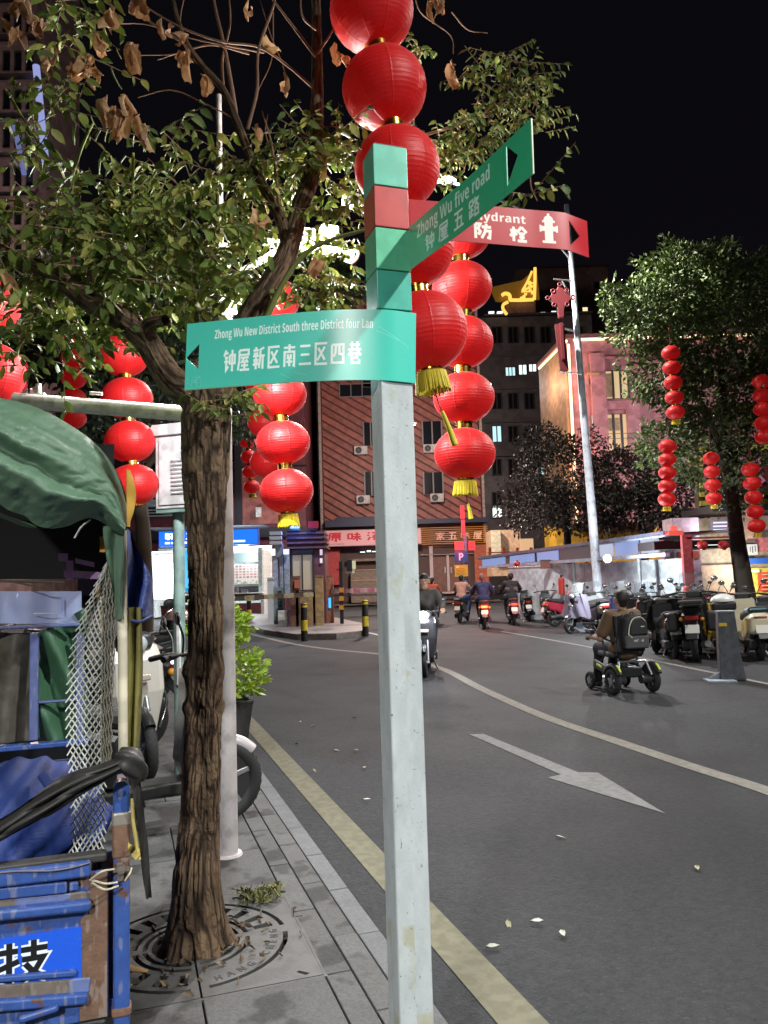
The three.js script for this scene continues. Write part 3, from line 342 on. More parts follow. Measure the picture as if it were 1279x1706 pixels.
// ------------------------------------------------------------------ the sign post
{
  const t = thing('sign_post', 'square grey steel post with green and red direction blades in the foreground', 'sign post', S(-0.262, 0.13, 0.355), TH);
  const postMap = tex([256, 1024], (x, y) => { const f = fbm(x * 4, y * 16, 16, 201, 5), g = fbm(x * 12 + 3, y * 48, 48, 202, 4), st = sst(0.66, 0.8, fbm(x * 3, y * 20 + 5, 20, 203, 4)), sc = 1; let c = mix3([0.4, 0.45, 0.46], [0.5, 0.545, 0.55], f); c = mul3(c, 0.86 + 0.22 * g); c = mix3(c, [0.36, 0.34, 0.22], 0.7 * st); c = mul3(c, sc * (1 - 0.16 * sst(0.55, 0.85, fbm(x * 4 + 4, y * 12, 12, 209, 4)))); if (vn(x * 26 + 3, y * 300, 300, 208) > 0.955) c = mul3(c, 0.55); const sp = vn(x * 40, y * 160, 160, 205); if (sp > 0.965) c = mix3(c, [0.1, 0.075, 0.05], 0.8); return c; }, 1);
  postMap.repeat.set(4, 0.5);
  const steelPaint = mat([1, 1, 1], 0.5, 0.05, { metres: true, map: postMap, bumpMap: bumpFine, bumpScale: 0.0005 });
  const W = 0.1, y0 = 0; // sleeves measured from the pavement
  mesh('post', rbox(W, 2.2, W, 0.006, 0, 1.1, 0), steelPaint, t);
  mesh('base_plate', [box(0.24, 0.012, 0.24, 0, 0.006, 0), ...[[-1, -1], [1, -1], [-1, 1], [1, 1]].map(([a, b]) => cyl(0.012, 0.012, 0.03, a * 0.09, 0.02, b * 0.09, 6))], steelPaint, t);
  const film = (c, s, o = {}) => mat([1, 1, 1], 0.32, 0, { phys: true, clearcoat: 0.35, clearcoatRoughness: 0.3, map: mottleMap(mul3(c, 0.9), mul3(c, 1.08), 0.4, s), metres: true, ...o });
  const mint = film([0.13, 0.5, 0.36], 211), red = film([0.5, 0.06, 0.055], 212), green = film([0.1, 0.47, 0.27], 213), teal = film([0.06, 0.41, 0.31], 214), side = mat([0.1, 0.09, 0.08], 0.6);
  const sl = (y1, y2, m) => rbox(W + 0.008, y2 - y1 - 0.003, W + 0.008, 0.003, 0, (y1 + y2) / 2, 0);
  const Yt = [2.766, 2.636, 2.508, 2.378, 2.258, 2.043];
  mesh('sleeve', sl(Yt[1], Yt[0]), mint, t); mesh('sleeve', sl(Yt[2], Yt[1]), red, t); mesh('sleeve', sl(Yt[3], Yt[2]), green, t); mesh('sleeve', sl(Yt[4], Yt[3]), teal, t);
  mesh('inner_post', box(W - 0.004, 0.6, W - 0.004, 0, 2.47, 0), MT.grey, t);
  // blades: outline with an arrow-shaped hole, bent along a path seen from above
  const blade = (L, h, hole, path, thick, draw, base, texW, name, lab, dir) => {
    const hx = Math.min(...hole.map((p) => p[0])) - 0.012, n = Math.round(hx / 0.02), gs = [], s = new THREE.Shape([[hx, 0], [L, 0], [L, h], [hx, h]].map((p) => new THREE.Vector2(...p)));
    s.holes.push(new THREE.Path(hole.map((p) => new THREE.Vector2(p[0], p[1])))); gs.push(new THREE.ExtrudeGeometry(s, { depth: thick, bevelEnabled: false })); for (let i = 0; i < n; i++) gs.push(new THREE.BoxGeometry(hx / n, h, thick).translate(((i + 0.5) * hx) / n, h / 2, thick / 2));
    const g = uvFit(merged(gs.map(prep)), 0, 0, L, h), p = g.attributes.position, N = g.attributes.normal, u = g.attributes.uv, c = curve(path.map(([x, z]) => V(x, 0, z)), 0.5), CL = c.getLength();
    for (let i = 0; i < p.count; i++) { const q = Math.max(0, Math.min(1, p.getX(i) / CL)), a = c.getPointAt(q), tg = c.getTangentAt(q), nx = -tg.z, nz = tg.x; if (dir < 0) u.setX(i, 1 - u.getX(i)); p.setXYZ(i, a.x + nx * p.getZ(i), p.getY(i), a.z + nz * p.getZ(i)); const ox = N.getX(i), oz = N.getZ(i); N.setXYZ(i, nx * oz + tg.x * ox, N.getY(i), nz * oz + tg.z * ox); }
    const m = mat([1, 1, 1], 0.34, 0, { phys: true, clearcoat: 0.3, clearcoatRoughness: 0.35, map: canvasTex(texW, Math.round((texW * h) / L), draw) });
    const b = new THREE.Mesh(g, m); b.name = name; b.castShadow = b.receiveShadow = true; t.add(b); if (lab) b.userData.label = lab; return b;
  };
  const hw = (W + 0.008) / 2 + 0.001;
  { // long green blade to the left, wrapped over the front of the post
    const L = 0.762, h = 0.212, path = [[hw, hw + 0.002], [0.02, hw + 0.002], [-0.03, hw + 0.001]]; const a0 = 30 * D; for (let i = 1; i <= 8; i++) { const s = i / 8, a = (10 + 26 * Math.min(1, s * 2.2)) * D, q = path[path.length - 1]; path.push([q[0] - 0.0815 * Math.cos(a), q[1] - 0.0815 * Math.sin(a) + (i === 4 ? 0.004 : 0)]); }
    const fx = L - 0.025, b = blade(L, h, [[L - 0.028, h * 0.485], [L - 0.073, h * 0.3], [L - 0.073, h * 0.68]], path, 0.003, (c, w, H) => {
      c.fillStyle = '#48c6b2'; c.fillRect(0, 0, w, H); scuffs(c, w, H, 160, 31, ['#69d0b4', '#3fae92', '#8adcc6', '#2f8f78']);
      fitText(c, 'Zhong Wu New District South three District four Lan', w * 0.165, H * 0.135, w * 0.665, H * 0.135, '#e9fbf4');
      '钟屋新区南三区四巷'.split('').forEach((g, i) => glyph(c, g, w * 0.207 + i * w * 0.0655, H * 0.44, w * 0.056, H * 0.345, w * 0.0095, '#f0fff8'));
      c.globalAlpha = 0.6; c.strokeStyle = '#c8f0e4'; c.lineWidth = 2; for (const [x, y, X, Yy] of [[0.84, 0.3, 0.93, 0.42], [0.85, 0.24, 0.97, 0.5], [0.52, 0.86, 0.57, 0.9], [0.46, 0.86, 0.5, 0.93]]) { c.beginPath(); c.moveTo(x * w, y * H); c.lineTo(X * w, Yy * H); c.stroke(); }
      const q = rng(9); for (let i = 0; i < 90; i++) { c.globalAlpha = 0.5 * q(); c.fillStyle = q() < 0.6 ? '#d8efe4' : '#3a6f60'; c.fillRect(w * (0.02 + 0.09 * q()), H * (0.8 + 0.14 * q()), 2 + 8 * q(), 2 + 7 * q()); } c.globalAlpha = 0.8; c.fillStyle = '#9a8f5a'; c.fillRect(0, 0, 4, H * 0.9); c.fillRect(0, H - 4, w * 0.5, 4); c.globalAlpha = 1;
    }, 0, 1536, 'direction_blade', 'long mint green blade pointing left', -1);
    b.position.y = Yt[5]; b.rotation.z = -0.045; 
  }
  { // green blade towards the viewer, on the right of the post
    const L = 0.62, h = 0.13, b = blade(L, h, [[L * 0.905, h * 0.56], [L * 0.825, h * 0.16], [L * 0.825, h * 0.93]], [[hw, hw - 0.002], [hw + 0.02, hw + 0.15], [hw + 0.042, hw + 0.3], [hw + 0.072, hw + 0.64]], 0.003, (c, w, H) => {
      c.fillStyle = '#2fa878'; c.fillRect(0, 0, w, H); scuffs(c, w, H, 120, 33, ['#46b88c', '#1f8a60', '#7accaa']);
      fitText(c, 'Zhong Wu five road', w * 0.075, H * 0.12, w * 0.63, H * 0.3, '#cfe8dc');
      '钟屋五路'.split('').forEach((g, i) => glyph(c, g, w * (0.15 + i * 0.125), H * 0.5, w * 0.088, H * 0.4, w * 0.011, '#cfe8dc')); c.fillStyle = '#1c6a4c'; c.fillRect(w * 0.805, 0, 2, H); c.fillStyle = '#b8c8a8'; c.fillRect(w - 6, 0, 6, H);
    }, 0, 1024, 'direction_blade', 'green blade angled towards the viewer', 1);
    b.position.y = Yt[3] + 0.01; b.rotation.x = 0.022;
  }
  { // red hydrant blade going right
    const L = 0.635, h = 0.122, b = blade(L, h, [[L * 0.925, h * 0.47], [L * 0.85, h * 0.13], [L * 0.85, h * 0.82]], [[hw, hw - 0.03], [hw + 0.2, hw - 0.01], [hw + 0.4, hw + 0.005], [hw + 0.54, hw + 0.014], [hw + 0.63, hw - 0.02]], 0.003, (c, w, H) => {
      c.fillStyle = '#b0222a'; c.fillRect(0, 0, w, H); scuffs(c, w, H, 100, 35, ['#e06a62', '#b83438', '#f09a90']);
      fitText(c, 'Fire', w * 0.2, H * 0.13, w * 0.1, H * 0.2, '#f0dcd2'); fitText(c, 'hydrant', w * 0.345, H * 0.17, w * 0.27, H * 0.23, '#f0dcd2');
      '消防栓'.split('').forEach((g, i) => glyph(c, g, w * (0.15 + i * 0.187), H * 0.48, w * 0.095, H * 0.42, w * 0.015, '#f4e2d8'));
      c.fillStyle = '#f4e4d8'; const X = w * 0.735, U = H * 0.0088, y9 = H * 0.06; c.fillRect(X - 13 * U, y9 + 26 * U, 26 * U, 62 * U); c.fillRect(X - 21 * U, y9 + 84 * U, 42 * U, 8 * U); c.fillRect(X - 25 * U, y9 + 40 * U, 50 * U, 15 * U); c.fillRect(X - 29 * U, y9 + 37 * U, 6 * U, 21 * U); c.fillRect(X + 23 * U, y9 + 37 * U, 6 * U, 21 * U); c.fillRect(X - 20 * U, y9 + 22 * U, 40 * U, 7 * U); c.beginPath(); c.arc(X, y9 + 22 * U, 15 * U, Math.PI, 0); c.fill(); c.fillRect(X - 4 * U, y9 + 1 * U, 8 * U, 9 * U);
    }, 0, 1024, 'direction_blade', 'red fire hydrant blade pointing right', 1);
    b.position.y = Yt[2] - 0.012;
  }
}
// ------------------------------------------------------------------ street lamps
function streetLamp(label, base, height, armTo, power, color, tilt = 0.26, seen = true) {
  const t = thing('street_lamp', label, 'street lamp', base.clone(), 0, 'street lamps'), a = armTo.clone().sub(base), pm = worn([0.42, 0.45, 0.5], 221, 1, { rough: 0.4 });
  mesh('pole', [cyl(0.07, 0.14, height, 0, height / 2, 0, 20), cyl(0.2, 0.2, 0.03, 0, 0.015, 0, 20)], pm, t);
  const tip = V(a.x, a.y, a.z), root = V(0, a.y - 0.75, 0), mid = root.clone().lerp(tip, 0.5).add(V(0, 0.12, 0));
  mesh('arm', [tube([root, mid, tip], 0.045, 16, 8), bar(V(0, a.y - 1.6, 0), root.clone().lerp(mid, 0.6), 0.025)], pm, t);
  const h = Math.atan2(-a.z, a.x), g = rbox(0.75, 0.12, 0.3, 0.04, 0.25, 0.03, 0); g.rotateY(h); mesh('lamp_head', g.translate(tip.x, tip.y, tip.z), pm, t);
  const l = box(0.5, 0.02, 0.22, 0.28, -0.04, 0); l.rotateY(h); mesh('lamp_lens', l.translate(tip.x, tip.y, tip.z), glow(color, 5), t);
  const d = V(Math.cos(h), 0, -Math.sin(h)); lampLight(armTo.clone().addScaledVector(d, 0.28).add(V(0, -0.09, 0)), power, color, 0.16, 1.35); return t;
}
const postBase = at(1001, 1030, 22.5).setY(0);
const farLamp = streetLamp('tall leaning-looking street lamp rising behind the parked motorbikes', postBase, 12.6, at(772, 296, 20.5), 1000, [1, 0.95, 0.9]); farLamp.rotation.z = 0.03;
streetLamp('street lamp on the kerb behind the viewer with its arm over the road', V(7.4, 0, 0.9), 7.4, V(5.2, 7.0, 0.4), 350, [0.98, 1, 0.97]);
streetLamp('street lamp on the pavement behind the viewer left', V(-3.4, 0.13, 6.6), 6.2, V(-2.0, 5.6, 5.2), 420, [1, 0.99, 0.95]);
streetLamp('added street lamp hidden behind the sign post to light the red building', at(668, 1000, 36).setY(0), 10, at(676, 705, 36.5), 700, [1, 0.8, 0.7]); bulbLight(at(676, 712, 36.6), 240, [1, 0.8, 0.72], 0.3); bulbLight(at(676, 700, 36.6).add(V(0, 0.9, 0)), 100, [1, 0.8, 0.72], 0.3);  // hidden lamp and bare bulbs added to light the red facade
streetLamp('added street lamp right of the view beside the parked motorbikes', V(11.5, 0, -9), 9, V(9.3, 8.8, -10), 420, [1, 0.95, 0.9]);  // out-of-view lamp added to light the right tree and shop
streetLamp('added street lamp hidden behind the red building lighting the dark block', at(798, 1000, 60).setY(0), 16, at(806, 640, 60), 300, [1, 0.85, 0.78]); bulbLight(at(809, 642, 60), 90, [1, 0.86, 0.8], 0.3);  // unseen lamp added to brighten the apartment block
streetLamp('added street lamp hidden by the right tree lighting the pink building', at(1230, 1000, 36).setY(0), 11, at(1200, 690, 36), 300, [1, 0.88, 0.85]); bulbLight(at(1205, 694, 36.2), 170, [1, 0.86, 0.84], 0.3);  // unseen lamp added to brighten the pink front wall
{ // tall thin mast with arms and lights behind the tree
  const b = S(-0.49, 0.13, -1.93), t = thing('surveillance_mast', 'slim pale mast with pipe arms just behind the tree trunk', 'mast', b, TH), pm = worn([0.56, 0.5, 0.5], 231, 0.5);
  mesh('pole', [cyl(0.05, 0.056, 2.9, 0, 1.45, 0, 20), cyl(0.016, 0.02, 1.5, 0, 3.6, 0, 10)], worn([0.4, 0.37, 0.37], 233, 0.5), t); mesh('base_flange', [cyl(0.075, 0.08, 0.012, 0, 0.006, 0, 20)], pm, t);
  const wp = worn([0.78, 0.76, 0.7], 232, 0.3), L = (px, py, dz = 0) => t.worldToLocal(at(px, py, 4.4 + dz)); t.updateMatrixWorld(true);
  mesh('lower_arm', [bar(L(24, 667), V(0, 2.42, 0), 0.045, 0.045, 16), cyl(0.052, 0.052, 0.09, 0, 2.42, 0, 16)], wp, t); mesh('clip', [bar(L(64, 640), L(66, 688), 0.016), bar(L(150, 655), L(170, 656), 0.01), bar(L(52, 660), L(75, 660), 0.02)], wp, t);
  mesh('upper_arm', [bar(V(0, 3.2, 0), L(478, 408), 0.02), bar(L(440, 403), L(590, 424), 0.026, 0.026, 14), tube([L(592, 410), L(596, 424), L(588, 436), L(574, 432)], 0.012, 12, 8)], wp, t);
  mesh('camera_box', [rbox(0.1, 0.13, 0.12, 0.02, 0, 3.35, 0.03), rbox(0.07, 0.16, 0.07, 0.015, 0.02, 2.95, 0.05)], wp, t);
  const lp = [[509, 393], [548, 388], [586, 335]].map(([x, y]) => L(x, y)); lp.forEach((p, i) => { mesh('flood_light', [rbox(0.11, 0.08, 0.06, 0.012, p.x, p.y, p.z)], wp, t); mesh('light_face', rbox(0.09, 0.06, 0.008, 0.002, p.x, p.y - 0.008, p.z + 0.034), glow([1, 0.97, 0.92], i === 2 ? 0.5 : 0.9), t); });
  const w = t.localToWorld(lp[1].clone().add(V(-0.05, -0.06, 0.14))); bulbLight(w, 14, [1, 0.95, 0.86], 0.05); const p2 = V(0.1, 3.12, -0.12); mesh('flood_light', rbox(0.11, 0.08, 0.06, 0.012, p2.x, p2.y, p2.z), wp, t); mesh('light_face', rbox(0.09, 0.06, 0.008, 0.002, p2.x, p2.y - 0.01, p2.z - 0.034), glow([0.9, 0.96, 1], 1.5), t); bulbLight(t.localToWorld(p2.clone().add(V(0.02, -0.03, -0.16))), 28, [0.9, 0.97, 1], 0.05);
}
{ // utility cabinet on a post
  const d = 6.2, t = thing('utility_cabinet', 'white louvred cabinet with a small gabled cap on a green grey post', 'cabinet', at(290, 1120, d).setY(0.13)), y0 = at(285, 850, d).y - 0.13, y1 = at(285, 730, d).y - 0.13, wm2 = worn([0.5, 0.48, 0.48], 241, 0.6), s = (x) => (x * d) / 1300;
  const g = new THREE.Group(); g.name = 'cabinet_body'; t.rotation.y = -0.32;
  mesh('cabinet', [rbox(0.34, y1 - y0, 0.22, 0.01, 0.08, (y0 + y1) / 2, 0)], wm2, t); mesh('cap', [poly([[-0.14, 0], [0.3, 0], [0.3, 0.03], [0.26, 0.09], [-0.1, 0.09], [-0.14, 0.03]], 0.28, 0.006).translate(0, y1, -0.14)], wm2, t);
  mesh('door', rbox(0.28, y1 - y0 - 0.06, 0.012, 0.004, 0.09, (y0 + y1) / 2, 0.115), wm2, t); for (let i = 0; i < 9; i++) mesh('louvre', box(0.16, 0.012, 0.02, 0.15, y0 + 0.12 + i * 0.032, 0.124, 0.5), wm2, t);
  mesh('post', [cyl(0.045, 0.045, y0, 0.05, y0 / 2, 0, 14), box(0.3, 0.03, 0.2, 0.06, y0 - 0.012, 0)], worn([0.16, 0.24, 0.22], 242), t); mesh('notice_plate', rbox(0.03, 0.5, 0.02, 0.004, 0.075, 0.95, 0.05), MT.white, t);
}
{ // tall dark planter with a clipped shrub
  const b = S(-0.14, 0.13, -4.62), t = thing('planter', 'tall tapered dark grey planter standing on the kerb', 'planter', b, TH), gm = worn([0.05, 0.048, 0.046], 251, 0.4);
  const g = new THREE.CylinderGeometry(0.255, 0.175, 0.43, 4, 1, true).rotateY(Math.PI / 4).translate(0, 0.215, 0); mesh('pot', [g, new THREE.CylinderGeometry(0.225, 0.155, 0.41, 4, 1, true).rotateY(Math.PI / 4).translate(0, 0.225, 0), new THREE.CylinderGeometry(0.165, 0.165, 0.02, 4).rotateY(Math.PI / 4).translate(0, 0.01, 0)], gm, t);
  mesh('rim', [0, 1, 2, 3].map((k) => { const q = rbox(0.375, 0.025, 0.03, 0.005, 0, 0.435, 0.172); q.rotateY((k * Math.PI) / 2); return q; }), gm, t); mesh('soil', cyl(0.22, 0.22, 0.03, 0, 0.375, 0, 4, 0, Math.PI / 4), mat([0.09, 0.03, 0.02], 0.95), t);
  const s = thing('clipped_shrub', 'bright yellow green shrub growing in the dark planter', 'shrub', b.clone().add(V(0, 0.385, 0)), TH); mesh('stem', [tube([V(0, 0, 0), V(0.02, 0.15, 0), V(-0.03, 0.4, 0), V(0, 0.7, 0)], 0.014, 12, 6), tube([V(0, 0.08, 0), V(0.1, 0.2, 0.05)], 0.008, 6, 5), tube([V(0, 0.12, 0), V(-0.12, 0.28, 0.02)], 0.008, 6, 5)], mat([0.2, 0.16, 0.1], 0.8), s);
  const lf = leafGeo(0.05, 0.028, 0.006), q = rng(77), P = []; for (const [x, y, z, r, n] of [[0.02, 0.28, 0, 0.23, 800], [-0.06, 0.66, 0, 0.2, 700], [-0.1, 0.84, 0, 0.12, 250]]) for (let i = 0; i < n; i++) { const d = V(q() - 0.5, q() - 0.5, q() - 0.5).normalize(), k = r * (0.55 + 0.5 * Math.pow(q(), 0.5)) * (1 + 0.18 * Math.sin(d.x * 9 + y * 7) * Math.cos(d.y * 8)); P.push([V(x + d.x * k, y + d.y * k * 0.85, z + d.z * k), d]); }
  s.scale.set(1.3, 1.04, 1.3); leafCloud('foliage', lf, mat([1, 1, 1], 0.5, 0, { phys: true, transmission: 0.35, thickness: 0 }), P, s, 0.9, (i) => mix3([0.28, 0.46, 0.04], [0.55, 0.66, 0.08], q()), q);
}
// leaves
function leafGeo(l, w, fold = 0.01, n = 4) { // a pointed leaf along +y, folded along its midrib and drooping
  const pos = [], idx = []; for (let i = 0; i <= n; i++) { const t = i / n, ww = (w / 2) * Math.pow(Math.sin(Math.PI * Math.pow(t, 0.8)), 0.85) + (t > 0 && t < 1 ? 0.0005 : 0), y = t * l, z = -l * 0.22 * t * t; pos.push(-ww, y, z + fold, 0, y, z, ww, y, z + fold); if (i < n) { const o = i * 3; idx.push(o, o + 1, o + 3, o + 1, o + 4, o + 3, o + 1, o + 2, o + 4, o + 2, o + 5, o + 4); } }
  const g = new THREE.BufferGeometry(); g.setAttribute('position', new THREE.Float32BufferAttribute(pos, 3)); g.setAttribute('uv', new THREE.Float32BufferAttribute(pos.filter((_, i) => i % 3 < 2), 2)); g.setIndex(idx); g.computeVertexNormals(); return g;
}
function leafCloud(name, geo, m, P, parent, spread, color, q) {
  const im = new THREE.InstancedMesh(geo, m, P.length), o = new THREE.Object3D(), c = new THREE.Color();
  P.forEach(([p, d], i) => { o.position.copy(p); const v = d.clone().add(V(q() - 0.5, q() - 0.5, q() - 0.5).multiplyScalar(spread * 2)).normalize(); o.quaternion.setFromUnitVectors(Y, v); o.rotateY(q() * 6.28); const s = 0.7 + 0.6 * q(); o.scale.set(s, s, s); o.updateMatrix(); im.setMatrixAt(i, o.matrix); const k = color(i); im.setColorAt(i, c.setRGB(k[0], k[1], k[2])); });
  im.name = name; im.castShadow = im.receiveShadow = true; im.userData.kind = 'stuff'; parent.add(im); return im;
}
{ // bollards at the parking gate
  const yel = worn([0.65, 0.5, 0.02], 261, 0.3); let first;
  [[507, 1068, 'yellow and black bollard at the near corner of the gate island'], [609, 1060, 'yellow and black bollard right of the gate island beside the sign post'], [415, 1040, 'bollard left of the gate island above the planter shrub']].forEach(([x, y, lab]) => {
    const p = gnd(x, y); let o; if (!first) { o = first = thing('bollard', lab, 'bollard', p, 0, 'bollards at the parking gate'); mesh('post', cyl(0.09, 0.09, 1.0, 0, 0.5, 0, 18), MT.black, o); mesh('reflective_band', [cyl(0.094, 0.094, 0.28, 0, 0.42, 0, 18)], yel, o); mesh('top_band', [cyl(0.094, 0.094, 0.06, 0, 0.93, 0, 18), cyl(0.094, 0.094, 0.03, 0, 1.0, 0, 18)], yel, o); mesh('cap', ball(0.09, 0, 1.0, 0, 1, 0.3, 1), MT.black, o); } else { o = first.clone(); o.name = numbered('bollard'); scene.add(o); o.position.copy(p); o.userData.label = lab; }
  });
}
{ // island, guard booth, barriers
  const isl = thing('gate_island', null, null, gnd(500, 1062)); structure(isl); isl.updateMatrixWorld();
  const pts = [[395, 1040], [440, 1057], [497, 1066], [560, 1065], [604, 1060], [608, 1048], [560, 1036], [470, 1030], [400, 1028]].map(([x, y]) => gnd(x, y, 0.0)); const s = new THREE.ExtrudeGeometry(new THREE.Shape(pts.map((p) => new THREE.Vector2(p.x, -p.z))), { depth: 0.15, bevelEnabled: true, bevelSize: 0.02, bevelThickness: 0.02, bevelSegments: 1 }); s.rotateX(-Math.PI / 2);
  wm('kerb', s, worn([0.17, 0.15, 0.14], 271, 1), isl);
  const d = 26.5, t = thing('guard_booth', 'dark red parking guard booth with a tan window on the gate island', 'booth', at(500, 1050, d).setY(0.16)), redm = worn([0.13, 0.05, 0.06], 272, 1);
  wm('wall', [fbox(486, 985, 538, 1050, d, 1.5), fbox(478, 916, 486, 1050, d, 1.5), fbox(522, 916, 540, 1050, d, 1.5), fbox(486, 916, 522, 925, d, 1.5)], redm, t); for (let i = 0; i < 4; i++) wm('roof_slat', fbox(478 - i, 886 + i * 8, 541 + i, 891 + i * 8, d, 1.8, 0.2), redm, t); wm('roof', fbox(479, 884, 540, 917, d, 1.6, 0.1), mat([0.06, 0.025, 0.03], 0.6), t);
  const w = wm('window', [fbox(485, 923, 487, 984, d, 0.06, 0.04), fbox(521, 923, 523, 984, d, 0.06, 0.04), fbox(485, 982, 523, 985, d, 0.1, 0.06), fbox(503, 925, 504, 983, d, 0.05, 0.03)], frameDark, t); wm('pane', fbox(487, 924, 521, 983, d, 0.02, -0.05), mat([0.34, 0.29, 0.2], 0.25, 0, { emissive: C([0.34, 0.28, 0.19]), emissiveIntensity: 0.5 }), w); wm('transom', fbox(487, 914, 521, 923, d, 0.04, 0.03), mat([0.07, 0.12, 0.22], 0.3), t);
  wm('side_lamp', fbox(533, 910, 537, 925, d, 0.05, 0.08), glow([0.9, 0.75, 0.9], 0.9), t); wm('side_lamp', fbox(533, 930, 537, 938, d, 0.05, 0.08), glow([1, 0.85, 0.9], 1), t);
  // access column with stacked plates, and the pale gate machine
  const c = thing('access_column', 'pale blue access column with stacked plates left of the guard booth', 'column', at(466, 1045, d - 0.8).setY(0.16)), bl = worn([0.32, 0.38, 0.5], 273, 0.5), dd = d - 0.8;
  wm('column', [fbox(455, 926, 462, 985, dd, 0.3), fbox(467, 926, 471, 985, dd, 0.3), fbox(474, 915, 481, 990, dd, 0.15)], bl, c); wm('cabinet', [fbox(457, 978, 472, 1040, dd, 0.4, 0.1)], worn([0.2, 0.26, 0.28], 274), c); for (let i = 0; i < 8; i++) wm('vent_slat', fbox(464, 984 + i * 6, 470, 987 + i * 6, dd, 0.02, 0.13), MT.darkSteel, c);
  for (let i = 0; i < 3; i++) { const g = fbox(451, 886 + i * 8, 470, 892 + i * 8, dd, 0.3, 0.3); wm('stacked_plate', g, mat([0.4, 0.44, 0.52], 0.4), c); } wm('screen', fbox(454, 915, 460, 926, dd, 0.1, 0.35), lamp.white, c); wm('screen', fbox(473, 915, 482, 924, dd, 0.1, 0.2), lamp.pale, c); wm('white_box', [fbox(466, 1016, 481, 1044, dd, 0.5, 0.4)], MT.white, c); wm('head', fbox(458, 905, 470, 928, dd, 0.35, 0.05), worn([0.18, 0.2, 0.26], 275), c);
  const k = thing('white_kerb_post', 'white post at the left end of the gate island', 'post', at(450, 1040, d - 1).setY(0.16)); wm('post', fbox(446, 965, 454, 1037, d - 1, 0.2), mat([0.62, 0.66, 0.72], 0.5), k); wm('cap', fbox(445, 962, 455, 966, d - 1, 0.24, 0.02), mat([0.5, 0.54, 0.6], 0.5), k);
  const beacon = thing('blue_beacon', 'glowing blue beacon on the guard booth roof', 'beacon', at(490, 884, d).clone()); wm('lens', fbox(483, 869, 497, 880, d - 0.4, 0.3), glow([0.15, 0.35, 1], 3.5), beacon); wm('glow_core', fbox(486, 871, 494, 878, d - 0.42, 0.1, 0.01), glow([0.7, 0.9, 1], 6), beacon); wm('base', fbox(482, 880, 499, 884, d - 0.4, 0.3), MT.black, beacon); bulbLight(at(490, 874, d - 0.9), 5, [0.1, 0.25, 1], 0.1);
  const rb = thing('red_beacon', 'small unlit red lamp beside the blue beacon', 'beacon', at(521, 884, d).clone()); wm('lens', fbox(513, 868, 529, 880, d - 0.3, 0.25), mat([0.3, 0.02, 0.03], 0.3), rb); wm('base', fbox(515, 880, 527, 884, d - 0.3, 0.25), MT.black, rb);
  const post = (n, lab, x0, y0, x1, y1, dep, col, s) => { const o = thing(n, lab, 'barrier machine', at((x0 + x1) / 2, y1, dep).setY(0.16), 0); wm('cabinet', fbox(x0, y0, x1, y1, dep, 0.3), worn(col, s, 0.6), o); wm('cap', fbox(x0 - 0.7, y0 - 2.5, x1 + 0.7, y0, dep, 0.34, 0.02), worn(mul3(col, 0.8), s + 1, 0.6), o); return o; };
  const m1 = post('barrier_machine', 'brown barrier machine with a red badge on the gate island', 485, 962, 498, 1047, d - 1.4, [0.17, 0.085, 0.055], 281); wm('badge', fbox(491, 966, 500, 980, d - 1.4, 0.1, 0.08), mat([0.45, 0.15, 0.1], 0.5), m1);
  const m2 = post('barrier_machine', 'tan barrier machine behind the near bollard', 500, 990, 520, 1050, d - 1.2, [0.3, 0.2, 0.1], 283); wm('blue_edge', fbox(494, 985, 497, 1047, d - 1.3, 0.1, 0.1), mat([0.05, 0.05, 0.2], 0.5), m2);
  post('barrier_machine', 'tall tan barrier cabinet right of the guard booth window', 526, 961, 537, 1050, d - 1.1, [0.32, 0.21, 0.1], 285);
  const m4 = post('barrier_machine', 'orange barrier machine with a blue light strip', 545, 960, 554, 1038, d, [0.3, 0.12, 0.06], 287); wm('light_strip', fbox(547.5, 996, 551, 1013, d, 0.04, 0.04), glow([0.05, 0.4, 1], 2), m4);
  const arm = (lab, pa, pb, dep, c1, c2, r) => { const o = thing('gate_barrier', lab, 'barrier', at(pa[0], pa[1], dep)); const A = at(pa[0], pa[1], dep), B = at(pb[0], pb[1], dep), n = 9; for (let i = 0; i < n; i++) wm('arm_segment', beam(A.clone().lerp(B, i / n), A.clone().lerp(B, (i + 1) / n), r, r * 1.6), i % 2 ? c1 : c2, o); return o; };
  const br = worn([0.12, 0.09, 0.06], 291), ye = worn([0.42, 0.38, 0.24], 292); arm('dark barrier arm crossing the lane left of the booth', [375, 998], [522, 990], d - 1.6, br, ye, 0.09);
  const a2 = arm('reddish barrier arm crossing the lane right of the booth', [552, 985], [660, 982], d, worn([0.4, 0.12, 0.16], 293), worn([0.5, 0.3, 0.3], 294), 0.09); wm('lower_rail', [beam(at(555, 992, d), at(660, 990, d), 0.04, 0.05)], MT.darkSteel, a2);
  const hp = thing('striped_pole', 'black pole with orange stripes and camera beside the barrier', 'pole', at(568, 1042, d - 0.5).setY(0)), hd = d - 0.5; wm('pole', fbox(566.5, 935, 570, 1042, hd, 0.07), MT.black, hp); for (const y of [979, 993, 1008]) wm('stripe', fbox(565, y, 572, y + 8, hd, 0.13, 0.03), worn([0.5, 0.22, 0.02], 295), hp); wm('camera', [fbox(573, 936, 584, 944, hd, 0.3), fbox(578, 932, 586, 952, hd - 0.1, 0.12), fbox(560, 948, 572, 950, hd, 0.1)], MT.black, hp); wm('lit_box', fbox(585, 934, 592, 948, hd, 0.1), glow([0.85, 0.85, 0.5], 0.7), hp); wm('box', fbox(576, 942, 590, 955, hd, 0.12, -0.02), MT.cream, hp);
}
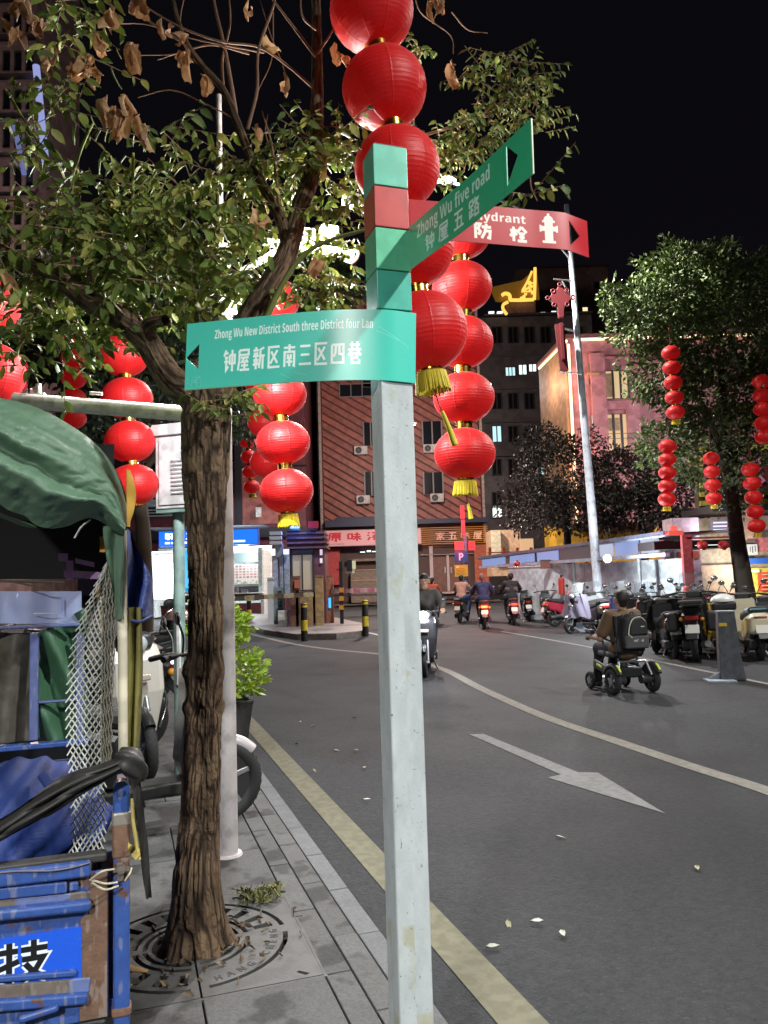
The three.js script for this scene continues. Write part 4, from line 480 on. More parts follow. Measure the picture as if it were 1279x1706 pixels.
{ // parking sign with red light panels
  const d = 30, t = thing('parking_sign', 'blue parking sign with red light panels on a slim pole', 'sign', at(775, 1000, d).setY(0)); wm('pole', [bar(at(775, 1012, d).setY(0), at(775, 893, d), 0.09)], worn([0.14, 0.15, 0.24], 301), t);
  const redg = glow([1, 0.03, 0.05], 1.3); wm('light_panel', fbox(757, 902, 771, 917, d, 0.12, 0.2), redg, t); wm('light_panel', fbox(780, 902, 790, 917, d, 0.12, 0.2), redg, t); wm('light_panel_slot', [0, 1].map((i) => fbox(782, 906 + i * 4, 788, 907 + i * 4, d, 0.02, 0.215)), MT.black, t);
  wm('light_tube', [fbox(767, 842, 773, 864, d, 0.12, 0.05), fbox(769, 866, 774, 891, d, 0.12, 0.05)], redg, t);
  const g = fbox(757, 918, 777, 937, d, 0.06, 0.2); g.computeBoundingBox(); const q = g.boundingBox; wm('parking_panel', uvFit(prep(g), q.min.x, q.min.y, q.max.x - q.min.x, q.max.y - q.min.y), mat([1, 1, 1], 0.4, 0, { map: canvasTex(128, 128, (c) => { c.fillStyle = '#1a2a66'; c.fillRect(0, 0, 128, 128); fitText(c, 'P', 34, 22, 58, 88, '#c8c4dc'); }), emissive: C([0.05, 0.07, 0.25]), emissiveIntensity: 0.35 }), t);
  const y = fbox(757, 941, 778, 961, d, 0.06, 0.2); y.computeBoundingBox(); const w = y.boundingBox; wm('fee_panel', uvFit(prep(y), w.min.x, w.min.y, w.max.x - w.min.x, w.max.y - w.min.y), mat([1, 1, 1], 0.4, 0, { map: canvasTex(128, 128, (c) => { c.fillStyle = '#c09a10'; c.fillRect(0, 0, 128, 128); c.fillStyle = '#6a4c10'; for (let i = 0; i < 5; i++) c.fillRect(14, 40 + i * 16, 80 + (i % 2) * 18, 5); c.fillStyle = '#e0c890'; c.fillRect(14, 10, 26, 20); }) }), t); bulbLight(at(764, 910, d - 0.6), 4, [1, 0.05, 0.06], 0.2); bulbLight(at(770, 868, d - 0.5), 5, [1, 0.05, 0.06], 0.2);
}
{ // white hoarding and the parking shed
  const A = V(4.6, 0, -29), B = V(8.15, 0, -20.9), t = thing('white_hoarding', 'long white hoarding wall behind the parked motorbikes', 'wall', A.clone()), n = 8, m = [worn([0.58, 0.64, 0.68], 311, 1.5), worn([0.55, 0.61, 0.65], 312, 1.5)]; for (let i = 0; i < n; i++) { const a = A.clone().lerp(B, i / n + 0.001).setY(0.95), b = A.clone().lerp(B, (i + 1) / n - 0.001).setY(0.95); wm('panel', beam(a, b, 0.08, 1.84), m[i % 2], t); } wm('top_rail', beam(A.clone().setY(1.89), B.clone().setY(1.89), 0.14, 0.05), MT.white, t);
  const s = thing('parking_shed', 'low shed roof with pale lit panels over the motorbikes', 'shed', V(5.4, 0, -28)); const la = at(800, 931, 33), lb = at(1112, 890, 20), la2 = at(800, 945, 33), lb2 = at(1112, 924, 20);
  const back = V(2.2, 0.1, -0.6); const f = (k, y) => { const top = la.clone().lerp(lb, k), bot = la2.clone().lerp(lb2, k); return bot.lerp(top, y); };
  wm('roof', [beam(f(0, 1.1), f(1, 1.06), 0.25, 0.1), grid(10, 1, (u, v) => f(u, 1.05).addScaledVector(back, v), 0.05)], worn([0.06, 0.07, 0.11], 313, 1), s); wm('fascia_rail', [beam(f(0, 0.0), f(1, 0.0), 0.12, 0.1), beam(f(0, 0.95), f(1, 0.95), 0.12, 0.07)], worn([0.25, 0.28, 0.36], 314), s);
  const pl = glow([0.35, 0.48, 0.95], 0.7), pw = glow([0.6, 0.68, 0.9], 0.8); [[0.02, 0.2, pl], [0.24, 0.4, pl], [0.42, 0.54, pl], [0.72, 0.8, pw], [0.81, 0.9, pl], [0.91, 0.97, pw]].forEach(([a, b, mm]) => wm('light_panel', beam(f(a, 0.52), f(b, 0.52), 0.05, (f(a, 0.9).y - f(a, 0.14).y)), mm, s)); [[0.55, 0.71]].forEach(([a, b]) => wm('dark_panel', beam(f(a, 0.52), f(b, 0.52), 0.05, 0.5), MT.black, s));
  for (const k of [0.33, 0.62, 0.9]) wm('post', bar(f(k, 0).setY(0), f(k, 0.1), 0.05), worn([0.16, 0.18, 0.19], 315), s);
  const flood = thing('flood_light', 'bright white flood light on the lamp post beside the shed', 'flood light', at(1010, 931, 20.5)); wm('lamp_face', new THREE.SphereGeometry(0.07, 14, 10).translate(...at(1010, 931, 20.4).toArray()), glow([0.95, 1, 1], 9), flood); wm('housing', new THREE.CylinderGeometry(0.11, 0.06, 0.16, 14).rotateX(Math.PI / 2).translate(...at(1010, 931, 20.55).toArray()), MT.grey, flood); wm('bracket', bar(at(1010, 931, 20.6), at(996, 934, 22.4), 0.025), MT.grey, flood); bulbLight(at(1010, 931, 20.15), 45, [0.92, 0.97, 1], 0.08);
  // red gate frame at the near end of the shed
  const gd = 19.5, rp = thing('red_gate_frame', 'red steel gate frame with lanterns at the near end of the shed', 'gate frame', at(1150, 1010, gd).setY(0)), rm = worn([0.28, 0.035, 0.045], 316, 0.6); wm('post', [fbox(1144, 890, 1152, 1020, gd, 0.14)], rm, rp); wm('beam', [fbox(1085, 886, 1215, 890, gd, 0.2), fbox(1144, 893, 1215, 898, gd, 0.2)], rm, rp); wm('cap', [fbox(1112, 884, 1136, 892, gd, 0.3, 0.1)], glow([1, 0.1, 0.06], 0.8), rp); wm('lamp_box', fbox(1118, 876, 1127, 886, gd, 0.12, 0.05), glow([1, 0.08, 0.06], 1.6), rp); wm('dark_roof', [fbox(1090, 898, 1215, 916, gd + 0.5, 1.5)], MT.black, rp); wm('lit_edge', [fbox(1160, 907, 1200, 909, gd, 0.1)], lamp.white, rp); bulbLight(at(1122, 880, gd - 0.4), 0.6, [1, 0.1, 0.08], 0.1);
  const lt = mat([0.4, 0.02, 0.025], 0.5); for (const [x, y] of [[861, 939], [940, 936], [1170, 908], [1205, 908]]) { const o = thing('small_red_lantern', `small round red lantern under the shed roof, ${{ 861: 'nearest the riders', 940: 'left of the lamp post', 1170: 'beside the red gate post', 1205: 'at the right end' }[x]}`, 'lantern', at(x, y, x < 1000 ? 26 : 19.2), 0, 'small lanterns under the shed'); const r = x < 1000 ? 0.11 : 0.13; mesh('globe', ball(r, 0, 0, 0, 1, 0.85, 1, 14), lt, o); mesh('cap', [cyl(r * 0.4, r * 0.4, 0.03, 0, r * 0.85, 0, 10), cyl(r * 0.4, r * 0.4, 0.03, 0, -r * 0.85, 0, 10)], MT.gold, o); }
  const bd = thing('notice_board', 'brown and white notice board hanging above the hoarding', 'notice board', at(910, 941, 26.5)); wm('board', fbox(901, 933, 922, 947, 26.5, 0.08), worn([0.2, 0.07, 0.05], 317, 0.3), bd); wm('frame', [fbox(900, 932, 923, 934, 26.5, 0.1, 0.02), fbox(900, 946, 923, 947.5, 26.5, 0.1, 0.02)], MT.darkSteel, bd);
  const sh = thing('small_kiosk', 'small beige kiosk lit from inside beyond the shed', 'kiosk', at(845, 930, 40).setY(0)); wm('wall', fbox(820, 882, 866, 960, 40, 2), worn([0.4, 0.27, 0.17], 318), sh); wm('lit_door', fbox(868, 897, 888, 918, 39.5, 0.2), glow([1, 0.6, 0.3], 0.8), sh); wm('edge', fbox(819, 884, 832, 930, 40, 0.3, 0.3), worn([0.45, 0.42, 0.3], 319), sh); const rf = thing('red_fence', 'low red fence running behind the shed', 'fence', at(900, 920, 37).setY(0)); wm('rail', [fbox(812, 914, 1010, 922, 37, 0.1)], worn([0.42, 0.07, 0.03], 320), rf); for (let i = 0; i < 9; i++) wm('post', fbox(815 + i * 23, 912, 818 + i * 23, 945, 37, 0.14, 0.02), worn([0.3, 0.05, 0.03], 321), rf);
  const yb = thing('yellow_shop', 'yellow fronted shop half hidden by the dark trees', 'shop', at(1000, 940, 40).setY(0)); wm('wall', fbox(930, 868, 1095, 960, 40, 3), worn([0.5, 0.3, 0.03], 322, 2), yb); wm('sign_board', fbox(1000, 872, 1090, 884, 40, 0.2, 0.3), worn([0.4, 0.07, 0.03], 323), yb); wm('awning', fbox(930, 864, 1095, 868, 40, 1, 0.8), MT.black, yb);
}
{ // shop with the yellow fascia on the right
  const d = 24, t = thing('yellow_fascia_shop', 'shop with yellow slatted fascia and poster covered front behind the right tree', 'shop', at(1220, 1000, d).setY(0));
  wm('pillar', fbox(1130, 862, 1163, 1040, d - 1.5, 0.8), worn([0.4, 0.3, 0.32], 331, 1), t); wm('pillar_band', fbox(1129, 918, 1164, 931, d - 1.5, 0.1, 0.03), mat([0.3, 0.06, 0.02], 0.5), t); wm('light_strip', beam(at(1140, 979, d - 1.6), at(1163, 985, d - 1.6), 0.04, 0.05), glow([1, 0.9, 0.4], 1.2), t);
  const sl = worn([0.5, 0.4, 0.07], 332, 1); for (let i = 0; i < 7; i++) wm('fascia_slat', fbox(1165, 740 + i * 15, 1340, 753 + i * 15, d, 0.12, 0.1), sl, t); wm('fascia_back', fbox(1165, 735, 1340, 856, d, 0.3), mat([0.1, 0.08, 0.02], 0.6), t); wm('soffit', fbox(1160, 842, 1340, 858, d, 2.4, 1.2), MT.black, t);
  const sb = wm('sign_board', fbox(1168, 756, 1268, 822, d, 0.1, 0.35), worn([0.12, 0.015, 0.025], 333), t); const g = fbox(1170, 757, 1266, 820, d, 0.02, 0.38); g.computeBoundingBox(); const q = g.boundingBox; wm('sign_lettering', uvFit(prep(g), q.min.x, q.min.y, q.max.x - q.min.x, q.max.y - q.min.y), mat([1, 1, 1], 0.5, 0, { transparent: true, alphaTest: 0.5, map: canvasTex(384, 252, (c) => { glyph(c, '行', 20, 20, 150, 205, 34, '#c886a0'); glyph(c, '家', 215, 20, 150, 205, 34, '#c886a0'); }) }), sb);
  wm('shop_wall', [fbox(1163, 858, 1340, 1045, d, 0.2, -0.2)], worn([0.35, 0.3, 0.24], 334), t);
  const pan = [[1218, 858, 1260, 905, worn([0.45, 0.3, 0.24], 335)], [1259, 895, 1279, 920, worn([0.42, 0.14, 0.16], 336)], [1243, 929, 1300, 940, mat([0.02, 0.09, 0.4], 0.5)], [1240, 945, 1300, 1044, worn([0.45, 0.38, 0.07], 337)], [1262, 952, 1300, 985, mat([0.42, 0.06, 0.03], 0.5)], [1268, 990, 1300, 1006, mat([0.38, 0.04, 0.03], 0.5)], [1262, 1010, 1300, 1034, mat([0.45, 0.24, 0.02], 0.5)], [1163, 940, 1240, 1044, worn([0.3, 0.22, 0.17], 338)]]; pan.forEach(([x0, y0, x1, y1, m], i) => wm('poster', fbox(x0, y0, x1, y1, d, 0.05, 0.02 + i * 0.015), m, t)); for (let i = 0; i < 5; i++) wm('poster_line', fbox(1264, 956 + i * 6, 1298, 958 + i * 6, d, 0.02, 0.2), mat([0.5, 0.4, 0.3], 0.5), t);
  const lb = fbox(1241, 907, 1256, 925, d, 0.1, 0.2); lb.computeBoundingBox(); const z = lb.boundingBox; wm('light_box', uvFit(prep(lb), z.min.x, z.min.y, z.max.x - z.min.x, z.max.y - z.min.y), mat([0.1, 0.1, 0.1], 0.5, 0, { emissive: C([0.9, 0.9, 0.88]), emissiveIntensity: 0.8, emissiveMap: canvasTex(64, 80, (c) => { c.fillStyle = '#fff'; c.fillRect(0, 0, 64, 80); c.fillStyle = '#333'; c.fillRect(28, 14, 8, 50); c.fillRect(14, 20, 6, 36); c.fillRect(46, 10, 7, 46); }) }), t); wm('lamp_tube', fbox(1241, 949, 1258, 954, d, 0.06, 0.25), glow([1, 0.95, 0.6], 2), t); wm('neon_sign', [0, 1, 2].map((i) => fbox(1189, 869 + i * 6, 1211, 872 + i * 6, d - 1, 0.05)), glow([1, 0.7, 0.9], 1.4), t); wm('neon_panel', fbox(1187, 866, 1213, 888, d - 1, 0.05, -0.06), glow([0.45, 0.5, 0.75], 0.35), t);
  bulbLight(at(1249, 951, d - 1), 14, [1, 0.9, 0.7], 0.1); bulbLight(at(1200, 878, d - 2), 8, [0.9, 0.8, 1], 0.15);
}
{ // grey road barrier post with a foot plate
  const p = gnd(1214, 1134), t = thing('steel_guard_post', 'dark grey tapered guard post with yellow stripe on a pale foot plate', 'post', p, -0.15), m = worn([0.065, 0.07, 0.08], 341, 0.5), s = (x) => (x * 11.35) / 1300;
  mesh('post', [poly([[-s(14), 0], [s(26), 0], [s(19), s(40)], [s(14), s(112)], [-s(12), s(112)], [-s(14), s(60)]], 0.16, 0.012).translate(0, 0.02, -0.08)], m, t); mesh('stripe', rbox(0.11, 0.045, 0.004, 0.001, -s(6), s(92), 0.083), mat([0.6, 0.4, 0.02], 0.4), t); mesh('cap', rbox(s(27), 0.02, 0.17, 0.004, s(1), s(113.5), 0), worn([0.3, 0.32, 0.35], 342), t); mesh('foot_plate', [rbox(s(44), 0.03, 0.34, 0.006, -s(16), 0.015, 0.08), poly([[-s(34), 0], [-s(14), 0], [-s(14), 0.1]], 0.02).translate(0, 0.03, 0)], worn([0.24, 0.28, 0.33], 343), t);
}
// ------------------------------------------------------------------ the near tree
const barkBump = tex([256, 512], (x, y) => { const w = fbm(x * 4 + 7, y * 4, 4, 402, 3) * 0.16; return Math.abs(2 * vn((x + w) * 12, y * 12, 12, 401) - 1) * 0.6 + 0.4 * fbm(x * 24, y * 24, 24, 403, 3); }, 1, false);
const barkMap = tex([256, 512], (x, y) => { const w = fbm(x * 4 + 7, y * 4, 4, 402, 3) * 0.16, k = Math.abs(2 * vn((x + w) * 12, y * 12, 12, 401) - 1); return mix3([0.035, 0.022, 0.014], mix3([0.2, 0.145, 0.09], [0.26, 0.21, 0.14], fbm(x * 5, y * 5, 5, 404, 4)), sst(0.05, 0.75, k) * (0.5 + 0.5 * fbm(x * 20, y * 20, 20, 405, 3))); }, 1);
barkMap.repeat.set(1 / 0.3, 1 / 1.6); barkBump.repeat.set(1 / 0.3, 1 / 1.6);
const bark = mat([0.95, 0.95, 0.95], 0.85, 0, { map: barkMap, bumpMap: barkBump, bumpScale: 0.012 });
const twigMat = mat([0.2, 0.11, 0.065], 0.8), shootMat = mat([0.23, 0.27, 0.04], 0.6);
const furrow = (a, l) => { const u = a / (2 * Math.PI), w = 0.014 * (vn(u * 8, l * 9, 8, 433) - 0.5) + 0.008 * (vn(u * 16, l * 25, 16, 434) - 0.5), r1 = Math.abs(2 * vn((u + w) * 34, l * 9, 34, 431) - 1), r2 = Math.abs(2 * vn((u + w) * 60, l * 26, 60, 432) - 1), cr = vn(u * 40, l * 34, 40, 435); return sst(0.02, 0.45, r1) * 0.62 + sst(0.0, 0.5, r2) * 0.3 + 0.08 * cr - (cr > 0.8 ? 0.25 * (cr - 0.8) * 5 : 0); };
const furrowShade = (a, l) => { const k = furrow(a, l), f = fbm((a / 6.283) * 6, l * 9, 6, 436, 4), m = fbm((a / 6.283) * 3, l * 2.2, 3, 437, 3); return mix3([0.022, 0.014, 0.01], mul3(mix3([0.12, 0.07, 0.042], [0.24, 0.165, 0.1], f), 0.3 + 0.95 * m), k * k * (0.6 + 0.4 * f)); };
const furrowed = mat([1, 1, 1], 0.9, 0, { phys: true, specularIntensity: 0.4, vertexColors: true, bumpMap: bumpFine, bumpScale: 0.003 });
const barkRidge = (s, amp) => (a, l, r) => { const u = a / (2 * Math.PI), w = 0.08 * vn(u * 6, l * 9, 6, s + 3), k = Math.abs(2 * vn((u + w) * 22, l * 3.2, 22, s) - 1) * 0.7 + 0.3 * Math.abs(2 * vn((u + w) * 40, l * 11, 40, s + 7) - 1); return amp * (k - 0.55) + 0.012 * (fbm(u * 3, l * 5, 3, s + 5, 3) - 0.5); };
const LEAFCOL = [[0.1, 0.15, 0.025], [0.14, 0.19, 0.035], [0.19, 0.23, 0.045], [0.28, 0.28, 0.07], [0.07, 0.11, 0.022]];
const leafMats = LEAFCOL.map((c) => mat(c, 0.6, 0, { phys: true, specularIntensity: 0.5, transmission: 0.3, thickness: 0 }));
{
  const base = S(-0.745, 0.13, -0.9), t = thing('street_tree', 'street tree with furrowed brown trunk and dead leaf clusters, in the round iron grate', 'tree', base), q = rng(4242);
  const P = (x, y, d) => at(x, y, d).sub(base), d0 = 3.5;
  const flare = (a, l, r) => 0.011 * (furrow(a, l) - 0.6) + 0.012 * (fbm((a / 6.283) * 3, l * 5, 3, 438, 3) - 0.5) + 0.075 * Math.exp(-l / 0.1) * (0.6 + 0.5 * Math.sin(a * 5 + 1) + 0.3 * Math.sin(a * 3)) + 0.03 * Math.exp(-(((l - 1.2) / 0.06) ** 2)) * (0.5 + 0.5 * Math.sin(a * 3 + 2)) + 0.02 * Math.exp(-(((l - 1.05) / 0.03) ** 2)) * Math.sin(a * 4);
  const trunkPts = [V(0, -0.06, 0), V(0.005, 0.25, 0), P(331, 1380, 3.45), P(340, 1180, 3.43), P(343, 1000, 3.45), P(342, 840, 3.48), P(343, 720, 3.5), P(342, 655, 3.52), P(338, 620, 3.56)];
  mesh('trunk', taper(trunkPts, [0.12, 0.096, 0.086, 0.08, 0.074, 0.071, 0.071, 0.075, 0.084, 0.102, 0.11, 0.08], 700, 260, flare, furrowShade), furrowed, t);
  const limbs = [], limb = (ps, rs, m = bark, name = 'branch', seg = 40) => { const o9 = limbs.length * 3.7, g = m === bark ? taper(ps, rs, seg * 3, 72, (a, l, r) => 0.1 * r * (furrow(a, l + o9) - 0.6) + 0.16 * r * (fbm((a / 6.283) * 3, l * 9 + o9, 3, 439, 3) - 0.5), (a, l) => mul3(furrowShade(a, l + o9), 1.15)) : taper(ps, rs, seg, 8); limbs.push(ps); return mesh(name, g, m === bark ? furrowed : m, t); };
  limb([P(345, 690, 3.52), P(318, 655, 3.5), P(285, 632, 3.48), P(240, 565, 3.44), P(205, 535, 3.4), P(140, 496, 3.36), P(85, 455, 3.32), P(40, 435, 3.3), P(-40, 400, 3.28)], [0.085, 0.07, 0.06, 0.056, 0.05, 0.045, 0.035, 0.03, 0.022], bark, 'branch', 70);
  limb([P(236, 562, 3.44), P(250, 540, 3.4), P(272, 534, 3.36), P(276, 533, 3.35)], [0.035, 0.032, 0.028, 0.024]);
  limb([P(345, 690, 3.52), P(365, 640, 3.54), P(400, 560, 3.56), P(425, 515, 3.58), P(458, 462, 3.58), P(480, 415, 3.6), P(500, 345, 3.6), P(520, 285, 3.6), P(527, 200, 3.6), P(528, 100, 3.62), P(526, -10, 3.65), P(520, -120, 3.7)], [0.085, 0.07, 0.062, 0.055, 0.046, 0.042, 0.036, 0.03, 0.026, 0.022, 0.02, 0.016], bark, 'branch', 110);
  limb([P(479, 420, 3.6), P(470, 372, 3.58), P(440, 315, 3.56), P(412, 250, 3.54), P(395, 205, 3.52), P(372, 150, 3.5), P(338, 110, 3.48), P(310, 70, 3.46), P(290, 10, 3.44), P(280, -60, 3.42)], [0.032, 0.028, 0.024, 0.021, 0.019, 0.016, 0.013, 0.011, 0.009, 0.008], bark, 'branch', 60);
  limb([P(150, 470, 3.36), P(155, 440, 3.34), P(158, 420, 3.34)], [0.02, 0.018, 0.017]);
  const tw = (ps, r0, r1, m = twigMat) => mesh('twig', taper(ps, [r0, (r0 + r1) / 2, r1], 16, 7), m, t);
  for (const [pts, r] of [[[[395, 205], [385, 140], [372, 70], [356, 0], [350, -60]], 0.011], [[[412, 215], [428, 150], [430, 85], [458, 0], [465, -60]], 0.009], [[[372, 150], [370, 100], [383, 40], [380, -20]], 0.007], [[[440, 88], [310, 62], [240, 40], [190, 40]], 0.004], [[[520, 145], [480, 110], [430, 78], [370, 70], [300, 45], [240, 10]], 0.007], [[[526, 95], [500, 60], [470, 20], [440, -20]], 0.008], [[[528, 90], [548, 60], [560, 40]], 0.007], [[[415, 90], [350, 75], [290, 90], [235, 92]], 0.005], [[[395, 200], [340, 172], [285, 150], [230, 162]], 0.004], [[[340, 112], [300, 90], [262, 100]], 0.004], [[[308, 72], [270, 50], [225, 15], [215, -10]], 0.007], [[[466, 350], [458, 280], [450, 230], [436, 185]], 0.007], [[[448, 245], [442, 215], [446, 190]], 0.004], [[[480, 150], [470, 105], [455, 70], [430, -10]], 0.003], [[[315, 80], [300, 40], [310, -20]], 0.004], [[[455, 20], [452, 100], [430, 150]], 0.003], [[[527, 50], [505, 30], [500, -20]], 0.006]]) { let d = 3.55; tw(pts.map(([x, y]) => P(x, y, (d += (q() - 0.6) * 0.07))), r, r * 0.5); }
  for (const [pts, r] of [[[[215, 485], [216, 430], [220, 360], [222, 255]], 0.011], [[[216, 400], [245, 360], [276, 300]], 0.006], [[[215, 395], [180, 370], [140, 355]], 0.006], [[[218, 380], [240, 340], [262, 318]], 0.005], [[[120, 290], [138, 240], [155, 205]], 0.009], [[[10, 150], [40, 200], [75, 255]], 0.007], [[[230, 430], [260, 410], [290, 390]], 0.005], [[[217, 440], [190, 420], [165, 408]], 0.005]]) { let d = 3.3; tw(pts.map(([x, y]) => P(x, y, d)), r, r * 0.5, shootMat); }
  tw([P(437, 545, 3.4), P(470, 475, 3.38), P(505, 425, 3.36), P(545, 402, 3.34), P(618, 380, 3.3)], 0.016, 0.007, mat([0.12, 0.14, 0.03], 0.6));
  tw([P(523, 270, 3.6), P(580, 250, 3.85), P(650, 240, 4), P(740, 215, 4.02), P(830, 185, 4), P(880, 150, 4)], 0.014, 0.005); tw([P(690, 228, 4), P(688, 150, 4), P(694, 85, 4)], 0.006, 0.003); tw([P(790, 200, 4), P(842, 160, 4), P(850, 95, 4)], 0.006, 0.003); tw([P(842, 165, 4), P(890, 145, 4)], 0.005, 0.003); tw([P(860, 170, 4), P(900, 200, 4)], 0.005, 0.003); tw([P(690, -10, 3.9), P(700, 20, 3.9), P(752, 62, 3.9), P(755, 90, 3.9)], 0.004, 0.002); tw([P(752, 20, 3.9), P(780, 50, 3.9), P(812, 55, 3.9)], 0.004, 0.002);
  tw([P(855, 300, 2.6), P(880, 290, 2.62), P(885, 315, 2.64), P(895, 335, 2.66)], 0.004, 0.002);
  // leafy sprigs: a thin twig with leaves on both sides
  const geos = [leafGeo(0.086, 0.04, 0.007), leafGeo(0.072, 0.035, 0.009), leafGeo(0.097, 0.043, 0.005)], small = [leafGeo(0.06, 0.03, 0.006), leafGeo(0.055, 0.026, 0.007)];
  const L = [], twigs = [], sprig = (p, dir, n, sz, kind) => {
    const len = (0.035 + 0.02 * q()) * n * (kind ? 0.5 : 0.85), e = p.clone().addScaledVector(dir, len).add(V(0, -0.12 * len, 0)); twigs.push(bar(p, e, 0.0028, 0.0014, 4));
    for (let i = 0; i < n; i++) { const k = (i + 0.6) / n, b = p.clone().lerp(e, k), sd = i % 2 ? 1 : -1, side = dir.clone().cross(Y).normalize().multiplyScalar(sd), v = dir.clone().multiplyScalar(0.5).addScaledVector(side, 0.7).add(V((q() - 0.5) * 0.7, -0.75 + (q() - 0.5) * 0.9, (q() - 0.5) * 0.7 + 0.1)).normalize(); L.push([b, v, sz * (0.42 + 0.62 * q()), kind]); }
  };
  const cl = [ // px centre, spread, sprigs, depth range, small?
    [150, 365, 95, 50, 24, 3.1, 3.7, 0], [250, 320, 80, 55, 24, 3.2, 3.8, 0], [90, 400, 110, 70, 34, 3, 3.6, 0], [210, 420, 110, 70, 44, 3.1, 3.7, 0], [320, 380, 75, 80, 38, 3.2, 3.8, 0], [300, 470, 110, 55, 40, 3.5, 3.9, 0], [170, 470, 120, 35, 34, 3.45, 3.9, 0], [60, 500, 80, 70, 24, 3.4, 3.8, 0], [395, 330, 45, 70, 18, 3.4, 3.9, 0], [430, 400, 50, 45, 14, 3.65, 3.9, 0], [390, 450, 40, 40, 12, 3.4, 3.7, 0], [500, 245, 42, 42, 22, 3.4, 3.7, 0], [560, 260, 45, 50, 20, 3.5, 3.9, 1], [565, 340, 45, 40, 20, 3.5, 3.9, 1], [420, 290, 40, 30, 12, 3.5, 3.8, 1], [480, 300, 50, 40, 16, 3.6, 3.9, 1], [545, 440, 45, 40, 26, 3.7, 4.1, 1], [520, 490, 50, 25, 16, 3.7, 4.1, 1], [270, 225, 25, 25, 6, 3.3, 3.6, 0], [50, 180, 28, 40, 3, 3.1, 3.4, 0], [30, 270, 40, 40, 5, 3.1, 3.4, 0], [110, 195, 25, 25, 3, 3.2, 3.5, 0], [115, 15, 30, 25, 5, 3.2, 3.5, 0], [105, 70, 16, 16, 4, 3.2, 3.5, 0], [125, 170, 20, 20, 4, 3.2, 3.5, 0],
    [70, 570, 75, 45, 16, 3.4, 3.9, 0], [180, 555, 60, 30, 16, 3.4, 3.9, 0], [395, 660, 20, 18, 5, 3.4, 3.5, 1], [380, 680, 20, 15, 4, 3.38, 3.44, 1],
    [745, 240, 50, 40, 26, 3.8, 4.2, 1], [800, 205, 50, 35, 22, 3.8, 4.2, 1], [850, 170, 45, 35, 18, 3.8, 4.2, 1], [870, 120, 28, 22, 11, 3.9, 4.1, 1], [848, 95, 14, 10, 4, 3.9, 4.1, 1], [898, 205, 20, 22, 9, 3.9, 4.1, 1], [694, 85, 12, 10, 4, 3.9, 4.1, 1], [790, 130, 25, 15, 6, 3.9, 4.1, 1], [720, 290, 30, 25, 10, 3.9, 4.2, 1], [888, 322, 10, 10, 3, 2.62, 2.66, 1],
  ];
  for (const [cx, cy, sx, sy, n, d1, d2, k] of cl) for (let i = 0; i < n * 1.3; i++) { const a = q() * 6.283, r = Math.sqrt(q()); const p = P(cx + Math.cos(a) * r * sx, cy + Math.sin(a) * r * sy, d1 + (d2 - d1) * q()); sprig(p, V(q() - 0.5, 0.25 * (q() - 0.3), q() - 0.5).normalize(), k ? 6 + ((q() * 4) | 0) : 5 + ((q() * 4) | 0), 1, k); }
  mesh('twigs', twigs, twigMat, t).userData.kind = 'stuff';
  L.sort((a, b) => b[0].z - a[0].z); const o3 = new THREE.Object3D(); const orient = (o, p, v, s) => { o.position.copy(p); const nz = V((q() - 0.5) * 1.3, 0.45 + (q() - 0.5) * 0.9, 0.6 + (q() - 0.5) * 1.2), xx = v.clone().cross(nz).normalize(), zz = xx.clone().cross(v).normalize(); o.quaternion.setFromRotationMatrix(new THREE.Matrix4().makeBasis(xx, v.clone().normalize(), zz)); o.scale.setScalar(s); };
  const big = L.filter((l) => !l[3]).slice(0, 290), rest = L.filter((l) => !big.includes(l));
  for (const [p, v, s] of big) { const o = new THREE.Mesh(geos[(q() * 3) | 0], leafMats[(q() * 5) | 0]); o.name = 'leaf'; o.castShadow = o.receiveShadow = true; orient(o, p, v, s); t.add(o); }
  for (const k of [0, 1]) (k ? small : geos).forEach((g, gi, arr) => { const set = rest.filter((l, i) => +l[3] === k && i % arr.length === gi); if (!set.length) return; const im = new THREE.InstancedMesh(g, mat([1, 1, 1], 0.6, 0, { phys: true, specularIntensity: 0.5, transmission: 0.3, thickness: 0 }), set.length), c = new THREE.Color(); set.forEach(([p, v, s], i) => { orient(o3, p, v, s); o3.updateMatrix(); im.setMatrixAt(i, o3.matrix); const col = mul3(LEAFCOL[(q() * 5) | 0], 0.7 + 0.6 * q()); im.setColorAt(i, c.setRGB(...col)); }); im.name = 'foliage'; im.userData.kind = 'stuff'; im.castShadow = im.receiveShadow = true; t.add(im); });
  // dead leaves, crumpled, in bunches
  const dead = [0, 1, 2, 3, 4].map((k) => { const g = new THREE.PlaneGeometry(0.075, 0.1, 8, 10), p = g.attributes.position; for (let i = 0; i < p.count; i++) { const x = p.getX(i), y = p.getY(i), e = Math.sqrt(Math.max(0, 1 - (y / 0.052) ** 2)); const X = x * (0.25 + 0.75 * e), a = 3.2 * X * 14 * (0.6 + 0.4 * k / 4); p.setXYZ(i, Math.sin(a) * 0.022 + 0.012 * (vn(X * 40 + 9, y * 40 + 9, 64, 440 + k) - 0.5), y + 0.01 * (vn(x * 60 + 5, y * 50 + 5, 64, 450 + k) - 0.5), 0.024 * (1 - Math.cos(a)) + 0.03 * (fbm(x * 30 + 4, y * 30 + 4, 64, 460 + k, 3) - 0.5) - 3 * y * y); } g.computeVertexNormals(); return g; });
  const deadM = [[0.42, 0.22, 0.09], [0.35, 0.17, 0.065], [0.5, 0.3, 0.14], [0.3, 0.16, 0.08]].map((c) => mat(c, 0.75, 0, { phys: true, transmission: 0.25, thickness: 0 }));
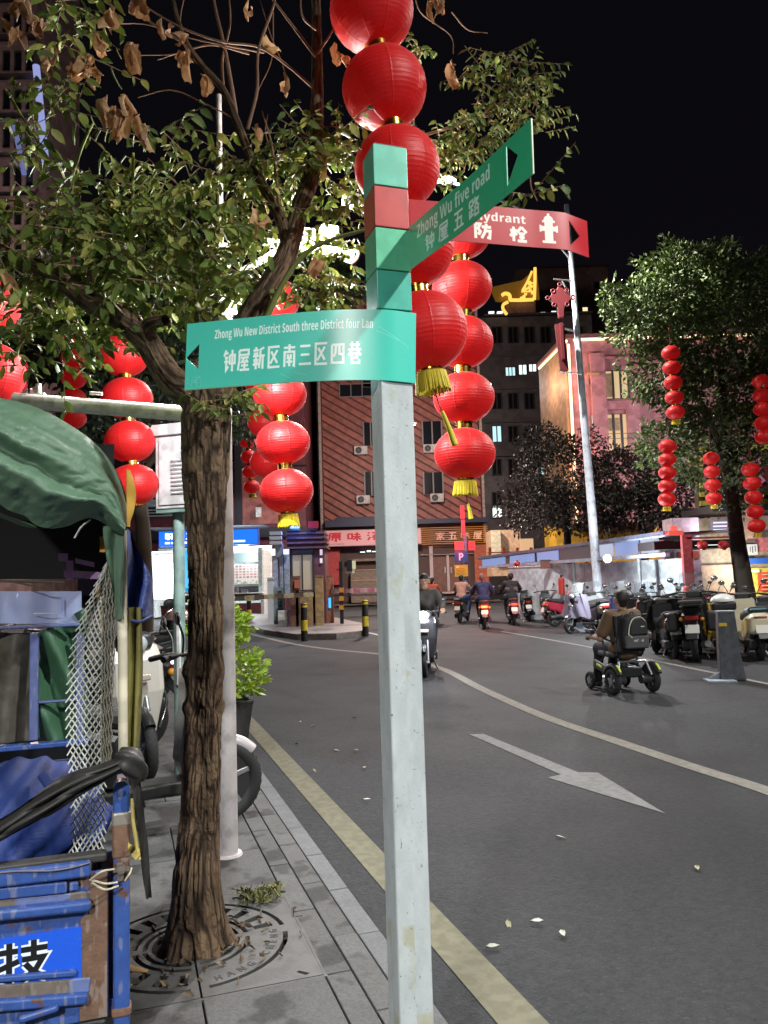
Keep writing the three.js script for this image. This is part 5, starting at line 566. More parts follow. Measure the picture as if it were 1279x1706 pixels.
  for (const [x, y, n, r, d] of [[22, 48, 4, 16, 3], [62, 38, 3, 14, 3.05], [80, 105, 3, 12, 3.15], [182, 32, 4, 12, 3.3], [165, 72, 3, 12, 3.3], [145, 108, 4, 16, 3.25], [125, 122, 3, 12, 3.25], [155, 125, 3, 10, 3.25], [220, 97, 5, 12, 3.35], [180, 178, 5, 15, 3.2], [212, 172, 3, 9, 3.2], [205, 205, 4, 12, 3.2], [236, 220, 4, 13, 3.2], [305, 105, 4, 14, 3.4], [276, 48, 2, 9, 3.4], [415, 20, 2, 8, 3.5], [232, 4, 4, 14, 3.35], [730, 12, 5, 15, 3.9], [748, 122, 5, 13, 3.9], [568, 97, 4, 12, 3.6], [482, 145, 2, 8, 3.5], [421, 228, 2, 7, 3.5], [453, 80, 1, 6, 3.5], [342, 146, 2, 8, 3.45], [432, 370, 3, 13, 3.3], [528, 440, 2, 10, 3.4], [20, 490, 3, 12, 3.1], [545, 278, 2, 10, 3.5], [305, 60, 2, 8, 3.4], [40, 15, 3, 12, 3]]) for (let i = 0; i < n; i++) { const o = new THREE.Mesh(dead[(q() * 5) | 0], deadM[(q() * 4) | 0]); o.name = 'dried_leaf'; o.castShadow = true; o.position.copy(P(x + (q() - 0.5) * r * 1.6, y + (q() - 0.5) * r * 2, d + (q() - 0.5) * 0.08)); o.rotation.set((q() - 0.5) * 1.2, q() * 6.28, (q() - 0.5) * 1.4); const s = 0.75 + 0.5 * q(); o.scale.set(s, s, s); t.add(o); }
}
function farTree(name, label, base, trunkPts, rs, blobs, col, leaf, q, m2, group) {
  const t = thing(name, label, 'tree', base, 0, group); mesh('trunk', trunkPts.map((ps, i) => taper(ps.map((p) => p.clone().sub(base)), rs[i], 40, 14, barkRidge(470, 0.012))), m2 || bark, t);
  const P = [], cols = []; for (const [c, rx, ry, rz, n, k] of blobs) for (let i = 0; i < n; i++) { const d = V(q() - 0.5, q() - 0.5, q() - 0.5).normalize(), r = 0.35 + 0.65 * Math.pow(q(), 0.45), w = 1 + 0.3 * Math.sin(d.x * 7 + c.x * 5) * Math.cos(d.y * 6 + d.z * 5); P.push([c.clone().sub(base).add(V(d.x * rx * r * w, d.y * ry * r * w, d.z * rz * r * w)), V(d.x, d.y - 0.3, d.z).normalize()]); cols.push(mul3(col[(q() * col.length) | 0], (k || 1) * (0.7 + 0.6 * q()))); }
  leafCloud('crown', leaf, mat([1, 1, 1], 0.5, 0, { phys: true, transmission: 0.25, thickness: 0 }), P, t, 1, (i) => cols[i], q); return t;
}
{
  const q = rng(991), B = (x, y, d, rx, ry, n, k, rz) => [at(x, y, d), (rx * d) / 1300, (ry * d) / 1300, rz || ((rx + ry) / 2 * d) / 1300, n, k];
  const gL = leafGeo(0.15, 0.08, 0.015, 2), base = at(1246, 1044, 21.4).setY(0);
  farTree('right_street_tree'.replace('right_', ''), 'bushy green street tree hung with small lantern strings on the right', base, [[base, at(1243, 1000, 21.4), at(1228, 900, 21.4), at(1216, 800, 21.4), at(1205, 700, 21.4), at(1200, 600, 21.4)], [at(1218, 820, 21.4), at(1190, 720, 21), at(1150, 640, 20.8), at(1100, 560, 20.8)], [at(1216, 800, 21.4), at(1240, 720, 21.6), at(1290, 640, 21.6)]], [[0.3, 0.24, 0.2, 0.18, 0.14, 0.08], [0.13, 0.1, 0.07, 0.04], [0.13, 0.1, 0.06]], [B(1140, 480, 20.5, 85, 75, 3800, 1.3), B(1075, 530, 20.5, 60, 60, 1500, 1.2), B(1210, 520, 21, 110, 100, 4800), B(1300, 560, 21.5, 110, 140, 2600), B(1110, 620, 20.8, 75, 60, 1700), B(1190, 660, 21, 100, 80, 3600, 0.7), B(1110, 740, 20.6, 55, 45, 900), B(1180, 760, 21.2, 90, 60, 1500, 0.7), B(1260, 720, 21.5, 80, 80, 1500, 0.7), B(1020, 500, 20.5, 22, 35, 300), B(1230, 830, 21.5, 40, 30, 250, 0.6)], [[0.075, 0.12, 0.025], [0.1, 0.155, 0.035], [0.13, 0.19, 0.04], [0.05, 0.08, 0.02]], gL, q, mat([0.04, 0.03, 0.022], 0.9));  // blob factors paint the lit upper left lighter and the shaded lower leaves darker
  const dk = [[0.02, 0.014, 0.008], [0.026, 0.02, 0.01], [0.014, 0.013, 0.007]], bk = mat([0.02, 0.013, 0.01], 0.9), gD = leafGeo(0.16, 0.09, 0.02, 2);  // leaf colours hold the dim red light on these trees
  const b1 = at(945, 1000, 31).setY(0), b2 = at(1075, 1000, 31).setY(0), b3 = at(1125, 1000, 29.5).setY(0);
  farTree('dark_tree', 'dark reddish tree in front of the apartment block left of the lamp post', b1, [[b1, at(945, 900, 31), at(942, 800, 31)]], [[0.2, 0.16, 0.08]], [B(930, 790, 31, 75, 75, 3800), B(890, 840, 30.5, 55, 50, 1300), B(960, 850, 30.5, 60, 40, 1300), B(900, 740, 31, 40, 35, 600)], dk, gD, q, bk, 'dark trees behind the shed');
  farTree('dark_tree', 'dark reddish tree just right of the lamp post', b2, [[b2, at(1072, 900, 31), at(1060, 800, 31)]], [[0.2, 0.15, 0.08]], [B(1040, 800, 31, 70, 60, 3600), B(1060, 850, 31, 80, 45, 1600), B(1010, 840, 31, 40, 50, 900)], dk, gD, q, bk, 'dark trees behind the shed');
  farTree('dark_tree', 'dark low tree left of the yellow fascia shop', b3, [[b3, at(1122, 920, 29.5), at(1120, 850, 29.5)]], [[0.15, 0.1, 0.06]], [B(1115, 830, 29.5, 55, 55, 1500), B(1145, 870, 29.5, 40, 22, 500)], dk, gD, q, bk, 'dark trees behind the shed');
  const b4 = at(242, 1075, 8.6).setY(0.13), gM = leafGeo(0.1, 0.05, 0.01, 3);
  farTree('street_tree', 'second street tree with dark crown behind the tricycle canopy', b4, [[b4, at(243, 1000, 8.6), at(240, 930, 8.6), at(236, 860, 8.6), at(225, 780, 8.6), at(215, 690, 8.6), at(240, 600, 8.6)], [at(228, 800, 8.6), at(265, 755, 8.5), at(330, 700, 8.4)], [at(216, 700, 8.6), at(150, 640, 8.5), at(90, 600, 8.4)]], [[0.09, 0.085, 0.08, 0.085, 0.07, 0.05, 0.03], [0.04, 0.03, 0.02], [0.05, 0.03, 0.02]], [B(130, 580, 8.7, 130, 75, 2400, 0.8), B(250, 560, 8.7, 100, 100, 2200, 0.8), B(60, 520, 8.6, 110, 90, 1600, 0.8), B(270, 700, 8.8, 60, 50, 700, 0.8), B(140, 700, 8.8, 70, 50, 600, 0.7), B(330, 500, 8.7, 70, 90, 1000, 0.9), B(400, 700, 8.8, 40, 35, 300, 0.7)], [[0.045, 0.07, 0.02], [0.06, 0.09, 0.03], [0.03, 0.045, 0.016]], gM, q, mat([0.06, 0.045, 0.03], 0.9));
  const b5 = at(470, 1045, 20).setY(0); const gS = leafGeo(0.12, 0.07, 0.01, 2);
  farTree('street_tree', 'small leaved tree top showing above the long green blade', at(345, 1030, 15).setY(0), [[at(345, 1030, 15).setY(0), at(345, 800, 15), at(420, 640, 15), at(545, 500, 15)]], [[0.11, 0.1, 0.07, 0.04]], [B(550, 480, 14.5, 60, 45, 1200, 1.2), B(500, 510, 14.5, 60, 40, 900), B(430, 500, 14.5, 60, 60, 900, 0.9), B(545, 435, 14.5, 40, 30, 500, 1.2), B(370, 590, 14.5, 50, 60, 600, 0.8), B(405, 650, 14.5, 30, 45, 350, 0.8)], [[0.06, 0.1, 0.025], [0.09, 0.13, 0.04], [0.04, 0.06, 0.02]], gS, q, mat([0.03, 0.025, 0.02], 0.9));
}
{ // round iron tree grate
  const t = thing('tree_grate', 'square cast iron tree grate with ring slots around the near trunk', 'tree grate', S(-0.76, 0.13, -0.92), TH), iron = worn([0.058, 0.057, 0.055], 481, 0.4), h = 0.446, holes = [];
  const arc = (r1, r2, a, b) => { const p = new THREE.Path(); const n = 14, ps = []; for (let i = 0; i <= n; i++) { const k = a + ((b - a) * i) / n; ps.push(new THREE.Vector2(Math.cos(k) * r1, Math.sin(k) * r1)); } for (let i = n; i >= 0; i--) { const k = a + ((b - a) * i) / n; ps.push(new THREE.Vector2(Math.cos(k) * r2, Math.sin(k) * r2)); } p.setFromPoints(ps); return p; };
  const half = (sgn) => { const s = new THREE.Shape(), pts = sgn > 0 ? [[0.004, -h], [h, -h], [h, h], [0.004, h]] : [[-0.004, h], [-h, h], [-h, -h], [-0.004, -h]]; const c = []; for (let i = 0; i <= 24; i++) { const a = sgn > 0 ? Math.PI / 2 - (i * Math.PI) / 24 : -Math.PI / 2 - (i * Math.PI) / 24; c.push([Math.cos(a) * 0.155 + sgn * 0.004, Math.sin(a) * 0.155]); } s.setFromPoints([...pts, ...c].map((p) => new THREE.Vector2(...p)));
    for (const [q0, q1] of [[-85, -5], [5, 85]]) { const f = sgn > 0 ? (a) => a * D : (a) => (180 - a) * D; const A = f(q0), B = f(q1); s.holes.push(arc(0.175, 0.195, A, B)); s.holes.push(arc(0.215, 0.235, A, B)); if (q0 > 0 === sgn > 0 || sgn < 0) { for (let k = 0; k < 5; k++) { const a0 = A + ((B - A) * (k + 0.12)) / 5, a1 = A + ((B - A) * (k + 0.55)) / 5; s.holes.push(arc(0.265, 0.345, a0, a1)); } } s.holes.push(arc(0.372, 0.392, A, B)); }
    for (const sy of [-1, 1]) for (let k = 0; k < 5; k++) { const a = 0.3 + k * 0.036, w = 0.009, L = 0.1 - Math.abs(k - 3.5) * 0.012, cx = sgn * a * 0.98 + sgn * 0.045, cy = sy * (0.735 - a * 0.98); const ux = sgn * 0.5, uy = sy * 0.5; const pp = [[cx - ux * L * 0.5 - uy * sgn * sy * w, cy - uy * L * 0.5 + w * sy * 0.5], [cx + ux * L * 0.5 - w * sgn, cy + uy * L * 0.5 + w * sy * 0.5], [cx + ux * L * 0.5 + w * sgn, cy + uy * L * 0.5 - w * sy * 0.5], [cx - ux * L * 0.5 + w * sgn, cy - uy * L * 0.5 - w * sy * 0.5]]; if (pp.every(([x, y]) => Math.abs(x) < h - 0.01 && Math.abs(y) < h - 0.01 && Math.hypot(x, y) > 0.41)) s.holes.push(new THREE.Path(pp.map((p) => new THREE.Vector2(...p)))); }
    return new THREE.ExtrudeGeometry(s, { depth: 0.03, bevelEnabled: false, curveSegments: 8 }).rotateX(-Math.PI / 2).translate(0, -0.028, 0); };
  mesh('grate_half', half(1), iron, t); mesh('grate_half', half(-1), iron, t);
  mesh('frame', [box(0.92, 0.04, 0.012, 0, -0.02, 0.454), box(0.92, 0.04, 0.012, 0, -0.02, -0.454), box(0.012, 0.04, 0.896, 0.454, -0.02, 0), box(0.012, 0.04, 0.896, -0.454, -0.02, 0)], iron, t);
  mesh('soil', grid(24, 24, (u, v) => V((u - 0.5) * 0.89, -0.055 + 0.02 * fbm(u * 8, v * 8, 64, 482, 4), (v - 0.5) * 0.89)), worn([0.03, 0.022, 0.015], 483, 0.3), t);
  const font = await new FontLoader().loadAsync('fonts/droid/droid_sans_bold.typeface.json'), lm = mat([0.02, 0.02, 0.02], 0.7); 'HANG CHENG'.split('').forEach((ch, i) => { if (ch === ' ') return; const a = (-78 + i * 8.4) * D, g = new TextGeometry(ch, { font, size: 0.034, depth: 0.003, curveSegments: 3 }); g.computeBoundingBox(); g.translate(-(g.boundingBox.max.x) / 2, 0, 0).rotateX(-Math.PI / 2).rotateY(a + Math.PI / 2); mesh('letter', g.translate(Math.cos(a) * 0.35, 0.0005, -Math.sin(a) * 0.35), lm, t); });
  const q = rng(485), lf = leafGeo(0.05, 0.022, 0.006, 3); const moss = thing('weed_tuft', 'tuft of green weeds and leaf litter on the far corner of the grate', 'weeds', S(-0.42, 0.134, -1.27), TH); const Pm = []; for (let i = 0; i < 120; i++) Pm.push([V((q() - 0.5) * 0.2, 0.004 + 0.02 * q(), (q() - 0.5) * 0.16), V(q() - 0.5, 0.25, q() - 0.5).normalize()]); leafCloud('leaves', leafGeo(0.04, 0.018, 0.004, 2), mat([1, 1, 1], 0.6), Pm, moss, 0.4, () => mix3([0.05, 0.07, 0.015], [0.16, 0.14, 0.05], q()), q); mesh('stalk', [bar(V(-0.05, 0, 0), V(0.06, 0.02, 0.03), 0.002), bar(V(0.03, 0, -0.05), V(-0.06, 0.025, 0.02), 0.002)], shootMat, moss);
  const stick = thing('bark_strip', 'curled dry strip of bark beside the trunk on the grate', 'bark', S(-1.0, 0.137, -0.75), TH); mesh('strip', taper([V(-0.1, 0.012, -0.05), V(-0.02, 0.02, 0), V(0.06, 0.012, 0.05)], [0.008, 0.014, 0.006], 20, 8, (a, l) => 0.003 * Math.sin(a * 3 + l * 40)), mat([0.28, 0.16, 0.07], 0.8), stick);
}
{ const q = rng(492), g = leafGeo(0.035, 0.016, 0.004, 2), Pl = []; for (let i = 0; i < 90; i++) { const a = q() * 6.283, r = 0.15 + 0.32 * Math.pow(q(), 1.6), p = S(-0.745 + Math.cos(a) * r, 0.137, -0.9 + Math.sin(a) * r); Pl.push([p, V(q() - 0.5, 0.12, q() - 0.5).normalize()]); } const im = leafCloud('leaf_litter', g, mat([1, 1, 1], 0.8), Pl, scene, 0.2, () => mix3([0.04, 0.026, 0.016], [0.15, 0.1, 0.055], q()), q); tag(im, 'dry brown litter scattered round the foot of the near trunk', 'leaf litter', null, 'stuff'); }
// fallen leaves on the road, each on its own
{ const q = rng(501), g = leafGeo(0.06, 0.026, 0.008, 3), m = [mat([0.42, 0.42, 0.36], 0.6), mat([0.24, 0.23, 0.14], 0.6), mat([0.45, 0.45, 0.42], 0.6)]; const spots = [[810, 1584, 'pale fallen leaf nearest the yellow line, right of the post'], [845, 1538, 'fallen leaf on the asphalt beyond the nearest pale one'], [905, 1540, 'fallen leaf right of centre on the near asphalt'], [935, 1556, 'small pale pair of leaves on the near asphalt'], [605, 1283, 'brown leaf on the road left of the sign post, nearest to it'], [597, 1253, 'leaf on the road beyond the brown one left of the post'], [555, 1252, 'pale leaf on the road left of centre'], [524, 1210, 'far pale leaf near the yellow line'], [501, 1204, 'farthest small leaf beside the yellow line'], [617, 1335, 'pale leaf close to the post on its left'], [522, 1284, 'small leaf midway along the yellow line'], [492, 1241, 'leaf beside the far yellow line'], [925, 1397, 'leaf on the asphalt below the white arrow'], [1160, 1447, 'leaf on the bare asphalt at the right'], [595, 1198, 'thin dark leaf far out on the lane']];
  spots.forEach(([x, y, lab], i) => { const p = gnd(x, y), o = new THREE.Mesh(g, m[i % 3]); o.name = numbered('fallen_leaf'); o.castShadow = o.receiveShadow = true; o.position.copy(p).setY(0.012); o.rotation.set(-Math.PI / 2 + (q() - 0.5) * 0.5, (q() - 0.5) * 0.6, q() * 6.28); scene.add(o); tag(o, lab, 'leaf', 'fallen leaves on the road'); }); }
// ------------------------------------------------------------------ lantern strings
const lanternSkin = tex([512, 8], (x) => { const k = 0.5 + 0.5 * vn(x * 128, 0, 128, 511); return mix3([0.48, 0.009, 0.01], [0.56, 0.013, 0.014], k); }, 1); lanternSkin.repeat.set(1, 1);
const lanternMat = mat([1, 1, 1], 0.5, 0, { phys: true, specularIntensity: 0.6, emissive: C([0.6, 0.012, 0.012]), emissiveIntensity: 0.28, map: lanternSkin, transmission: 0.35, thickness: 0, bumpMap: tex([256, 128], (x, y) => 0.6 * fbm(x * 12, y * 12, 12, 513, 4) + 0.4 * (Math.abs(((x * 8) % 1) - 0.5) < 0.03 ? 1 : 0), 1, false), bumpScale: 0.006 });  // red emission added to the skin to lift and even out its brightness
lanternMat.bumpMap.repeat.set(1, 1);
const fringeM = [mat([0.62, 0.5, 0.015], 0.6), mat([0.5, 0.38, 0.01], 0.6)], cordM = mat([0.25, 0.02, 0.02], 0.7);
const lanGeo = {};
function lanternGeo(fine, ratio) { const k = fine + '_' + ratio.toFixed(2); if (lanGeo[k]) return lanGeo[k]; const ribs = fine ? 24 : 12, n = ribs * (fine ? 5 : 3), pts = []; for (let i = 0; i <= n; i++) { const a = -Math.PI / 2 + 0.27 + ((Math.PI - 0.54) * i) / n, w = Math.abs(Math.sin((i / n) * ribs * Math.PI)); pts.push(new THREE.Vector2(Math.cos(a) * (0.985 + (fine ? 0.007 : 0.012) * Math.pow(1 - w, 2.5)) , Math.sin(a) * ratio)); } return (lanGeo[k] = new THREE.LatheGeometry(pts, fine ? 64 : 32)); }
function lanternString(label, p0, p1, n, diam, ratio, o = {}) {
  const ax = p1.clone().sub(p0), gap = n > 1 ? ax.length() / (n - 1) : diam, up = ax.clone().normalize().multiplyScalar(-1), t = thing('lantern_string', label, 'lanterns', p1.clone(), 0, o.group || 'strings of red lanterns'), fine = diam / -p0.z > 0.05; t.quaternion.setFromUnitVectors(Y, up);
  const r = diam / 2, hh = r * ratio;
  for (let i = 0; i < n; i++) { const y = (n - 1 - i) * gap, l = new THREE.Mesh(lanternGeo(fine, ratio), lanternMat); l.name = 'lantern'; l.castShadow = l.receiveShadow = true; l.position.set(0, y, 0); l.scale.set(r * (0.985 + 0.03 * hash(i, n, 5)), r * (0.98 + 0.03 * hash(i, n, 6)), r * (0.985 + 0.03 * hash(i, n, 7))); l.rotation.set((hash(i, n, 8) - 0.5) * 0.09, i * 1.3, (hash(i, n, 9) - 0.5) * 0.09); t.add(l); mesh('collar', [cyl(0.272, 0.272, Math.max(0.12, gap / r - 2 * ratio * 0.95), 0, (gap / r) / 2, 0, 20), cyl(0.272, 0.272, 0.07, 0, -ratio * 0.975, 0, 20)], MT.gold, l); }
  mesh('cord', bar(V(0, -hh, 0), V(0, (n - 1) * gap + hh + (o.cord ?? 0.6), 0), Math.min(0.004, r * 0.03), undefined, 6), cordM, t);
  if (o.tassel !== false) { const q = rng(520 + n), gs = [[], []], fr = r * 0.36, fl = r * 0.5; for (let i = 0; i < (fine ? 90 : 16); i++) { const a = (i / (fine ? 90 : 16)) * 6.283, x = Math.cos(a) * fr, z = Math.sin(a) * fr; gs[i % 2].push(bar(V(x * 0.95, -hh - 0.01, z * 0.95), V(x * (1 + 0.12 * q()), -hh - fl * (0.9 + 0.15 * q()), z * (1 + 0.12 * q())), (fr * 3.3) / (fine ? 90 : 16) * 1.1, undefined, 4)); }
    mesh('tassel', gs[0], fringeM[0], t); mesh('tassel', gs[1], fringeM[1], t); if (fine && o.tail) { const tl = o.tail; mesh('tail_cord', tube([V(0, -hh - fl * 0.3, 0), V(0.01, -hh - fl * 1.3, 0), V(tl * 0.12, -hh - fl - tl * 0.5, 0)], 0.003, 10, 5), cordM, t); mesh('tail_tassel', [taper([V(tl * 0.12, -hh - fl - tl * 0.45, 0), V(tl * 0.2, -hh - fl - tl * 0.8, 0), V(tl * 0.28, -hh - fl - tl * 1.25, 0)], [0.008, 0.012, 0.016], 10, 8)], fringeM[0], t); } }
  return t;
}
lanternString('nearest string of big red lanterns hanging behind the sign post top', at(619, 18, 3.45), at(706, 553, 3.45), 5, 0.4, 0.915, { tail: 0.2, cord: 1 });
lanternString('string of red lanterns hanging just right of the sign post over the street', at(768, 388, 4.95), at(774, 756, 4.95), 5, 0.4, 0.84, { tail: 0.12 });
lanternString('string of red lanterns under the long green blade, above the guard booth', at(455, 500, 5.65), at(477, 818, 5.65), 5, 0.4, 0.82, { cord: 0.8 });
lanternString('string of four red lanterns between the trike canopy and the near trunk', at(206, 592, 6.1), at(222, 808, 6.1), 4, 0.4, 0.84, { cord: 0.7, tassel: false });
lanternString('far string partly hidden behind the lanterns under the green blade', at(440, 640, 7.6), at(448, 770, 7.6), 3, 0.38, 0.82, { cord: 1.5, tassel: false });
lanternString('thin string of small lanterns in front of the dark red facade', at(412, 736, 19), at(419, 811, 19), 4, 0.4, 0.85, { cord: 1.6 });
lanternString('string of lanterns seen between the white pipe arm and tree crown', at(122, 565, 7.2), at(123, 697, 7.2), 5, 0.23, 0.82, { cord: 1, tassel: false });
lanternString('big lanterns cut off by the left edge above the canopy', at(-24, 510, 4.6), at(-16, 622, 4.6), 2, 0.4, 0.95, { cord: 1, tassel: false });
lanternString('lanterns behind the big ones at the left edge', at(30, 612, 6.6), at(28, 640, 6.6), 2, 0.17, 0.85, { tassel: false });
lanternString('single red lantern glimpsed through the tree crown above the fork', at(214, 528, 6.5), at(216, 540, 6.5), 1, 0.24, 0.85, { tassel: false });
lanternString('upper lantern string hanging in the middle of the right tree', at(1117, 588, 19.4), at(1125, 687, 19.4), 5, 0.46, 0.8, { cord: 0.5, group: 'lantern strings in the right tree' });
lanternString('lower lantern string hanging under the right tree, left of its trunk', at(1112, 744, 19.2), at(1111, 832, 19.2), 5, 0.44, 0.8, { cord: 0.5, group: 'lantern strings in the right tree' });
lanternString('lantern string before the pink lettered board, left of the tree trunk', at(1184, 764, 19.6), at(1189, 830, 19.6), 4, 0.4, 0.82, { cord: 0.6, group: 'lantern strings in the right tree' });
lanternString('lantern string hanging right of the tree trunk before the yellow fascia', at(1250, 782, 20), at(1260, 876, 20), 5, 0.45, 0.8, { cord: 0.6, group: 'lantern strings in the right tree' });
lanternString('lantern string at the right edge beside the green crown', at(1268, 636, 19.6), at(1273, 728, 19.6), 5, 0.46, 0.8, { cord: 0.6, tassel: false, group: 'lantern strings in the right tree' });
{ // red knot decoration on the lamp post
  const d = 22, t = thing('knot_decoration', 'red knot shaped decoration panel mounted on the lamp post', 'decoration', at(935, 600, d)), m = mat([0.11, 0.009, 0.013], 0.6);
  const P = (x, y) => at(x, y, d); const o = P(932, 498); const s = (d / 1300) * 0.8;
  wm('knot', poly([[0, 30], [7, 20], [16, 14], [20, 6], [27, 0], [20, -6], [16, -14], [8, -19], [6, -44], [-6, -44], [-8, -19], [-16, -14], [-20, -6], [-27, 0], [-20, 6], [-16, 14], [-7, 20]].map(([a, b]) => [a * s, b * s]), 0.1, 0.02).translate(o.x, o.y, o.z), m, t);
  wm('loop', [...[[-27, 0], [-15, 15], [0, 29], [15, 15], [27, 0], [-14, -15], [14, -15]].map(([a, b]) => new THREE.TorusGeometry(4 * s, 1.6 * s, 8, 14).translate(o.x + a * s, o.y + b * s, o.z + 0.1))], m, t);
  wm('ribbon', [beam(P(931, 540), P(940, 618), 0.06, 0.25), beam(P(933, 540), P(937, 600), 0.28, 0.08)], m, t); wm('bracket', [bar(P(922, 465), P(952, 468), 0.03), bar(P(928, 544), P(956, 552), 0.03), bar(P(930, 618), P(968, 623), 0.025), bar(P(936, 468), P(954, 500), 0.025)], MT.steel, t);
}
// ------------------------------------------------------------------ cargo tricycle at the left edge
{
  const base = S(-1.03, 0.13, -0.23), t = thing('cargo_tricycle', 'blue rusty cargo tricycle with green canopy at the left edge', 'tricycle', base, TH); t.updateMatrixWorld(true);
  const inv = t.matrixWorld.clone().invert(), eye = camera.position.clone().applyMatrix4(inv);
  const P = (px, py, zl = 0) => { const d = dirOf(px, py).transformDirection(inv); return d.multiplyScalar((zl - eye.z) / d.z).add(eye); };
  const rustMap = (b, rust, s, amt) => tex(512, (x, y) => { const f = fbm(x * 5, y * 5, 5, s, 5), g = fbm(x * 22, y * 22, 22, s + 9, 4), k = sst(amt, amt + 0.09, f * 0.75 + g * 0.3); const c = mix3(mul3(b, 0.75 + 0.45 * g), mix3(rust, mul3(rust, 0.45), g), k); return mix3(c, [0.3, 0.28, 0.26], 0.35 * sst(0.62, 0.75, fbm(x * 40, y * 9, 40, s + 4, 3))); }, 0.6);
  const paintB = [0.032, 0.08, 0.29], rust = [0.17, 0.085, 0.05];
  const blue = mat([1, 1, 1], 0.42, 0, { metres: true, map: rustMap(paintB, rust, 601, 0.66), bumpMap: bumpFine, bumpScale: 0.0006 }), worse = mat([1, 1, 1], 0.6, 0, { metres: true, map: rustMap(paintB, rust, 602, 0.55), bumpMap: bumpFine, bumpScale: 0.001 }), brown = mat([1, 1, 1], 0.75, 0, { metres: true, map: rustMap([0.13, 0.075, 0.05], [0.2, 0.11, 0.07], 603, 0.45), bumpMap: bumpFine, bumpScale: 0.0012 }), pale = mat([1, 1, 1], 0.5, 0, { metres: true, map: rustMap([0.12, 0.16, 0.34], [0.2, 0.16, 0.13], 604, 0.5) });
  const strip = (x0, y0, x1, y1, h, z, th, r = 0.006) => { const a = P(x0, y0, z), b = P(x1, y1, z), d = b.clone().sub(a), g = rbox(d.length(), h, th, r, 0, 0, 0); g.rotateZ(Math.atan2(d.y, d.x)); return g.translate((a.x + b.x) / 2, (a.y + b.y) / 2, (a.z + b.z) / 2); };
  // tailgate: field with lettering, rusty margin, rails
  const f0 = P(-160, 1640), f1 = P(180, 1432), tg = mesh('tailgate', [poly([[f0.x, 0.115], [f1.x, 0.115], [f1.x, 0.565], [f0.x, 0.565]], 0.016, 0.004).translate(0, 0, -0.02)], worse, t); mesh('rusty_margin', poly([[P(133, 1560).x, 0.12], [f1.x - 0.003, 0.12], [f1.x - 0.003, 0.56], [P(150, 1480).x, 0.56], [P(148, 1515).x, 0.44], [P(134, 1530).x, 0.43]], 0.004, 0.001).translate(0, 0, -0.003), brown, tg);
  const fa = P(-160, 1545), fb = P(136, 1625), W = fb.x - fa.x, H = 0.165, yc = 0.335;
  const field = uvFit(prep(box(W, H, 0.006, (fa.x + fb.x) / 2, yc - 0.012, 0.001)), fa.x, yc - 0.012 - H / 2, W, H);
  mesh('lettered_panel', field, mat([1, 1, 1], 0.4, 0, { map: canvasTex(1024, Math.round((1024 * H) / W), (c, w, h) => { c.fillStyle = '#1c56d4'; c.fillRect(0, 0, w, h); const q = rng(61); scuffs(c, w, h, 120, 62, ['#4a78e0', '#123a9a', '#7a90c0']); for (let i = 0; i < 260; i++) { c.globalAlpha = 0.25 * q(); c.fillStyle = q() < 0.6 ? '#6b4a36' : '#8fa8e8'; const e = Math.pow(q(), 3); c.fillRect(w * (1 - e * 0.25) - 3, q() * h, 3 + 8 * q(), 2 + 5 * q()); } c.globalAlpha = 1; const pm = w / W, gw = 0.15 * pm, gh = 0.128 * pm, x2 = (P(0, 1585).x - fa.x) * pm - 0.01 * pm; [['技', x2], ['科', x2 - gw * 1.12]].forEach(([g, x]) => { glyph(c, g, x, h * 0.07, gw, gh, gw * 0.2, '#dfe8f4'); }); [['技', x2], ['科', x2 - gw * 1.12]].forEach(([g, x]) => glyph(c, g, x, h * 0.07, gw, gh, gw * 0.115, '#15171c')); }) }), tg);
  mesh('rail', [strip(-120, 1478, 152, 1446, 0.05, 0.012, 0.03, 0.012), strip(-120, 1500, 112, 1477, 0.035, 0.006, 0.02), strip(115, 1477, 131, 1475, 0.028, 0.006, 0.016)], blue, tg); mesh('rail', [strip(-120, 1535, 152, 1507, 0.036, 0.018, 0.04, 0.014)], blue, tg); mesh('recess', [strip(-120, 1516, 150, 1492, 0.03, 0.0, 0.012)], pale, tg);
  mesh('rail', [strip(-120, 1640, 128, 1620, 0.018, 0.01, 0.02, 0.006)], blue, tg); mesh('recess', [strip(-120, 1662, 150, 1640, 0.045, 0.002, 0.012)], pale, tg); mesh('rail', [strip(-120, 1684, 146, 1662, 0.034, 0.014, 0.03, 0.01), strip(30, 1700, 98, 1678, 0.022, 0.03, 0.02, 0.01)], blue, tg);
  mesh('rubber_edge', [strip(-120, 1462, 178, 1424, 0.03, -0.03, 0.05, 0.01)], worn([0.035, 0.034, 0.033], 605, 0.3), tg); mesh('torn_lip', tube([P(-60, 1463, 0.03), P(20, 1452, 0.03), P(90, 1450, 0.034), P(125, 1444, 0.032), P(150, 1437, 0.03)], 0.003, 30, 6), pale, tg);
  // corner post, bed, chassis, wheels
  const px0 = P(188, 1500).x, px1 = P(216, 1500).x, pw = px1 - px0, pc = (px0 + px1) / 2;
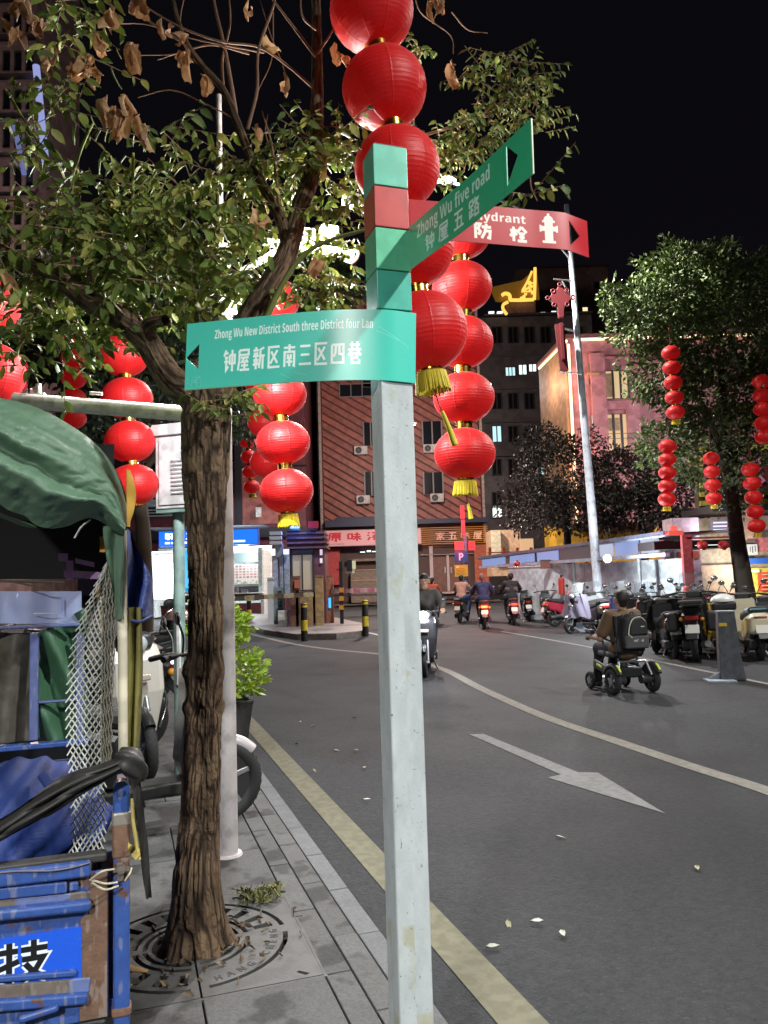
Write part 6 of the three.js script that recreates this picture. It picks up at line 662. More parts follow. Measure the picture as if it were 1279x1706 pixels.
  mesh('corner_post', [rbox(pw, 0.8, 0.05, 0.01, pc, 0.42, -0.02), cyl(pw / 2, pw / 2, 0.05, pc, 0.815, -0.02, 20, Math.PI / 2)], blue, t); mesh('rusty_clamp', [rbox(pw + 0.006, 0.13, 0.056, 0.012, pc, 0.66, -0.02), rbox(pw + 0.01, 0.03, 0.06, 0.01, pc, 0.125, -0.02)], brown, t); mesh('bare_patch', rbox(pw + 0.008, 0.05, 0.058, 0.012, pc, 0.72, -0.02), mat([0.34, 0.31, 0.27], 0.4, 0.5), t); mesh('latch', [cyl(0.014, 0.014, 0.03, pc, 0.57, 0.015, 10, Math.PI / 2), box(0.05, 0.012, 0.012, pc, 0.57, 0.022), rbox(0.022, 0.06, 0.014, 0.004, pc - 0.004, 0.56, 0.012)], worn([0.12, 0.1, 0.09], 606, 0.2), t);
  mesh('bed_floor', box(1.15, 0.03, 1.5, -0.55, 0.14, -0.78), worse, t); mesh('side_panel', [box(0.025, 0.45, 1.5, pc, 0.35, -0.8), box(0.05, 0.04, 1.5, pc, 0.57, -0.8)], worse, t); mesh('side_panel', box(0.025, 0.45, 1.5, -1.12, 0.35, -0.8), worse, t); mesh('chassis', [box(0.06, 0.08, 2.4, -0.3, 0.09, -1.2), box(0.06, 0.08, 2.4, -0.85, 0.09, -1.2)], MT.darkSteel, t); for (const x of [-0.14, -0.98]) { const w = mesh('wheel', new THREE.TorusGeometry(0.2, 0.05, 10, 28).rotateY(Math.PI / 2).translate(x, 0.25, -0.85), MT.rubber, t); mesh('rim', cyl(0.16, 0.16, 0.05, x, 0.25, -0.85, 18, 0, 0, Math.PI / 2), MT.rim, w); } { const w = mesh('wheel', new THREE.TorusGeometry(0.2, 0.045, 10, 28).rotateY(Math.PI / 2).translate(-0.56, 0.25, -2.75), MT.rubber, t); mesh('rim', cyl(0.16, 0.16, 0.04, -0.56, 0.25, -2.75, 18, 0, 0, Math.PI / 2), MT.rim, w); } mesh('fork', [bar(V(-0.5, 0.25, -2.75), V(-0.52, 1.0, -2.4), 0.02), bar(V(-0.62, 0.25, -2.75), V(-0.6, 1.0, -2.4), 0.02), bar(V(-0.9, 1.1, -2.35), V(-0.2, 1.1, -2.35), 0.015)], MT.darkSteel, t); mesh('rear_sill', [strip(70, 1690, 178, 1682, 0.06, -0.05, 0.05)], worn([0.13, 0.135, 0.13], 607, 0.3), t);
  // frame behind the cab
  const zF = -1.28, fr = mat([1, 1, 1], 0.45, 0, { metres: true, map: rustMap([0.1, 0.13, 0.3], rust, 608, 0.75) }), bar2 = (x0, y0, x1, y1, th = 0.03) => { const a = P(x0, y1, zF), b = P(x1, y0, zF); return rbox(b.x - a.x, b.y - a.y, th, 0.006, (a.x + b.x) / 2, (a.y + b.y) / 2, zF); };
  mesh('cab_frame', [bar2(-140, 1038, 134, 1055, 0.04), bar2(48, 1054, 65, 1234), bar2(64, 1163, 134, 1172), bar2(126, 1054, 140, 1234), bar2(-100, 1054, -84, 1234)], fr, t); mesh('cab_beam', bar2(-140, 1230, 146, 1264, 0.06), blue, t); mesh('cab_panel', bar2(-140, 1264, 146, 1500, 0.02).translate(0, 0, -0.04), mat([0.012, 0.02, 0.07], 0.6), t);
  mesh('clear_sheet', [grid(30, 4, (u, v) => P(-140 + u * 276, 985 + v * 54, zF - 0.06).add(V(0, 0, 0.02 * Math.sin(u * 21)))), rbox(0.004, 0.08, 0.02, 0.001, P(103, 1010, zF).x, P(103, 1010, zF).y, zF - 0.03)], mat([0.5, 0.6, 0.95], 0.55, 0, { phys: true, transmission: 0.55, thickness: 0 }), t); mesh('sheet_edge', [strip(55, 1022, 96, 1022, 0.006, zF - 0.02, 0.006)], MT.white, t);
  mesh('brown_curtain', grid(24, 16, (u, v) => P(-140 + u * 190, 1054 + v * 182, zF - 0.07).add(V(0, 0, 0.03 * Math.sin(u * 16 + v * 2) + 0.02 * vn(u * 9, v * 7, 99, 611)))), worn([0.085, 0.075, 0.06], 612, 0.3), t); mesh('green_curtain', grid(30, 24, (u, v) => P(62 + u * 84, 1056 - 46 * u + v * (176 + 46 * u), zF - 0.07).add(V(0, 0, 0.05 * Math.sin((u * 1.0 - v * 0.9) * 9) + 0.02 * vn(u * 6, v * 9, 99, 613)))), mat([0.05, 0.13, 0.07], 0.5), t);
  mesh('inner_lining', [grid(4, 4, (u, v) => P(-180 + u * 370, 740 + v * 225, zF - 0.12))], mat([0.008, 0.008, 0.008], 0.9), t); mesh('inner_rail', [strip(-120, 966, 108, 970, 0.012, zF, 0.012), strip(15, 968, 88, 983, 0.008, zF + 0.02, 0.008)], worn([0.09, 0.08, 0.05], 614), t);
  // canopy: draped rear valance, roof, tie strip
  const topC = [[-170, 640], [-60, 652], [0, 664], [60, 680], [120, 712], [165, 748], [195, 795], [208, 840], [209, 872]], botC = [[-170, 760], [-60, 798], [0, 833], [40, 862], [60, 878], [100, 872], [150, 868], [185, 876], [207, 886]];
  const cT = curve(topC.map(([x, y]) => P(x, y, 0.0))), cB = curve(botC.map(([x, y]) => P(x, y, 0.03)));
  const tarp = mat([1, 1, 1], 0.5, 0, { map: tex(256, (x, y) => mul3(mix3([0.08, 0.155, 0.098], [0.115, 0.2, 0.13], fbm(x * 6, y * 6, 6, 621, 5)), 0.88 + 0.24 * vn(x * 128, y * 128, 128, 622)), 0.25), bumpMap: tex(256, (x, y) => 0.5 * vn(x * 90, 0, 90, 623) + 0.5 * vn(0, y * 90, 90, 624), 0.25, false), bumpScale: 0.0012 });
  const fold = (u, v) => { const K = P(207, 884, 0), k = 1 - u, env = Math.sin(Math.PI * Math.min(1, v * 1.08)) ** 0.8 * (0.3 + 0.7 * sst(0, 0.35, u)) * (1 - sst(0.9, 1, u) * 0.6); return env * (0.03 * Math.sin(v * 8 + u * 1.6) + 0.024 * Math.sin(v * 17 + 2.2 * u * u + 1) + 0.012 * Math.sin(v * 31 - u * 3 + fbm(u * 4, v * 4, 99, 677, 2) * 5)) * (0.35 + 0.65 * Math.sin(Math.PI * Math.min(1, u * 1.05))); };
  mesh('canopy_flap', grid(110, 70, (u, v) => { const a = cT.getPointAt(u), b = cB.getPointAt(u), p = a.clone().lerp(b, v); p.z += 0.16 * Math.sin(Math.PI * v) * (0.5 + 0.5 * Math.sin(Math.PI * u)) + fold(u, v); p.y += 0.012 * Math.sin(u * 24) * v; p.z += 0.018 * (fbm(u * 26 + v * 9 + 40, v * 8 - u * 3 + 40, 999, 681, 3) - 0.5); return p; }, 0.003), tarp, t);
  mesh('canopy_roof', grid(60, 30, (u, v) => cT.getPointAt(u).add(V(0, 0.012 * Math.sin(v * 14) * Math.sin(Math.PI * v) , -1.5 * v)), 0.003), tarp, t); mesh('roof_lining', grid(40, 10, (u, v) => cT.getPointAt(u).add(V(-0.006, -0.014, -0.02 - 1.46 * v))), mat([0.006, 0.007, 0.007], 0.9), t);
  mesh('underside_flap', grid(40, 14, (u, v) => P(-120 + u * 190, 852 + u * 30 - 46 * (1 - u), -0.01).lerp(P(-120 + u * 310, 930 - 50 * u - 20 * Math.sin(u * 3), -0.2), v * 0.6).add(V(0, -0.02 * Math.sin(u * 12) * v, 0))), mat([0.1, 0.17, 0.07], 0.6), t);
  mesh('canopy_strip', grid(8, 40, (u, v) => { const a = P(172 + 20 * sst(0, 1, v), 876 + v * 155, 0.02), b = P(206, 882 + v * 150, 0.015), p = a.lerp(b, u); p.z += 0.015 * Math.sin(u * 7 + v * 5); return p; }, 0.002), tarp, t);
  mesh('hoop', [tube(topC.slice(1).map(([x, y]) => P(x, y + 4, -0.02)), 0.01, 40, 8)], MT.darkSteel, t); mesh('canopy_pole', [bar(P(203, 884, -0.01), P(205, 1288, -0.01), 0.0165, 0.015, 14)], MT.cream, t); mesh('canopy_pole', bar(V(pc, 0.6, -1.45), V(pc, 1.68, -1.5), 0.015), MT.darkSteel, t); mesh('hook', tube([P(150, 866, 0.04), P(135, 878, 0.06), P(124, 896, 0.05)], 0.003, 10, 6), MT.white, t);
  mesh('yellow_strap', grid(4, 30, (u, v) => P(210 + u * (6 + 10 * Math.sin(Math.PI * Math.min(1, v * 1.1))), 782 + v * 95, 0.0).add(V(0, 0, -0.03 * u + 0.01 * Math.sin(v * 9))), 0.002), mat([0.52, 0.3, 0.05], 0.7), t); mesh('orange_strap', [grid(2, 10, (u, v) => P(166 + u * 9, 894 + v * 26, -0.1)), grid(3, 20, (u, v) => P(158 + u * (8 - 4 * v) + 12 * v, 975 + v * 95, -0.16).add(V(0, 0, 0.01 * Math.sin(v * 7))))], mat([0.5, 0.25, 0.03], 0.7), t);
  mesh('olive_curtain', grid(10, 50, (u, v) => P(210 + u * (24 + 3 * Math.sin(v * 5)), 1012 + v * 300, -0.03).add(V(0, 0, 0.018 * Math.sin(u * 8 + v * 3) - 0.05 * u)), 0.003), worn([0.19, 0.17, 0.05], 631, 0.3), t);
  mesh('wire_tie', [tube([P(150, 1466, 0.02), P(170, 1452, 0.05), P(190, 1448, 0.03)], 0.0035, 12, 6), tube([P(152, 1466, 0.02), P(175, 1472, 0.05), P(195, 1470, 0.03)], 0.0035, 12, 6), tube([P(153, 1470, 0.02), P(175, 1482, 0.05), P(197, 1476, 0.03)], 0.0035, 12, 6), tube([P(208, 1467, 0.03), P(216, 1455, 0.04), P(219, 1446, 0.02)], 0.003, 10, 6)], MT.cream, t); mesh('yellow_rag', [tube([P(220, 1330, 0.0), P(222, 1370, 0.02), P(228, 1410, 0.01), P(232, 1432, 0.02)], 0.006, 14, 7), grid(8, 8, (u, v) => P(213 + u * 20, 1402 + v * 22 + 8 * u, 0.01).add(V(0, 0, 0.02 * Math.sin(u * 6 + v * 4))))], mat([0.42, 0.34, 0.1], 0.7), t);
  mesh('pink_plastic', [grid(6, 3, (u, v) => P(97 + u * 16, 922 + v * 14, -0.9)), grid(6, 3, (u, v) => P(125 + u * 32, 930 + v * 8 + u * 7, -0.9)), grid(8, 3, (u, v) => P(106 + u * 60, 950 + v * 12 + u * 3, -0.9)), grid(3, 6, (u, v) => P(110 + u * 12, 934 + v * 32, -0.92))], mat([0.55, 0.32, 0.6], 0.4, 0, { phys: true, transmission: 0.5, thickness: 0 }), t);
  // the cloth things hung on it
  const wt = (name, lab, cat, p) => { const g = thing(name, lab, cat, p.clone().applyMatrix4(t.matrixWorld), TH); g.userData.off = undefined; return [g, (geo) => geo.translate(-p.x, -p.y, -p.z)]; };
  { const o = P(230, 885, -0.05), [g, f] = wt('blue_tarp', 'worn blue tarp hanging beside the canopy pole', 'tarp', o), bt = mat([1, 1, 1], 0.55, 0, { map: tex(256, (x, y) => mix3([0.03, 0.06, 0.26], [0.12, 0.16, 0.38], Math.pow(Math.max(0, 1 - Math.abs(2 * fbm(x * 5, y * 9, 9 - 4, 641, 4) - 1) * 5), 2) * 0.9 + 0.15 * fbm(x * 9, y * 9, 9, 642, 3)), 1) });
    mesh('sheet', f(grid(24, 50, (u, v) => { const w = 12 + 36 * sst(0, 0.7, v); return P(207 + u * w + 2 * Math.sin(v * 6), 882 + v * 150 - 6 * u * v, -0.06).add(V(0, 0, 0.05 * Math.sin(u * 6 + v * 4) - 0.1 * u)); }, 0.004)), bt, g); mesh('hem', f(tube([P(209, 1030, -0.02), P(228, 1036, -0.05), P(254, 1026, -0.12)], 0.006, 16, 6)), bt, g); mesh('lower_rag', f(grid(10, 20, (u, v) => P(214 + u * (22 - 10 * v), 1036 + v * 48, -0.14).add(V(0, 0, 0.02 * Math.sin(u * 7))))), mat([0.03, 0.05, 0.25], 0.6), g); }
  { const o = P(160, 960, -0.1), [g, f] = wt('plastic_net', 'white plastic diamond mesh net hanging at the canopy corner', 'net', o), bars = [], n2 = [], cols = 6, rows = 68; const Q = (i, j) => { const v = j / rows, y = 925 + v * 505, sh = 62 * Math.pow(Math.max(0, 1 - v / 0.32), 1.6) + 5 * Math.sin(v * 9) - 6 * v, wv = v > 0.6 && v < 0.86 ? 0 : 0; return P(122 + sh + (i / cols) * (68 - 14 * v) * (v < 0.34 ? 0.22 + 0.78 * (v / 0.34) : 1), y, -0.12).add(V(0, 0, 0.015 * Math.sin(i * 1.4 + v * 6))); };
    for (let j = 0; j < rows; j++) for (let i = 0; i < cols; i++) { const e = (j % 2) * 0.5, a = Q(i + e, j), b = Q(i + 1 - e - (e ? 0 : 0.5), j + 1), c2 = Q(i + (e ? 1 : -0.5), j + 1); bars.push(bar(a, Q(i + 0.5 - (e ? 0.5 : 0), j + 1), 0.0026, 0.0026, 5)); bars.push(bar(a, Q(i + (e ? 1 : -0.5), j + 1), 0.0026, 0.0026, 5)); }
    mesh('strands', f(merged(bars)), mat([0.48, 0.5, 0.46], 0.5), g).userData.kind = 'stuff'; for (let k = 0; k < 13; k++) { const pts = []; for (let j = 0; j <= 50; j++) { const v = j / 50; pts.push(P(172 + k * 1.9 * (1 - 0.3 * v) + 1.4 * Math.sin(j * 1.7 + k * 2.4) + 8 * sst(0.3, 0, v) - 4 * v, 905 + v * 370, -0.09 - 0.012 * (k % 3))); } n2.push(tube(pts, 0.0022, 100, 4)); } mesh('bunched_strands', f(merged(n2)), mat([0.26, 0.25, 0.2], 0.6), g).userData.kind = 'stuff'; }
  { const o = P(215, 1270, 0.03), [g, f] = wt('black_cloth_strap', 'black twisted cloth strap knotted round the tricycle corner post', 'strap', o), bk = worn([0.022, 0.021, 0.02], 651, 0.15); const c = curve([P(-120, 1450, 0.02), P(-10, 1388, 0.05), P(60, 1345, 0.06), P(130, 1305, 0.06), P(185, 1280, 0.05), P(222, 1262, 0.03)]);
    mesh('band', f(grid(90, 26, (u, v) => { const p = c.getPointAt(u), w = 0.095 - 0.045 * sst(0.6, 1, u) + 0.01 * Math.sin(u * 13); p.y += (0.5 - v) * w; p.x += (0.5 - v) * w * 0.35; p.z += 0.014 * Math.sin(v * 17 + u * 5) + 0.008 * Math.sin(v * 31 - u * 12) + 0.03 * Math.sin(Math.PI * v); return p; }, 0.006)), bk, g);
    mesh('knot', f(taper([P(196, 1262, 0.04), P(215, 1268, 0.06), P(228, 1285, 0.04), P(226, 1300, 0.03)], [0.028, 0.04, 0.034, 0.02], 30, 24, (a, l) => 0.006 * Math.sin(a * 5 + l * 30))), bk, g); mesh('tail', f(grid(6, 40, (u, v) => { const p = curve([P(224, 1290, 0.03), P(231, 1340, 0.03), P(238, 1400, 0.02), P(248, 1496, 0.0)]).getPointAt(v); p.x += (u - 0.5) * (0.03 - 0.012 * v); p.z += 0.008 * Math.sin(u * 5 + v * 8); return p; }, 0.003)), bk, g); mesh('tail', f(grid(6, 24, (u, v) => { const p = curve([P(219, 1285, 0.02), P(228, 1315, 0.02), P(236, 1345, 0.0)]).getPointAt(v); p.x += (u - 0.5) * 0.024; return p; }, 0.003)), bk, g); }
  { const o = P(40, 1400, -0.55), [g, f] = wt('cloth_bundle', 'bundle wrapped in blue fabric lying in the tricycle bed', 'bundle', o), bl = mat([0.012, 0.034, 0.17], 0.65, 0, { bumpMap: bumpFine, bumpScale: 0.001 }); const s = new THREE.SphereGeometry(1, 90, 60), p = s.attributes.position; for (let i = 0; i < p.count; i++) { const x = p.getX(i), y = p.getY(i), z = p.getZ(i), k = 1 + 0.05 * Math.sin(x * 9 + y * 6 + z * 3) + 0.035 * Math.sin(x * 21 - y * 13) + 0.05 * (fbm(x * 4 + 9, y * 4 + z * 3 + 9, 99, 661, 3) - 0.5); p.setXYZ(i, x * k * 0.36, y * k * 0.24, z * k * 0.3); } s.computeVertexNormals(); const a = P(20, 1268, -0.6); mesh('cloth', s.translate(a.x - 0.02 - o.x, a.y - 0.24 - o.y, -0.6 - o.z), bl, g); mesh('fold', f(tube([P(70, 1290, -0.4), P(95, 1320, -0.36), P(120, 1310, -0.42)], 0.02, 16, 8)), bl, g); }
}
// ------------------------------------------------------------------ scooters
const wheelCache = {};
function wheelParts(r, w) { const k = r + '_' + w; return (wheelCache[k] ||= { tyre: merged([new THREE.TorusGeometry(r - w * 0.5, w * 0.5, 12, 36).rotateY(Math.PI / 2), ...Array.from({ length: 30 }, (_, i) => box(w * 0.6, 0.004, 0.012, 0, 0, 0, 0, 0.5, 0).translate(0, r - 0.0065, 0).rotateX((i / 30) * 6.283))]), rim: merged([cyl(r - w * 0.85, r - w * 0.85, w * 0.5, 0, 0, 0, 28, 0, 0, Math.PI / 2).clone(), new THREE.TorusGeometry(r - w * 0.95, 0.012, 8, 30).rotateY(Math.PI / 2)]), spokes: merged([...Array.from({ length: 5 }, (_, i) => rbox(w * 0.62, r - w * 0.8, 0.035, 0.008, 0, (r - w * 0.8) / 2, 0).rotateX((i / 5) * 6.283)), cyl(0.045, 0.045, w * 0.9, 0, 0, 0, 16, 0, 0, Math.PI / 2)]) }); }
function addWheel(t, x, y, z, r, w, rimM = MT.rim) { const p = wheelParts(r, w), a = mesh('wheel', p.tyre, MT.rubber, t); a.position.set(x, y, z); mesh('rim', p.rim, MT.black, a); mesh('spokes', p.spokes, rimM, a); return a; }
const sg = {};
const sgeo = (k, f) => (sg[k] ||= f());
// forward is -z; the origin is on the ground under the middle
function scooter(label, pos, turn, o = {}) {
  const t = thing(o.name || 'scooter', label, o.cat || 'scooter', pos, turn, o.group), body = mat(o.body || [0.02, 0.02, 0.022], 0.28, 0, { phys: true, clearcoat: 0.6, clearcoatRoughness: 0.15 }), trim = o.trim ? mat(o.trim, 0.35) : MT.darkPlastic, seatM = mat(o.seat || [0.018, 0.018, 0.018], 0.6), r = o.r || 0.23;
  t.rotation.z = o.lean ?? 0.05;
  addWheel(t, 0, r, -0.66, r, 0.09); addWheel(t, 0, r, 0.55, r, 0.1);
  mesh('rear_body', sgeo('rear', () => profile([[-0.12, 0.36], [-0.05, 0.6], [0.3, 0.69], [0.78, 0.77], [0.86, 0.72], [0.72, 0.5], [0.5, 0.46], [0.28, 0.3], [-0.02, 0.28]], 0.3, 0.05)), body, t);
  mesh('floorboard', sgeo('floor', () => profile([[-0.5, 0.3], [-0.06, 0.28], [0.3, 0.27], [0.3, 0.2], [-0.45, 0.21]], 0.3, 0.02)), trim, t);
  mesh('front_apron', sgeo('apron', () => { const g = profile([[-0.46, 0.24], [-0.52, 0.3], [-0.6, 0.62], [-0.62, 0.86], [-0.55, 0.97], [-0.45, 0.95], [-0.44, 0.7], [-0.4, 0.4]], 0.38, 0.045), p = g.attributes.position; for (let i = 0; i < p.count; i++) { const x = p.getX(i), y = p.getY(i); p.setX(i, x * (0.62 + 0.5 * Math.sin(Math.min(1, Math.max(0, (y - 0.2) / 0.75)) * Math.PI * 0.75))); p.setZ(i, p.getZ(i) + 1.1 * x * x); } g.computeVertexNormals(); return g; }), body, t);
  mesh('front_fender', sgeo('fender', () => new THREE.TorusGeometry(0.258, 0.045, 8, 22, 1.35).rotateZ(0.75).scale(1, 1, 0.95).rotateY(Math.PI / 2).translate(0, 0.23, -0.66)), o.fender ? mat(o.fender, 0.3) : body, t);
  mesh('fork', sgeo('fork', () => merged([bar(V(0.065, 0.23, -0.66), V(0.055, 0.62, -0.54), 0.02, 0.022), bar(V(-0.065, 0.23, -0.66), V(-0.055, 0.62, -0.54), 0.02, 0.022), cyl(0.02, 0.02, 0.16, 0, 0.23, -0.66, 10, 0, 0, Math.PI / 2)])), MT.steel, t);
  mesh('handlebar', sgeo('bars', () => merged([tube([V(-0.34, 1.02, -0.3), V(-0.2, 1.04, -0.4), V(0, 1.02, -0.48), V(0.2, 1.04, -0.4), V(0.34, 1.02, -0.3)], 0.013, 24, 8), rbox(0.26, 0.13, 0.14, 0.04, 0, 1.0, -0.52)])), trim, t); mesh('grip', sgeo('grips', () => merged([bar(V(-0.37, 1.015, -0.27), V(-0.25, 1.035, -0.36), 0.019), bar(V(0.37, 1.015, -0.27), V(0.25, 1.035, -0.36), 0.019), bar(V(-0.36, 1.03, -0.31), V(-0.22, 1.04, -0.42), 0.006), bar(V(0.36, 1.03, -0.31), V(0.22, 1.04, -0.42), 0.006)])), MT.rubber, t);
  mesh('headlight', sgeo('head', () => ball(0.085, 0, 0.985, -0.6, 1, 0.8, 0.55)), o.headlight || mat([0.5, 0.52, 0.55], 0.1, 0.3), t); mesh('lower_lamp', sgeo('lowlamp', () => rbox(0.16, 0.05, 0.03, 0.012, 0, 0.74, -0.645)), mat([0.35, 0.3, 0.25], 0.15), t);
  for (const s of [-1, 1]) { const m = mesh('mirror', sgeo('mirror' + s, () => merged([tube([V(s * 0.23, 1.04, -0.4), V(s * 0.27, 1.14, -0.4), V(s * 0.32, 1.22, -0.37)], 0.007, 10, 6), ball(0.055, s * 0.34, 1.25, -0.36, 1, 0.75, 0.28)])), MT.black, t); mesh('mirror_glass', sgeo('mglass' + s, () => ball(0.047, s * 0.34, 1.25, -0.348, 1, 0.72, 0.1)), MT.chrome, m); }
  mesh('seat', sgeo('seat', () => { const g = profile([[-0.14, 0.6], [-0.1, 0.74], [0.2, 0.78], [0.3, 0.83], [0.7, 0.87], [0.78, 0.82], [0.72, 0.75], [0.2, 0.67]], 0.29, 0.045); return g; }), seatM, t);
  mesh('grab_rail', sgeo('rail', () => tube([V(0.13, 0.78, 0.5), V(0.13, 0.86, 0.86), V(0, 0.87, 0.92), V(-0.13, 0.86, 0.86), V(-0.13, 0.78, 0.5)], 0.013, 30, 8)), MT.darkSteel, t);
  mesh('rear_fender', sgeo('rfender', () => merged([profile([[0.68, 0.5], [0.8, 0.66], [0.98, 0.38], [0.94, 0.36], [0.78, 0.56]], 0.16, 0.01)])), MT.black, t); mesh('tail_light', sgeo('tail', () => rbox(0.2, 0.075, 0.05, 0.02, 0, 0.68, 0.84)), o.tail || mat([0.3, 0.015, 0.012], 0.2), t); for (const s of [-1, 1]) mesh('indicator', sgeo('ind' + s, () => ball(0.03, s * 0.15, 0.66, 0.83)), mat([0.5, 0.2, 0.02], 0.3), t);
  mesh('number_plate', sgeo('plate', () => rbox(0.2, 0.13, 0.008, 0.004, 0, 0.52, 0.915, -0.3)), o.plate ? mat(o.plate, 0.4) : MT.plate, t);
  mesh('engine', sgeo('engine', () => merged([rbox(0.16, 0.15, 0.42, 0.04, -0.1, 0.26, 0.42), cyl(0.06, 0.06, 0.36, 0.15, 0.3, 0.55, 14, Math.PI / 2 + 0.15), cyl(0.07, 0.07, 0.1, -0.12, 0.23, 0.55, 16, 0, 0, Math.PI / 2), bar(V(0.1, 0.3, 0.52), V(0.12, 0.58, 0.6), 0.025), bar(V(-0.1, 0.3, 0.52), V(-0.12, 0.58, 0.6), 0.025)])), MT.darkSteel, t); for (const s of [-1, 1]) mesh('stand', sgeo('stand' + s, () => bar(V(s * 0.1, 0.2, 0.2), V(s * 0.18, 0.02, 0.28), 0.012)), MT.steel, t);
  if (o.box) { const b = mesh('top_box', sgeo('tbox', () => rbox(0.4, 0.16, 0.36, 0.05, 0, 0.95, 0.86)), MT.black, t); mesh('top_box_lid', sgeo('tlid', () => { const g = new THREE.SphereGeometry(0.22, 26, 14, 0, 6.283, 0, Math.PI / 2).scale(0.95, 0.62, 0.86); return g.translate(0, 1.03, 0.86); }), mat(o.box, 0.25, 0, { phys: true, clearcoat: 0.5 }), b); }
  if (o.screen) mesh('windscreen', sgeo('screen', () => grid(10, 10, (u, v) => V((u - 0.5) * (0.5 - 0.12 * v), 1.0 + 0.36 * v, -0.62 + 0.16 * v + 0.5 * (u - 0.5) ** 2))), mat([0.8, 0.85, 0.88], 0.08, 0, { phys: true, transmission: 0.85, thickness: 0 }), t);
  if (o.cape) mesh('rain_cape', sgeo('cape', () => grid(24, 20, (u, v) => { const a = (u - 0.5) * 3.2; return V(Math.sin(a) * (0.3 + 0.16 * v), 1.06 - 0.62 * v + 0.03 * Math.sin(a * 6), -0.36 - Math.cos(a) * (0.2 + 0.1 * v) + 0.02 * Math.sin(a * 9 + v * 5)); })), mat(o.cape, 0.6), t);
  if (o.basket) mesh('crash_bar', sgeo('crash', () => merged([tube([V(-0.2, 0.3, -0.35), V(-0.28, 0.5, -0.3), V(-0.2, 0.65, -0.4)], 0.012, 12, 6), tube([V(0.2, 0.3, -0.35), V(0.28, 0.5, -0.3), V(0.2, 0.65, -0.4)], 0.012, 12, 6)])), MT.chrome, t);
  return t;
}
const red = [0.42, 0.02, 0.025], blk = [0.014, 0.014, 0.016], cream = [0.55, 0.5, 0.36], wht = [0.6, 0.6, 0.58], yel = [0.6, 0.36, 0.01], GP = 'motorbikes parked in the row by the hoarding', PK = (x, y) => gnd(x, y);
const tailOn = glow([1, 0.06, 0.03], 2.2), tailHot = glow([1, 0.22, 0.06], 4);
// left side, on the pavement behind the near tree
scooter('dark scooter parked across the pavement behind the near trunk, front wheel at the kerb', S(-1.1, 0.13, -2.5), -1.5 + TH, { body: blk, fender: [0.36, 0.33, 0.34], lean: 0.08, r: 0.25, trim: [0.02, 0.02, 0.02] });
scooter('cream fronted scooter facing the viewer, left of the near trunk', S(-1.02, 0.13, -4.5), Math.PI + 0.55, { body: [0.5, 0.47, 0.42], fender: [0.02, 0.02, 0.02], lean: -0.06, basket: 1, r: 0.25 }).scale.setScalar(1.04);
scooter('black scooter with bright chrome beside the blue tarp', S(-1.55, 0.13, -4.9), 1.9, { body: blk, lean: 0.08, basket: 1, r: 0.27, fender: [0.5, 0.52, 0.55] }).scale.setScalar(1.1);
scooter('silver grey scooter farther back between tarp and trunk', S(-1.5, 0.13, -6.6), 2.5, { body: [0.25, 0.27, 0.3], screen: 1, r: 0.24 });
scooter('black scooter deepest in the row left of the trunk', S(-1.2, 0.13, -7.9), 2.2, { body: [0.02, 0.022, 0.03], box: [0.5, 0.3, 0.26], r: 0.24 });
// row on the right, far to near
const far = [
  [880, 1034, 0.25, { body: blk }, 'black scooter with pale plate, farthest left in the parked row'], [914, 1037, 0.2, { body: [0.02, 0.035, 0.03], plate: [0.5, 0.55, 0.5] }, 'dark green scooter with pale plate beside the black one'], [952, 1043, -1.0, { body: [0.3, 0.01, 0.03], fender: [0.3, 0.01, 0.03] }, 'crimson scooter standing sideways in the row'], [975, 1053, 2.6, { body: [0.03, 0.02, 0.025], cape: [0.12, 0.11, 0.16], screen: 1 }, 'dark scooter with clear windscreen and purple leg cover'], [1000, 1050, 0.35, { body: [0.3, 0.32, 0.33], screen: 1 }, 'silver scooter with windscreen at the foot of the lamp post'],
  [1048, 1058, 0.5, { body: [0.02, 0.025, 0.08], screen: 1 }, 'blue black scooter just beyond the wheelchair rider'], [1068, 1066, 0.4, { body: blk, basket: 1 }, 'black scooter right behind the wheelchair rider'], [1092, 1076, 0.25, { body: blk, screen: 1, trim: [0.03, 0.03, 0.03] }, 'black scooter with screen between rider and touring motorbike'], [1108, 1082, 2.9, { body: [0.015, 0.016, 0.018], r: 0.26 }, 'black motorbike with its front turned to the road'], [1128, 1070, 0.2, { body: [0.02, 0.02, 0.02] }, 'dark scooter behind the touring motorbike'],
  [1178, 1056, 0.3, { body: red, r: 0.25 }, 'bright red scooter left of the pillar'], [1196, 1064, 0.2, { body: [0.5, 0.02, 0.03], tail: mat([0.5, 0.03, 0.02], 0.2) }, 'bright red scooter nearest the pillar'], [1166, 1050, 0.4, { body: [0.3, 0.32, 0.34] }, 'silver scooter behind the red ones'],
  [1078, 1056, 0.1, { body: blk, screen: 1 }, 'black scooter with screen in the second row behind the rider'], [1118, 1092, 0.15, { body: blk, r: 0.25, cape: [0.02, 0.02, 0.022] }, 'black scooter with dark leg cover left of the touring motorbike'], [1150, 1078, 0.3, { body: [0.02, 0.02, 0.025] }, 'dark scooter half hidden behind the tan pad seat'], [1212, 1072, 0.1, { body: [0.35, 0.02, 0.03] }, 'dark red scooter half hidden behind the yellow one'], [930, 1032, 0.3, { body: blk, screen: 1 }, 'black scooter with screen against the hoarding left of the lamp post'],
];
for (const [x, y, a, o, lab] of far) scooter(lab, PK(x, y), a - 0.35, { ...o, group: GP, lean: 0.06 });
